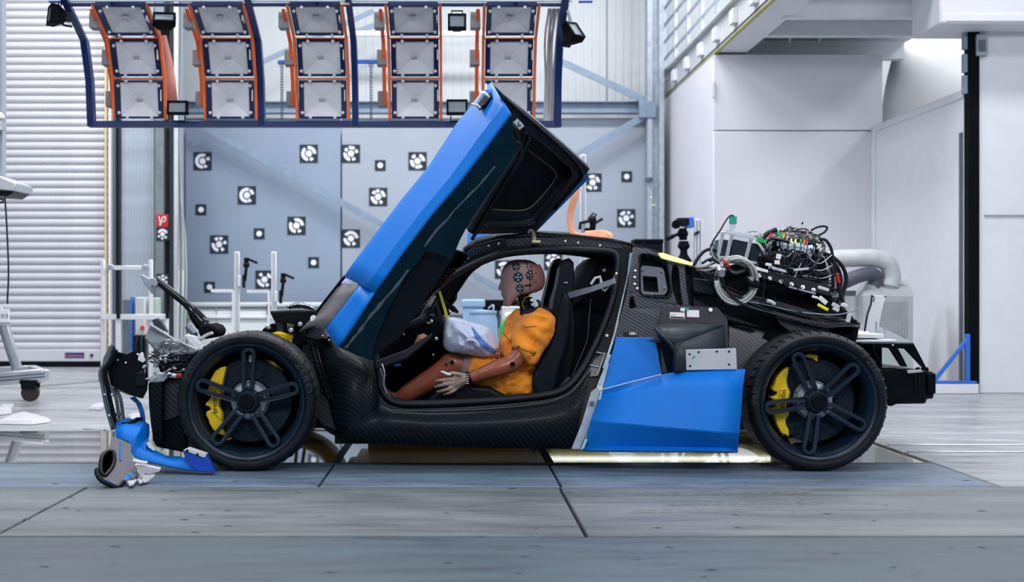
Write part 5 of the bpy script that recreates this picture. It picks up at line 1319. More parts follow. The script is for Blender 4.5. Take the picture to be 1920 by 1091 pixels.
    MB().lathe([(.06, .07), (.085, .075), (.092, .098), (.098, .108), (.098, .115), (.06, .115)], c, ax, 40).build('disc_bell', m_steel, rim, smooth=40)
    for k in range(10):
        t = 2 * math.pi * k / 10 + .2
        MB().cyl(c + V((math.cos(t) * .090, .086, math.sin(t) * .090)), c + V((math.cos(t) * .090, .11, math.sin(t) * .090)), .0065, n=8).build('bell_bolt', m_steel_d, rim)
    MB().lathe([(0, .20), (.252, .20), (.252, .205), (0, .205)], c, ax, 40).build('dust_shield', m_blackm, rim)
    MB().cyl(c + V((0, .06, 0)), c + V((0, .20, 0)), .055, n=20).build('bearing', m_steel_d, rim)
    return rim
def zpoly(pts, ox, oy, k): return [(ox + x / k, oy + y / k) for x, y in pts]
cal_mat = m_yellow
def caliper(rim, outer, hi, Yc, txt, ang, wpx, extras):
    pl_ = plane(P(400, 700, Yc), P(500, 700, Yc), P(400, 800, Yc))
    cal = MB().plate(outer, pl_, .065).build('brake_caliper', m_yellow, rim, bevel=.008, seg=3, smooth=40)
    for poly in hi:
        MB().plate(poly, off(pl_, -.010), .02).build('caliper_rib', m_yellow, rim, bevel=.006, seg=3, smooth=40)
    ux, uy = math.cos(ang), math.sin(ang)
    lettering('caliper_lettering', 'brembo', m_print, rim, lambda x, y: PP(txt[0] + x * ux - y * uy * 1.1, txt[1] - x * uy - y * ux * 1.1, off(pl_, -.0115)), wpx)
    return cal
# front
fw = wheel(462, 753.5, 88)
z3 = lambda pts: zpoly(pts, 320, 600, 3.6375)
caliper(fw, z3([(378, 316), (340, 322), (300, 350), (272, 400), (262, 425), (258, 455), (248, 475), (252, 500), (274, 520), (262, 545), (238, 566), (236, 586), (262, 590), (276, 606), (262, 618), (242, 622), (240, 650), (256, 680), (262, 705), (285, 745), (310, 770), (340, 782), (366, 790), (368, 770), (352, 740), (352, 700), (358, 650), (344, 610), (332, 585), (340, 530), (352, 500), (348, 450), (358, 405), (372, 350)]),
        [z3([(300, 480), (335, 470), (345, 500), (330, 560), (328, 590), (350, 630), (345, 690), (300, 640), (290, 560)])], 6.075, (320 + 318 / 3.6375, 600 + 634 / 3.6375), R(91), 41, None)
for i in range(3):
    MB().tube(spline([P(500 + i * 3, 676 + i * 5, 6.17), P(512 + i * 3, 682 + i * 5, 6.13), P(527, 694 + i * 4.5, 6.17)], 5), .010, 8).build('spring_coil', m_yellow, fw)
MB().plate(z3([(395, 805), (420, 798), (400, 818), (380, 818)]), plane(P(0, 0, 6.1), P(100, 0, 6.1), P(0, 100, 6.1)), .02).build('caliper_tip', m_yellow, fw)
MB().box(P(471, 672, 6.08), (.02, .01, .034)).build('sensor_tag', m_label, fw)
# rear
rw = wheel(1536, 753.5, 115, front=False)
z4 = lambda pts: zpoly(pts, 1370, 590, 3.518)
caliper(rw, z4([(385, 342), (352, 360), (318, 395), (298, 425), (292, 455), (272, 490), (285, 505), (312, 512), (300, 535), (262, 545), (285, 562), (330, 570), (310, 600), (302, 618), (262, 620), (270, 640), (288, 650), (292, 690), (308, 730), (330, 775), (360, 800), (388, 805), (386, 760), (366, 720), (366, 690), (392, 655), (376, 622), (372, 590), (390, 540), (396, 510), (378, 470), (372, 430), (384, 380)]),
        [z4([(330, 490), (372, 470), (392, 510), (380, 560), (370, 612), (330, 600), (322, 540)])], 6.075, (1370 + 352 / 3.518, 590 + 636 / 3.518), R(85), 40, None)
MB().plate(z4([(488, 270), (520, 258), (575, 266), (580, 280), (572, 292), (578, 306), (566, 308), (545, 290), (520, 284), (490, 278)]), plane(P(0, 0, 6.10), P(100, 0, 6.1), P(0, 100, 6.1)), .05).build('parking_caliper', m_yellow, rw, bevel=.005)
MB().plate(z4([(375, 812), (420, 812), (490, 838), (400, 848)]), plane(P(0, 0, 6.16), P(100, 0, 6.16), P(0, 100, 6.16)), .02).build('caliper_tip', m_yelp, rw)
MB().tube([P(1465, 817, 6.03), P(1474, 815, 6.02)], .006, 6).build('valve', m_black, rw)
# letters on the sidewalls, laid along the arc
def arc_text(rim, body_, hx, hy, a_start, a_end, r, flip=False):
    c = P(hx, hy, 6.0)
    vs, fs, w = text_shape(body_)
    L_ = R(abs(a_start - a_end)) * r; k = L_ / w
    m = MB()
    hgt = .030
    for x, y in vs:
        t = R(a_start) - (x * k) / r
        rr = r + (y * (hgt / .72)) - hgt / 2
        yy = -.0112 + max(0, (rr - .312)) * .35 + max(0, .300 - rr) * .3
        m.v.append(c + V((math.cos(t) * rr, yy, math.sin(t) * rr)))
    m.f = fs
    m.build('tyre_lettering', m_tyre_l, rim, smooth=0)
arc_text(fw, 'PIRELLI', 462, 753.5, 160, 136, .309)
arc_text(fw, 'P ZERO', 462, 753.5, 47, 8, .309)
arc_text(rw, 'PIRELLI', 1536, 753.5, 183, 160, .309)
arc_text(rw, 'P ZERO', 1536, 753.5, 47, 20, .309)
# the far pair
wheel(462, 753.5, 60, mir=True, y_out=7.98)
wheel(1536, 753.5, 40, mir=True, y_out=7.98)
# axles and arch liners
for hx in (462, 1536):
    p = P(hx, 753.5, 6.0); MB().cyl((p.x, 6.2, p.z), (p.x, 7.8, p.z), .035, n=12).build('axle', m_steel_d, car)
p = P(462, 753.5, 6.0)
MB().box2((p.x - .25, 6.34, .17), (p.x + .42, 7.66, .62)).build('front_subframe', m_blackm, car, bevel=.04)

# ---- what stands above the front wheel: damper, tray, foil
MB().cyl(P(525, 640, 6.3), P(527, 604, 6.3), .031, n=18).build('damper', M('damper_grey', (.05, .06, .075), .3, metal=.6), car, smooth=40)
MB().lathe([(.03, 0), (.062, .0), (.066, .010), (.062, .022), (.03, .026)], P(528, 634, 6.28), (0.05, 0, 1), 24).build('spring_seat', m_yellow, car)
for i in range(2):
    MB().tube(spline([P(508, 629 + i * 6, 6.25), P(525, 626 + i * 6, 6.2), P(545, 634 + i * 6, 6.25)], 5), .012, 8).build('spring_coil', m_yellow, car)
MB().prism([P(x, y, 6.22) for x, y in ((505, 583), (590, 581), (588, 590), (575, 612), (560, 614), (545, 607), (516, 604), (512, 598))], (0, .35, 0)).build('top_mount_tray', m_black, car, bevel=.008)
MB().grid([[P(535, 577, 6.25), P(548, 572, 6.25), P(565, 570, 6.25), P(580, 573, 6.25), P(592, 582, 6.25)], [P(538, 572, 6.35), P(550, 567, 6.35), P(566, 566, 6.35), P(582, 570, 6.35), P(590, 579, 6.35)], [P(540, 580, 6.45), P(550, 578, 6.45), P(566, 578, 6.45), P(582, 580, 6.45), P(590, 582, 6.45)]]).build('foil_cover', m_foil, car, solid=.006, sub=2, mods=(displace(.02, .03),))
MB().prism([P(x, y, 6.26) for x, y in ((490, 620), (500, 610), (512, 606), (516, 622), (548, 622), (552, 608), (568, 612), (575, 640), (560, 650), (520, 640))], (0, .06, 0)).build('damper_bracket', m_blackm, car, bevel=.006)
for x, y in ((503, 613), (546, 619), (563, 608)):
    MB().ball(P(x, y, 6.22), .014, 10, 8).cyl(P(x, y, 6.25), P(x, y, 6.2), .008, n=8).build('bolt', m_alu, car)
# ================================================================ CRASH TEST DUMMY
dm = thing('crash_test_dummy', 'crash test dummy in orange shirt and shorts sitting in the driver seat', 'dummy', P(985, 748, 6.62))
YDm = 6.60
def ell_row(x0, x1, y, hw, Yc, n=24, e=2.3, dy=0):
    cx, rx = (x0 + x1) / 2, (x1 - x0) / 2; r = []
    for k in range(n):
        t = 2 * math.pi * k / n; c, s = math.cos(t), math.sin(t)
        r.append(P(cx + rx * math.copysign(abs(c) ** (2 / e), c), y + dy * c, Yc) + V((0, hw * math.copysign(abs(s) ** (2 / e), s), 0)))
    return r
def limb(m, pts, rs, n=12):
    q = spline(pts, 4); k = len(q); rr = []
    for i in range(k):
        u = i / 4; a = min(int(u), len(rs) - 2); t = u - a; rr.append(rs[a] * (1 - t) + rs[a + 1] * t)
    m.tube(q, rr, n); m.ball(q[0], rr[0], n, 8); m.ball(q[-1], rr[-1], n, 8)
bd = MB()
TOR = [(748, 954, 998, .13), (725, 954, 1000, .135), (700, 958, 1004, .13), (675, 960, 1012, .13), (645, 960, 1020, .135), (615, 964, 1022, .14), (602, 970, 1020, .12), (590, 978, 1016, .06), (579, 981, 1008, .042)]
bd.grid([ell_row(x0, x1, y, hw, YDm) for y, x0, x1, hw in TOR], cu=True, cap=True)
for Ya, Ye, el, wr in ((6.385, 6.335, (961, 682), (884, 708)), (6.84, 6.87, (950, 662), (880, 684))):
    limb(bd, [P(1010, 612, Ya + .03), P(990, 645, (Ya + Ye) / 2), P(*el, Ye)], [.046, .046, .046])
    limb(bd, [P(*el, Ye), P(el[0] * .6 + wr[0] * .4, el[1] * .6 + wr[1] * .4 - 1, Ye), P(*wr, Ye + .01)], [.0465, .047, .031])
for Yl in (6.475, 6.74):
    limb(bd, [P(976, 722, Yl), P(925, 702, Yl), P(878, 692, Yl)], [.066, .072, .066])
    limb(bd, [P(878, 690, Yl), P(850, 682, Yl), P(845, 684, Yl)], [.060, .066, .066])
    limb(bd, [P(848, 683, Yl), P(825, 700, Yl), P(795, 719, Yl), P(762, 738, Yl), P(742, 749, Yl)], [.063, .061, .056, .047, .030])
    limb(bd, [P(742, 749, Yl), P(728, 744, Yl), P(712, 728, Yl)], [.034, .034, .024])
bd.build('body', m_skin, dm, remesh=.0095, relax=6, smooth=180)
# knee flesh piece between knee and shorts
MB().tube(spline([P(892, 695, 6.475), P(880, 692, 6.475), P(866, 688, 6.475)], 3), [.073, .073, .073, .0725, .071, .070, .066], 18).build('thigh_flesh', M('dummy_flesh_grey', (.25, .17, .16), .5, var=.1), dm, smooth=60)
dg = lambda: bpy.context.evaluated_depsgraph_get()
def cast(bvh, px, py, lift=.002):
    d = V(((px - CX) / F, 1, -(py - CY) / F)).normalized()
    h = bvh.ray_cast(V((0, 0, H)), d)
    return (h[0] - d * lift) if h[0] is not None else P(px, py, 6.4)
for x, y, r in ((960, 681.5, .0125), (848, 677.5, .0105), (837, 681.5, .005)):
    MB().disc(P(x, y, 6.335 if x > 900 else 6.475) + V((0, -.052 if x > 900 else -.069, 0)), (0, 1, 0), r, 14, .02).build('pivot_bolt', m_black, dm)
# clothes
sh = MB()
SHT = [(718, 946, 1012, .168), (705, 946, 1014, .172), (690, 945, 1018, .175), (668, 941, 1026, .180), (645, 940, 1034, .185), (622, 943, 1040, .188), (604, 952, 1041, .18), (592, 961, 1037, .14), (585, 968, 1032, .09), (582, 972, 1028, .072)]
sh.grid([ell_row(x0, x1, y, hw, YDm) for y, x0, x1, hw in SHT], cu=True, cap=True)
for Ya, Ye, e in ((6.385, 6.34, (975, 668)), (6.83, 6.86, (966, 655))):
    q = [P(1012, 604, Ya), P(1000, 628, Ya - .02), P(986, 650, (Ya + Ye) / 2), P(*e, Ye)]
    sh.tube(spline(q, 4), [.074, .074, .075, .075, .076, .076, .076, .076, .076, .075, .074, .073, .072], 16); sh.ball(q[0], .074, 14, 10)
shirt = sh.build('shirt', m_cloth, dm, remesh=.009, relax=4, smooth=180, mods=(displace(.020, .045, 'CLOUDS'), displace(.032, .12, 'WOOD')))
for o in bpy.data.textures:
    if o.type == 'WOOD': o.wood_type = 'BANDNOISE'; o.noise_scale = .09; o.turbulence = 6
# sleeve fold rings and seam
st_ = MB()
tr = MB()
tr.grid([ell_row(x0, x1, y, hw, YDm) for y, x0, x1, hw in [(752, 942, 1004, .168), (735, 938, 1008, .175), (715, 940, 1012, .172), (690, 948, 1012, .160)]], cu=True, cap=True)
for Yl in (6.475, 6.74):
    limb(tr, [P(980, 722, Yl), P(930, 706, Yl), P(893, 692, Yl)], [.092, .088, .080])
tr.build('shorts', m_cloth, dm, remesh=.009, relax=3, smooth=180, mods=(displace(.026, .042),))
MB().grid([ell_row(968, 1022, 590, .088, YDm), ell_row(976, 1010, 580, .058, YDm), ell_row(980, 1004, 578, .048, YDm)], cu=True).build('collar', M('collar_navy', (.012, .016, .035), .7), dm, solid=.006)
MB().tube(spline([P(1008, 578, 6.5), P(1020, 577, 6.48), P(1034, 583, 6.5), P(1040, 595, 6.55)], 4), .014, 6, flat=.4).build('harness_strap', M('harness_blue', (.02, .025, .10), .6), dm)
shb = BVHTree.FromObject(shirt, dg())
def on_shirt(ox, oy, ang):
    ux, uy = math.cos(ang), math.sin(ang)
    return lambda x, y: cast(shb, ox + x * ux - y * uy, oy - x * uy - y * ux, .0025)
lettering('shirt_lettering', 'Continental', m_print, dm, on_shirt(970, 652.5, R(-21)), 29)
lettering('shirt_lettering', 'Continental', m_print, dm, on_shirt(941.5, 624, R(-50)), 23)
def ink(pts, r, fn):
    return MB().tube([fn(x, y) for x, y in pts], r, 5).build('shirt_emblem', m_print, dm)
fn = lambda x, y: cast(shb, x, y, .002)
ink([(1000, 667), (1001.5, 665), (1001, 662), (1003.5, 661), (1004, 663)], .0022, fn)
ink([(1001, 663), (999, 662), (999.5, 665)], .0018, fn)
ink([(971 + 2.6 * math.cos(t), 650.5 + 2.6 * math.sin(t)) for t in [k * .55 for k in range(11)]], .0014, fn)
ink([(982, 611), (988, 614), (996, 612), (1006, 612)], .0016, fn)
# neck: rubber discs between plates
nk = MB(); a = P(978, 540, 6.60); b = P(987, 582, 6.60); d = (b - a)
pr = []
for i in range(5):
    t0 = i / 5
    pr += [(.031, (t0 + .00) * d.length), (.031, (t0 + .05) * d.length), (.044, (t0 + .07) * d.length), (.0475, (t0 + .10) * d.length), (.044, (t0 + .135) * d.length), (.031, (t0 + .155) * d.length)]
nk.lathe([(0, 0)] + pr + [(.034, d.length), (0, d.length)], a, d, 28)
neck = nk.build('neck', m_blackg, dm, smooth=40)
MB().lathe([(.0, 0), (.034, 0), (.036, .012), (0, .012)], P(978, 539, 6.60), d, 20).build('neck_plate', m_blue_b, neck)
MB().tube(spline([P(1000, 546, 6.56), P(996, 553, 6.55), P(986, 558, 6.55), P(980, 568, 6.55), P(982, 577, 6.55), P(988, 582, 6.55)], 5), .0016, 5).build('sensor_wire', M('wire_yellow', (.45, .44, .08), .5), neck)
for k in range(3):
    MB().tube(spline([P(1006 + 2 * k, 562, 6.56), P(1010 + 2 * k, 570, 6.55), P(1008 + 2 * k, 580, 6.55)], 4), .003, 5).build('sensor_wire', m_cable, neck)
# head
hd = MB()
SL = [(486.5, 968, 984, .020), (488, 960, 994, .040), (491.5, 952, 1002, .056), (497, 946, 1009, .067), (505, 941, 1014, .074), (514, 938.6, 1017.5, .077), (522, 938.2, 1018.5, .0775), (528, 939.4, 1018.5, .077), (534, 939.6, 1017.5, .075), (541, 940, 1014, .072), (546, 940.5, 1004, .069), (550, 941, 987, .066), (555, 942, 974, .062), (560, 943.5, 969, .057), (565, 944.5, 964, .050), (570.5, 946, 959, .042), (574.5, 948.5, 956, .030)]
hd.grid([ell_row(x0, x1, y, hw, 6.60, 32, 2.35) for y, x0, x1, hw in SL], cu=True, cap=True)
hd.grid([ell_row(938.5, 945, 526, .008, 6.60, 12), ell_row(936.6, 946, 531, .010, 6.60, 12), ell_row(934.4, 946, 537, .014, 6.60, 12), ell_row(933.2, 946, 541, .017, 6.60, 12), ell_row(936.5, 946, 544.5, .015, 6.60, 12)], cu=True, cap=True)
hd.ball(P(942.3, 550.6, 6.60), (.0085, .022, .0055), 12, 8).ball(P(942.8, 554.2, 6.60), (.0085, .020, .0055), 12, 8).ball(P(947.5, 570, 6.60), (.013, .022, .013), 12, 8)
hd.ball(P(941, 519, 6.60), (.011, .05, .012), 12, 8)
head = hd.build('head', m_head, dm, remesh=.0042, relax=4, smooth=180)
hb = BVHTree.FromObject(head, dg())
for y in (-1, 1):                                           # eyes: shallow closed lids
    MB().ball(P(944.6, 530.5, 6.60) + V((0, y * .030, 0)), (.008, .014, .007), 12, 8).build('eyelid', m_head, head, smooth=180)
# rear rubber cap behind the black seam
cp_ = []
for y, x0, x1, hw in SL[3:12]:
    cx, rx = (x0 + x1) / 2, (x1 - x0) / 2 + 1.2; row = []
    for k in range(15):
        t = R(-68 + 136 * k / 14); c, s = math.cos(t), math.sin(t); e = 2 / 2.35
        row.append(P(cx + rx * abs(c) ** e + .6, y, 6.60) + V((0, (hw + .003) * math.copysign(abs(s) ** e, s), 0)))
    cp_.append(row)
MB().grid(cp_).build('skull_cap', m_cap, head, solid=.010, smooth=60)
def hp_(x, y): return cast(hb, x, y, .0012)
MB().tube([hp_(x, y) for x, y in ((985, 488.5), (987, 493), (989, 499), (991, 506), (993, 512), (994, 522), (994, 534), (993, 541))], .0022, 6).build('skull_seam', m_black, head)
MB().tube([hp_(x, y) for x, y in ((996, 534), (990, 535), (984, 535.5))], .004, 6).build('jaw_slot', m_black, head)
for x, y in ((1004, 495), (1005, 512), (1005, 529)):
    MB().disc(cast(hb, x, y, .014), (-.3, 1, 0), .0035, 8, .004).build('cap_screw', m_black, head)
MB().tube([hp_(x, y) for x, y in ((943.5, 527), (944.5, 530))], .004, 6, flat=.4).build('paint_dab', M('paint_yellow', (.6, .5, .1), .6), head)
def sticker(cx, cy, r):
    m = MB(); n = 20; ctr = hp_(cx, cy); ringp = []
    rows = [[hp_(cx + r * f * .96 * math.cos(2 * math.pi * k / n), cy + r * f * math.sin(2 * math.pi * k / n)) for k in range(n)] for f in (.02, .5, 1)]
    m.grid(rows, cu=True)
    o = m.build('target_sticker', m_target, head, smooth=60)
    for dx, dy in ((0, 0), (-.45, .0), (.48, .0), (0, -.5), (0, .5)):
        c = (cx + dx * r, cy + dy * r); rr = r * .135
        q = MB(); q.face([cast(hb, c[0] + rr * math.cos(k * .785), c[1] + rr * math.sin(k * .785), .0022) for k in range(8)]); q.build('sticker_dot', m_dot, head, smooth=0)
    for k in range(8):
        t = k * math.pi / 4 + .39
        q = MB(); q.face([cast(hb, cx + r * .99 * f * math.cos(t + w), cy + r * .99 * f * math.sin(t + w), .0020) for f, w in ((.84, 0), (1, -.08), (1, .08))]); q.build('sticker_tick', m_dot, head, smooth=0)
for s in ((968, 500, 8.3), (971.5, 519.7, 10.3), (994.5, 516, 9.6), (975, 540.5, 8.2)): sticker(*s)
# hand on the thigh: palm, four unequal bent fingers, thumb from the side of the palm
Yh = 6.34
hm = MB()
def finger(pts, r):
    q = [P(x, y, Y) for x, y, Y in pts]; s = spline(q, 3); n = len(s)
    hm.tube(s, [r * (1.12 - .32 * i / (n - 1)) for i in range(n)], 10); hm.ball(s[-1], r * .82, 10, 6); hm.ball(s[0], r * 1.1, 10, 6)
hm.grid([[P(x, y, Yh) + V((0, dy, 0)) for x, y, dy in ring] for ring in (
    [(879, 701, 0), (879, 706, -.018), (879, 713, -.018), (878, 719, 0), (879, 713, .016), (879, 706, .016)],
    [(868, 699, 0), (867, 706, -.022), (867, 716, -.022), (868, 724, 0), (867, 716, .016), (867, 706, .016)],
    [(856, 701, 0), (855, 708, -.021), (856, 721, -.021), (859, 730, 0), (856, 721, .014), (855, 708, .014)],
    [(846, 707, 0), (845, 711, -.016), (847, 723, -.016), (850, 732, 0), (847, 723, .010), (845, 711, .010)])], cu=True, cap=True)
finger([(848, 711, Yh - .008), (838, 711.5, Yh - .022), (827, 713, Yh - .020), (818, 714.5, Yh - .005)], .0098)
finger([(848, 718, Yh - .008), (837, 720, Yh - .024), (825, 723, Yh - .020), (816.5, 725.5, Yh - .002)], .0102)
finger([(850, 725, Yh - .006), (840, 729, Yh - .020), (829, 732.5, Yh - .015), (820.5, 734.5, Yh + .002)], .0096)
finger([(854, 730, Yh - .002), (847, 734.5, Yh - .012), (839, 737.5, Yh - .008), (832.5, 739, Yh + .004)], .0086)
finger([(866, 703, Yh - .012), (855, 700.5, Yh - .034), (846, 700, Yh - .044), (838, 704, Yh - .046)], .0105)
hand = hm.build('hand', m_hand, dm, remesh=.0032, relax=3, smooth=180)
MB().tube(spline([P(845, 703, Yh - .056), P(838, 701, Yh - .058), P(831, 698, Yh - .055), P(827, 697, Yh - .05)], 3), [.006, .011, .0125, .012, .0115, .011, .010, .009, .008, .006], 10, flat=.7).build('thumb_tape', m_label, hand)
MB().lathe([(.031, 0), (.036, .002), (.036, .016), (.031, .018)], P(877, 710.5, Yh + .005), P(890, 706, Yh + .005) - P(877, 710.5, Yh + .005), 20).build('wrist_band', m_black, dm)
for k in range(5):
    MB().tube(spline([P(873, 702 + 4 * k, Yh - .026), P(876, 701 + 4.5 * k, Yh - .034), P(879, 703 + 4 * k, Yh - .033)], 3), .0022, 5).build('wrist_cord', m_hose, dm)
# far hand, closed on the far side of the lap
hm = MB()
hm.ball(P(868, 688, 6.80), (.045, .03, .03), 12, 8)
for k in range(4): finger([(860, 684 + 5 * k, 6.79), (850, 686 + 5 * k, 6.76), (843, 691 + 5 * k, 6.78)], .009)
finger([(868, 682, 6.79), (860, 678, 6.76), (852, 680, 6.75)], .010)
hm.build('hand', m_hand, dm, remesh=.004, relax=2, smooth=180)

# ================================================================ WRECKED NOSE
# bumper beam shell: black, open towards the back
rows = []
for k in range(9):
    t = k / 8; Yk_ = 6.15 + 1.4 * t
    bow = 14 * math.sin(math.pi * t)
    rows.append([P(x - bow * s, y, Yk_) for x, y, s in ((213, 648, .6), (222, 660, .8), (238, 664, .5), (250, 658, .3), (262, 658, .2), (272, 668, .1), (276, 690, 0), (278, 712, 0), (276, 732, 0), (268, 747, .1), (250, 742, .3), (228, 733, .6), (208, 722, .9), (203, 700, 1), (206, 672, .9))])
MB().grid(rows, cu=True, cap=True).build('bumper_shell', m_black, car, smooth=50)
MB().plate([(252, 700), (272, 694), (274, 722), (256, 724)], plane(P(252, 700, 6.13), P(272, 694, 6.13), P(256, 724, 6.13)), .01).build('shell_pocket', m_blackg, car, bevel=.003)
for x, y in ((215, 667), (221, 675), (258, 664), (236, 680)): MB().ball(P(x, y, 6.14), .006, 6, 4).build('rivet', m_alu, car)
rim_ = [(213, 645), (208, 655), (205, 668), (199, 680), (190, 692), (188, 705), (192, 722), (196, 745), (203, 775), (212, 806)]
MB().tube(spline([P(x, y, 6.12) for x, y in rim_], 4), .016, 8, flat=.6).build('bumper_rim', m_steel_d, car, smooth=180)
MB().tube(spline([P(x + 9, y, 6.11) for x, y in rim_[1:]], 4), .012, 8).build('bumper_rim', m_black, car, smooth=180)
for dx in (0, 8):
    MB().tube(spline([P(x + dx, y, 6.18) for x, y in ((205, 728), (214, 738), (219, 752), (222, 775), (226, 798))], 4), .009, 8).build('bumper_strut', m_steel_d, car, smooth=180)
MB().bar(P(204, 778, 6.15), P(230, 776, 6.18), .015, .015).build('strut_bridge', m_steel_d, car)
for x, y in ((196, 740), (205, 779), (210, 740)): MB().ball(P(x, y, 6.1), .008, 8, 6).build('strut_bolt', m_steel, car)
# carbon crash box
MB().prism([P(x, y, 6.20) for x, y in ((277, 716), (302, 706), (345, 704), (350, 790), (352, 850), (290, 838), (282, 800), (278, 760))], (0, 1.5, 0)).build('crash_box', m_carbon, car, bevel=.015)
MB().prism([P(x, y, 6.13) for x, y in ((280, 722), (303, 714), (304, 832), (286, 828))], (0, .08, 0)).build('crash_box_flange', m_carbon, car, bevel=.006)
MB().plate([(306, 716), (338, 712), (336, 780), (308, 790)], plane(P(306, 716, 6.19), P(338, 712, 6.19), P(308, 790, 6.185)), .015).build('torn_carbon', m_carbon_l, car, bevel=.004, mods=())
MB().prism([P(x, y, 6.14) for x, y in ((277, 712), (290, 700), (310, 697), (322, 700), (306, 716), (282, 718))], (0, .4, 0)).build('bent_plate', m_alu, car, bevel=.004)
# bonnet fragment, headlamp shell, torn edges
MB().plate([(281, 609), (300, 618), (327, 637), (350, 648), (371, 657), (352, 662), (325, 660), (300, 662), (288, 650), (271, 632), (276, 622)], plane(P(281, 609, 6.35), P(371, 657, 6.25), P(295, 661, 6.18)), .012).build('headlamp_shell', m_lens, car, bevel=.004)
MB().tube([P(281, 608, 6.33), P(327, 636, 6.28), P(371, 656, 6.22)], .006, 6).build('lamp_edge', m_alu, car)
MB().plate([(284, 600), (294, 597), (302, 602), (314, 624), (300, 616), (288, 609)], plane(P(284, 600, 6.45), P(314, 624, 6.42), P(302, 600, 6.42)), .015).build('torn_bracket', m_steel_d, car, bevel=.003)
MB().ball(P(318, 650, 6.24), (.055, .02, .04), 14, 10).build('projector_lens', m_lens, car)
MB().prism([P(x, y, 6.2) for x, y in ((293, 672), (330, 663), (363, 660), (364, 668), (355, 676), (330, 680), (300, 684))], (0, .8, 0)).build('front_tray', m_blackg, car, bevel=.006)
MB().prism([P(x, y, 6.19) for x, y in ((296, 684), (352, 680), (350, 694), (300, 698))], (0, .9, 0)).build('front_tray', m_black, car, bevel=.006)
# strut thrown up over the nose
ar = [P(x, y, 6.5) for x, y in ((290, 523), (320, 546), (354, 574), (366, 590), (384, 612))]
MB().tube(spline(ar, 4), [.020] * 8 + [.022, .026, .030, .032, .034, .036, .038, .040, .036], 10).build('bonnet_strut', m_blackg, car, smooth=60)
MB().prism([P(x, y, 6.48) for x, y in ((262, 516), (268, 515), (278, 522), (290, 520), (298, 530), (292, 538), (284, 536), (285, 552), (272, 534))], (0, .04, 0)).build('torn_strut_end', m_steel, car, bevel=.004)
MB().prism([P(x, y, 6.42) for x, y in ((370, 620), (376, 609), (390, 607), (402, 611), (409, 620), (405, 632), (384, 636), (376, 632))], (0, .25, 0)).build('strut_foot', m_blackm, car, bevel=.012)
rows = []
for k in range(6):
    m = MB().box(P(358 + k * 3.4, 631 + k * 4.2, 6.3), (.052, .06, .014), Matrix.Rotation(R(12), 3, 'Y'))
    m.build('connector_fin', m_white2, car, bevel=.003)
MB().cyl(P(352, 613, 6.45), P(366, 628, 6.4), .016, n=8).build('wiper_stub', m_steel_d, car)
MB().tube([P(375, 636, 6.35), P(388, 628, 6.32), P(398, 624, 6.3)], .009, 6).build('lever_arm', m_hose, car)
MB().tube([P(318, 704, 6.16), P(332, 705, 6.15)], .013, 10).build('hose_coupling', m_alu, car)
MB().tube([P(332, 705, 6.15), P(341, 704, 6.15)], .0135, 10).build('hose_coupling_cap', m_red, car)
random.seed(5)
for k in range(20):                                         # loose wiring in the nose
    x, y = random.uniform(278, 345), random.uniform(655, 690); q = [P(x, y, random.uniform(6.14, 6.3))]
    for j in range(4):
        x += random.uniform(-16, 18); y += random.uniform(-12, 10)
        q.append(P(min(352, max(272, x)), min(706, max(650, y)), random.uniform(6.13, 6.25)))
    MB().tube(spline(q, 5), random.uniform(.0014, .003), 5).build('loose_wire', m_cable if k % 3 else m_steel, car)
for k in range(16):
    x, y = random.uniform(266, 345), random.uniform(662, 706)
    MB().box(P(x, y, 6.13), (random.uniform(.008, .022), .02, random.uniform(.005, .014)), Matrix.Rotation(random.uniform(-1, 1), 3, 'Y')).build('broken_clip', (m_steel, m_alu, m_black, m_black)[k % 4], car, bevel=.002)
MB().prism([P(x, y, 6.14) for x, y in ((260, 664), (266, 660), (272, 676), (268, 680), (258, 675))], (0, .02, 0)).build('broken_clip', m_white2, car, bevel=.002)
for x, y in ((276, 710), (285, 712), (290, 707)): MB().box(P(x, y, 6.12), (.016, .016, .008), Matrix.Rotation(x, 3, 'Y')).build('broken_clip', m_alu, car, bevel=.002)

# ---- blue bumper skirt torn off in front of the wheel
def gY(y): return F * H / (y - CY)
bl = thing('torn_bumper', 'bright blue torn bumper skirt lying before the front wheel', 'bumper piece', P(330, 878, 5.95))
r_top = [(218, 792), (238, 785), (270, 791), (279, 796), (279, 815), (274, 834), (290, 845), (312, 856), (340, 857), (344, 862), (352, 850)]
r_mid = [(217, 806), (236, 800), (262, 806), (256, 822), (258, 838), (272, 848), (290, 856), (315, 864), (345, 866), (360, 870), (375, 868)]
r_low = [(218, 820), (232, 824), (246, 832), (247, 846), (252, 856), (266, 862), (286, 867), (315, 874), (350, 880), (380, 884), (402, 886)]
MB().grid([[P(x, y, 6.10 - .012 * i) for i, (x, y) in enumerate(r_top)], [P(x, y, 6.00 - .008 * i) for i, (x, y) in enumerate(r_mid)], [P(x, y, min(5.93 - .004 * i, F * (H - .004) / (y - CY))) for i, (x, y) in enumerate(r_low)]]).build('skirt', m_blue, bl, solid=.008, smooth=40)
MB().prism([P(x, y, 5.88) for x, y in ((342, 845), (352, 840), (386, 852), (403, 886), (370, 884), (352, 868))], (0, .05, 0)).build('winglet', M('deep_blue_paint', (.012, .07, .48), .4), bl, bevel=.004)
MB().prism([P(x, y, 5.872) for x, y in ((343, 844), (352, 839.5), (387, 851), (384, 858.5))], (0, .05, 0)).build('winglet_cap', m_alu_w, bl, bevel=.002)
for x, y in ((351, 844), (370, 851)): MB().disc(P(x, y + 1, 5.868), (0, 1, .3), .006, 8, .004).build('bolt_hole', m_black, bl)
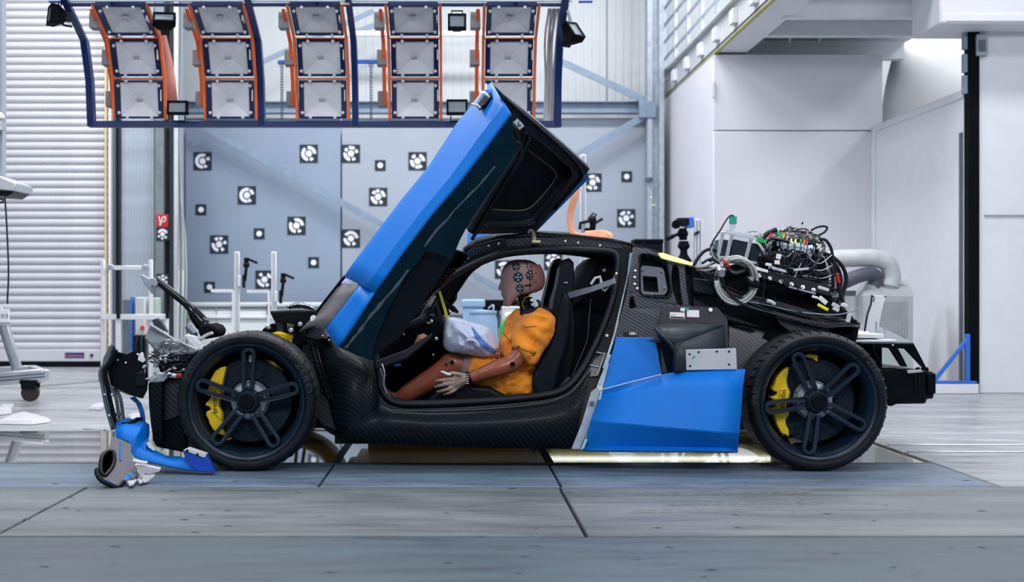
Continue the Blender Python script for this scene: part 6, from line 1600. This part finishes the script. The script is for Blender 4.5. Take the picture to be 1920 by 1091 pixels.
MB().grid([[P(x, y, 6.25) for x, y in ((244, 746), (256, 756), (262, 770), (266, 790))], [P(x, y, 6.22) for x, y in ((252, 744), (264, 756), (270, 772), (272, 792))]]).build('blue_strip', m_blue, bl, solid=.006)
MB().plate([(274, 830), (280, 828), (286, 836), (292, 843), (288, 845), (278, 838)], plane(P(274, 830, 6.0), P(292, 843, 5.98), P(286, 830, 6.0)), .004).build('bare_edge', m_shard, bl)
MB().tube(spline([P(228, 798, 6.05), P(240, 793, 6.03), P(252, 789, 6.05), P(266, 784, 6.1)], 4), .010, 6).build('torn_rubber', m_black, bl, mods=(displace(.02, .02),))
# ---- grey corner piece with a lamp opening
gp = thing('bumper_corner', 'grey broken bumper corner with round lamp opening and white torn edges', 'bumper piece', P(225, 915, 5.5))
gpl = plane(P(215, 818, 5.75), P(262, 890, 5.64), P(190, 900, 5.50))
GO = [(211, 819), (222, 822), (232, 826), (247, 833), (246, 846), (252, 868), (256, 880), (258, 890), (244, 900), (231, 904), (221, 915), (205, 909), (190, 902), (182, 888), (184, 868), (190, 848), (200, 842), (206, 836)]
GH = [(207, 846), (199, 848), (192, 856), (189, 870), (190, 886), (196, 892), (204, 884), (212, 872), (214, 858), (212, 848)]
MB().plate(GO, gpl, .008, [GH]).build('corner_skin', m_poly, gp, bevel=.002)
MB().tube(spline([PP(x, y, gpl) for x, y in GH], 3, True), .010, 8, closed=True).build('lamp_rim', m_black, gp, smooth=180)
MB().grid([[PP(x, y, off(gpl, .006)) for x, y in GH], [PP(x + 9, y - 3, off(gpl, .12)) for x, y in GH]], cu=True).face([PP(x + 9, y - 3, off(gpl, .12)) for x, y in GH]).build('lamp_tunnel', m_blackm, gp)
MB().tube(spline([PP(x, y, off(gpl, -.006)) for x, y in ((182, 880), (183, 890), (191, 901), (205, 908), (220, 914), (228, 908), (232, 903))], 4), .012, 6).build('lower_lip', m_black, gp)
MB().tube(spline([PP(x, y, off(gpl, -.010)) for x, y in ((196, 899), (208, 905), (221, 911), (230, 902))], 4), .003, 5).build('blue_paint_edge', m_blue, gp)
MB().tube([PP(x, y, off(gpl, -.003)) for x, y in ((227, 828), (226, 845), (226, 863))], .0035, 5).build('blue_paint_edge', m_blue, gp)
MB().plate([(233, 894), (243, 888), (250, 884), (247, 892), (240, 899), (234, 900)], off(gpl, -.002), .002).build('blue_paint_patch', m_blue, gp)
random.seed(4)
for i, pts in enumerate((((248, 864), (262, 866), (274, 868), (276, 869), (260, 870)), ((252, 872), (270, 873), (301, 880), (299, 884), (280, 889), (262, 886)), ((256, 882), (266, 888), (272, 894), (290, 892), (284, 898), (270, 901)), ((254, 890), (262, 899), (267, 906), (262, 908), (254, 896)), ((236, 904), (244, 899), (256, 903), (250, 910), (243, 912)), ((262, 895), (276, 900), (281, 902), (272, 905), (266, 904)))):
    Yq_ = [min(5.62 + .02 * i, F * (H - .012) / (y - CY)) for x, y in pts]
    a = [P(x, y, Yv) for (x, y), Yv in zip(pts, Yq_)]
    MB().prism(a, (0, .012, .008)).build('torn_edge', m_shard, gp, bevel=.001, seg=1)
for x, y in ((246, 904), (247, 908)): MB().disc(P(x, y, 5.58), (0, 1, 0), .006, 8, .004).build('rivet_hole', m_black, gp)
# ================================================================ MEASURING ELECTRONICS ON THE TAIL
lg = thing('data_logger', 'clear acrylic rack of black data logger modules on the rear deck', 'data logger', P(1388, 488, 6.45))
def mod(px, y0, name, lab_):
    m = MB().prism([P(x, y, 6.36) for x, y in px], (0, .16, 0)).build(name, m_print, lg, bevel=.004); return m
mat_mod = M('module_navy', (.010, .018, .030), .4)
for poly in (((1352, 448), (1366, 450), (1360, 483), (1348, 479)), ((1375, 448), (1404, 454), (1397, 485), (1369, 479)), ((1412, 455), (1428, 459), (1421, 492), (1405, 487))):
    MB().prism([P(x, y, 6.36) for x, y in poly], (0, .16, 0)).build('module', mat_mod, lg, bevel=.004)
for poly in (((1340, 456), (1350, 458), (1346, 480), (1339, 476)), ((1361, 456), (1370, 458), (1367, 479), (1360, 478))):
    MB().prism([P(x, y, 6.38) for x, y in poly], (0, .12, 0)).build('module_front', m_steel_d, lg, bevel=.003)
for a, b in (((1356, 434), (1346, 480)), ((1372, 438), (1363, 480)), ((1409, 445), (1398, 486))):
    MB().prism([P(a[0] - 3.5, a[1], 6.35), P(a[0] + 3.5, a[1] + 1.5, 6.35), P(b[0] + 4, b[1] + 1, 6.35), P(b[0] - 3.5, b[1], 6.35)], (0, .012, 0)).build('rack_post', m_alu, lg, bevel=.002)
MB().prism([P(x, y, 6.35) for x, y in ((1352, 436), (1366, 431), (1426, 441), (1412, 447))], (0, .16, .01)).build('rack_top', m_acryl, lg, bevel=.003)
MB().prism([P(x, y, 6.342) for x, y in ((1373, 439), (1406, 446), (1404, 452), (1372, 446))], (0, .01, 0)).build('rack_face', m_acryl, lg)
MB().prism([P(x, y, 6.34) for x, y in ((1346, 480), (1369, 480), (1420, 491), (1418, 496), (1345, 487))], (0, .2, 0)).build('base_rail', m_steel, lg, bevel=.003)
MB().prism([P(x, y, 6.335) for x, y in ((1369, 479), (1390, 484), (1389, 488), (1369, 484))], (0, .01, 0)).build('blue_label', m_blue_b, lg)
for x in (1371, 1377):
    MB().cyl(P(x, 420, 6.42), P(x + 1, 406, 6.42), .011, n=8).build('green_plug', m_teal, lg)
    MB().cyl(P(x - 1, 431, 6.42), P(x, 420, 6.42), .007, n=8).build('plug_body', m_acryl, lg)
MB().tube(spline([P(1377, 406, 6.42), P(1370, 404, 6.42), P(1362, 412, 6.40), P(1350, 432, 6.36), P(1337, 452, 6.33), P(1334, 466, 6.33), P(1338, 480, 6.33), P(1350, 490, 6.33)], 6), .005, 6).build('lead', m_cable, lg)
MB().tube(spline([P(1336, 462, 6.32), P(1334, 472, 6.31), P(1340, 484, 6.30), P(1352, 494, 6.30)], 5), .005, 6).build('lead', m_cableg, lg)
for k in range(3):
    MB().tube(spline([P(1414 + 3 * k, 446 + 2 * k, 6.34), P(1424 + 3 * k, 460 + 3 * k, 6.31), P(1436 + 2 * k, 478, 6.31), P(1432 + k, 474, 6.31)], 5), .0042, 6).build('lead', m_hose, lg)
MB().box(P(1427, 451, 6.33), (.05, .03, .02), Matrix.Rotation(R(20), 3, 'Y')).build('green_plug', m_green, lg)
MB().tube(spline([P(1398, 437, 6.42), P(1412, 434, 6.42), P(1424, 437, 6.4), P(1428, 445, 6.38)], 5), .004, 6).build('lead', m_cableg, lg)
MB().ball(P(1423, 444, 6.4), .025, 10, 8).build('adapter', m_acryl, lg)

# coil of pale cable
co = thing('cable_coil', 'coil of pale grey cable tied with red tape hanging on the rear deck', 'cable', P(1381, 570, 6.2))
random.seed(11)
for k in range(15):
    rx = 30 + 8 * random.random(); ry = 36 + 9 * random.random(); cx_ = 1381 + random.uniform(-2.5, 2.5); cy_ = 524 + random.uniform(-1, 4)
    pts = []
    for j in range(22):
        t = 2 * math.pi * j / 22
        pts.append(P(cx_ + rx * math.cos(t) * (1 + .03 * math.sin(3 * t + k)), cy_ + ry * math.sin(t), 6.17 + .02 * math.cos(t * 2 + k) + .004 * (k % 5)))
    MB().tube(pts, .0058, 6, closed=True).build('cable_loop', m_cableg if k % 4 else m_hose, co, smooth=180)
MB().tube([P(1354, 485, 6.14), P(1360, 491, 6.13), P(1366, 498, 6.15)], .011, 6, flat=.5).build('red_tape', m_red, co)
MB().tube([P(1412, 534, 6.15), P(1417, 537, 6.15)], .010, 6).build('red_tape', m_red, co)
MB().tube([P(1402, 522, 6.15), P(1409, 530, 6.13), P(1419, 533, 6.14)], [.020, .030, .022], 10).build('tape_wrap', m_blackg, co, mods=(displace(.012, .02),))
MB().tube([P(1350, 500, 6.15), P(1353, 508, 6.13), P(1352, 516, 6.14)], [.020, .028, .022], 10).build('tape_wrap', m_foil, co, mods=(displace(.012, .02),))
MB().tube(spline([P(1364, 503, 6.17), P(1378, 512, 6.15), P(1398, 506, 6.17), P(1404, 500, 6.2)], 5), .012, 8).build('black_hose', m_cable, co)

MB().prism([P(x, y, 6.20) for x, y in ((1360, 500), (1382, 494), (1402, 502), (1406, 528), (1398, 542), (1378, 548), (1362, 538), (1358, 518))], (0, .04, 0)).build('coil_wrap', m_blackm, co, bevel=.01)
for k in range(5):
    pts = [P(1381 + (35 + k * 1.4) * math.cos(R(a)), 526 + (39 + k * 1.8) * math.sin(R(a)), 6.15 + .008 * (k % 3)) for a in range(0, 181, 15)]
    MB().tube(pts, .0052, 6).build('cable_loop', m_hose if k % 3 == 0 else m_cableg, co, smooth=180)
# the dome of connectors and its black cables
hn = thing('cable_harness', 'tangled dome of black measuring cables and small connectors on the tail', 'cable harness', P(1490, 510, 6.6))
random.seed(21)
MB().ball(P(1486, 474, 6.62), (.150, .17, .105), 20, 12).build('harness_core', m_blackm, hn)
MB().prism([P(x, y, 6.40) for x, y in ((1425, 480), (1450, 470), (1520, 470), (1548, 480), (1558, 530), (1540, 546), (1425, 505))], (0, .5, 0)).build('harness_tray', m_black, hn, bevel=.02)
def dome(u, v, r=1.0):
    """u along the arch 0..1, v 0 front .. 1 back"""
    a = math.pi * (1 - u); el = v
    return P(1487 + 59 * math.cos(a) * r, 474 - 47 * math.sin(a) ** .8 * r * (.55 + .45 * v), 6.42 + .34 * v)
fines = MB(); shiny = MB(); white = MB()
for k in range(230):
    u, v = random.random(), random.random() ** 1.3
    p = [dome(u, v, random.uniform(.82, 1.03))]
    du, dv = random.uniform(-.25, .25), random.uniform(-.3, .3)
    for j in range(3):
        u = min(1, max(0, u + du * .4 + random.uniform(-.06, .06))); v = min(1, max(0, v + dv * .4))
        p.append(dome(u, v, random.uniform(.86, 1.06)))
    (shiny if k % 3 == 0 else fines).tube(spline(p, 4), random.uniform(.0018, .0042), 5)
fines.build('thin_cables', m_cable, hn, smooth=180, kind='stuff'); shiny.build('thin_cables', m_cableg, hn, smooth=180, kind='stuff')
cols = [m_steel, m_alu, m_steel, m_alu, m_black, m_alu_w]
for k in range(90):
    u, v = random.uniform(.04, .98), random.uniform(0, .75)
    c = dome(u, v, random.uniform(.90, 1.02)); d = V((random.uniform(-.5, .5), random.uniform(-.4, .2), random.uniform(-1, -.5))).normalized()
    MB().cyl(c, c + d * random.uniform(.018, .034), random.uniform(.0045, .007), n=7).build('connector', cols[k % 6], hn)
for k, (x, y, mt) in enumerate(((1443, 445, m_red), (1446, 441, m_red), (1466, 440, m_green), (1470, 443, M('conn_yellow', (.75, .70, .05), .5)), (1473, 442, m_red), (1484, 452, m_yelp), (1492, 453, m_yelp), (1502, 452, m_green), (1508, 455, M('conn_orange', (.85, .20, .03), .5)), (1512, 453, m_red), (1460, 437, m_green), (1476, 446, m_shard))):
    MB().cyl(P(x, y - 4, 6.36), P(x - 1, y + 4, 6.35), .0055, n=8).build('coloured_connector', mt, hn)
for i in range(16):                                        # the front row of plugs
    x = 1466 + i * 4.0; y = 458 + 10 * (i / 15) + random.uniform(-2, 2)
    MB().cyl(P(x, y - 5, 6.38), P(x - .5, y + 2, 6.36), .0075, n=8).cyl(P(x - .5, y + 2, 6.36), P(x - 1, y + 8, 6.35), .005, n=7).build('connector', m_steel_d if i % 3 == 0 else m_steel, hn)
for x, y in ((1503, 417), (1467, 428), (1505, 420), (1536, 462), (1498, 477), (1520, 477)):
    MB().box(P(x, y, 6.40), (.014, .008, .020), Matrix.Rotation(random.uniform(-.5, .5), 3, 'Y')).build('paper_flag', m_label, hn)
def lead(pts, r, mt=None, Y=6.30, name='cable'):
    q = [P(p[0], p[1], p[2] if len(p) > 2 else Y) for p in pts]
    return MB().tube(spline(q, 5), r, 7).build(name, mt or m_cable, hn, smooth=180)
lead([(1521, 432), (1532, 426), (1545, 424), (1551, 427), (1546, 435), (1535, 441)], .006, Y=6.45)
lead([(1537, 448), (1548, 450), (1558, 465), (1563, 490), (1572, 535), (1580, 565), (1586, 578)], .008)
lead([(1545, 474), (1562, 482), (1580, 500), (1587, 525), (1580, 550), (1570, 566)], .010, Y=6.36)
lead([(1545, 476), (1558, 486), (1572, 505), (1576, 525), (1572, 548)], .010, Y=6.40)
lead([(1548, 480), (1558, 500), (1562, 525), (1560, 548)], .009, Y=6.34)
lead([(1570, 512), (1571, 522), (1573, 531)], .010, m_red, 6.285, 'red_sleeve')
lead([(1425, 455), (1436, 440), (1446, 434), (1456, 430)], .013, Y=6.40)
lead([(1426, 462), (1445, 448), (1465, 450), (1480, 455)], .008, Y=6.34)
lead([(1300, 498), (1310, 482), (1322, 470), (1336, 467), (1345, 474), (1330, 490)], .009, Y=6.36)
lead([(1306, 502), (1322, 500), (1340, 492), (1352, 486)], .007, m_cableg, 6.33)
lead([(1310, 508), (1330, 506), (1348, 500), (1356, 494)], .007, m_cableg, 6.31)
lead([(1316, 494), (1330, 486), (1344, 490), (1352, 500)], .007, Y=6.30)
random.seed(33)
for k in range(26):                                        # cables sagging from the dome to the tail
    x0 = random.uniform(1430, 1540); y0 = random.uniform(462, 482)
    x3 = random.uniform(1500, 1580); y3 = random.uniform(500, 560)
    lead([(x0, y0), (x0 + random.uniform(-6, 14), y0 + random.uniform(15, 30)), ((x0 + x3) / 2 + random.uniform(-14, 10), max(y0, y3) - random.uniform(0, 18)), (x3, y3)], random.uniform(.003, .0055), Y=6.28 + random.uniform(0, .08))
for k in range(16):
    x0 = random.uniform(1440, 1520); w = random.uniform(18, 60); y0 = random.uniform(466, 486); dd = random.uniform(14, 46)
    lead([(x0, y0), (x0 + w * .2, y0 + dd * .75), (x0 + w * .55, y0 + dd), (x0 + w, y0 + dd * .2)], random.uniform(.0022, .0035), m_cable if k % 5 else m_steel, Y=6.27 + random.uniform(0, .05))
for k in range(14):
    y = 502 + k * 3.4; a = random.uniform(-4, 4)
    lead([(1480 + k * 2, y + a), (1510 + k, y + 2), (1540, y + 4 + a), (1560, y - 4 + k)], .0035, m_cable if k % 4 else m_steel, 6.30)
for k in range(9):                                         # bundles running down to the tail end
    j = lambda: random.uniform(-3.5, 3.5)
    lead([(1305 + 6 * k, 505 + k), (1335 + 4 * k, 525 + 3 * k + j()), (1400, 552 + 3 * k + j()), (1470, 572 + 3 * k + j()), (1540, 588 + 3.2 * k + j()), (1590, 598 + 2 * k + j()), (1612, 606 + k)], .0045, m_cable, 6.19 - .006 * k)
lead([(1384, 562), (1440, 572), (1500, 585), (1560, 590), (1590, 586), (1613, 576)], .0032, m_greywall, 6.16)
lead([(1424, 568), (1470, 575), (1530, 594), (1580, 596)], .004, m_cable, 6.16)
lead([(1444, 500), (1460, 520), (1478, 540)], .0035, Y=6.18); lead([(1425, 510), (1434, 530), (1430, 555), (1440, 568)], .0035, Y=6.17)
lead([(1470, 480), (1476, 510), (1490, 530), (1498, 545)], .0035, Y=6.18)
lead([(1438, 564), (1446, 566), (1453, 571)], .010, m_hose, 6.15, 'cable_tie')
for x, y, w, h, mt, an in ((1460, 481, .024, .024, m_label, .2), (1457, 492, .024, .020, m_label, .1), (1502, 505, .075, .012, m_hose, -.1), (1544, 541, .055, .015, m_alu_w, .3), (1543, 563, .048, .022, m_label, .7), (1567, 573, .04, .02, m_hose, .5), (1543, 576, .058, .015, M('tag_yellow', (.85, .75, .05), .5), .5), (1591, 596, .022, .045, m_alu_w, .25), (1528, 557, .03, .012, m_label, .3), (1441, 496, .03, .014, m_label, .15)):
    MB().box(P(x, y, 6.17), (w, .01, h), Matrix.Rotation(an, 3, 'Y')).build('cable_tag', mt, hn, bevel=.002)
for x, y in ((1583, 573), (1567, 580), (1600, 602), (1606, 608)):
    MB().box(P(x, y, 6.18), (.03, .03, .02), Matrix.Rotation(.5, 3, 'Y')).build('plug', m_black if x > 1590 else m_alu_w, hn, bevel=.004)
MB().prism([P(x, y, 6.22) for x, y in ((1560, 598), (1612, 604), (1614, 616), (1560, 612))], (0, .3, 0)).build('cable_duct', m_blackm, hn, bevel=.006)
for x in (1484, 1492, 1500, 1509):
    MB().cyl(P(x, 621, 6.2), P(x, 613, 6.2), .010, n=8).build('top_stud', m_alu, car)

# ---- orange strap lying on the roof
sp_pts = [P(1083, 352, 6.62), P(1077, 372, 6.60), P(1070, 398, 6.58), P(1069, 420, 6.57), P(1073, 434, 6.56), P(1082, 440.5, 6.55), P(1100, 441.5, 6.52), P(1122, 443, 6.52), P(1138, 443.5, 6.52), P(1143, 440, 6.53), P(1132, 436, 6.56), P(1112, 437, 6.58), P(1096, 438, 6.6)]
tag(MB().tube(spline(sp_pts, 5), .019, 8, flat=.16, up=(.35, -1, .55)).build('lifting_strap', m_strap, smooth=60), 'salmon orange webbing strap slung from the raised door onto the roof', 'strap')
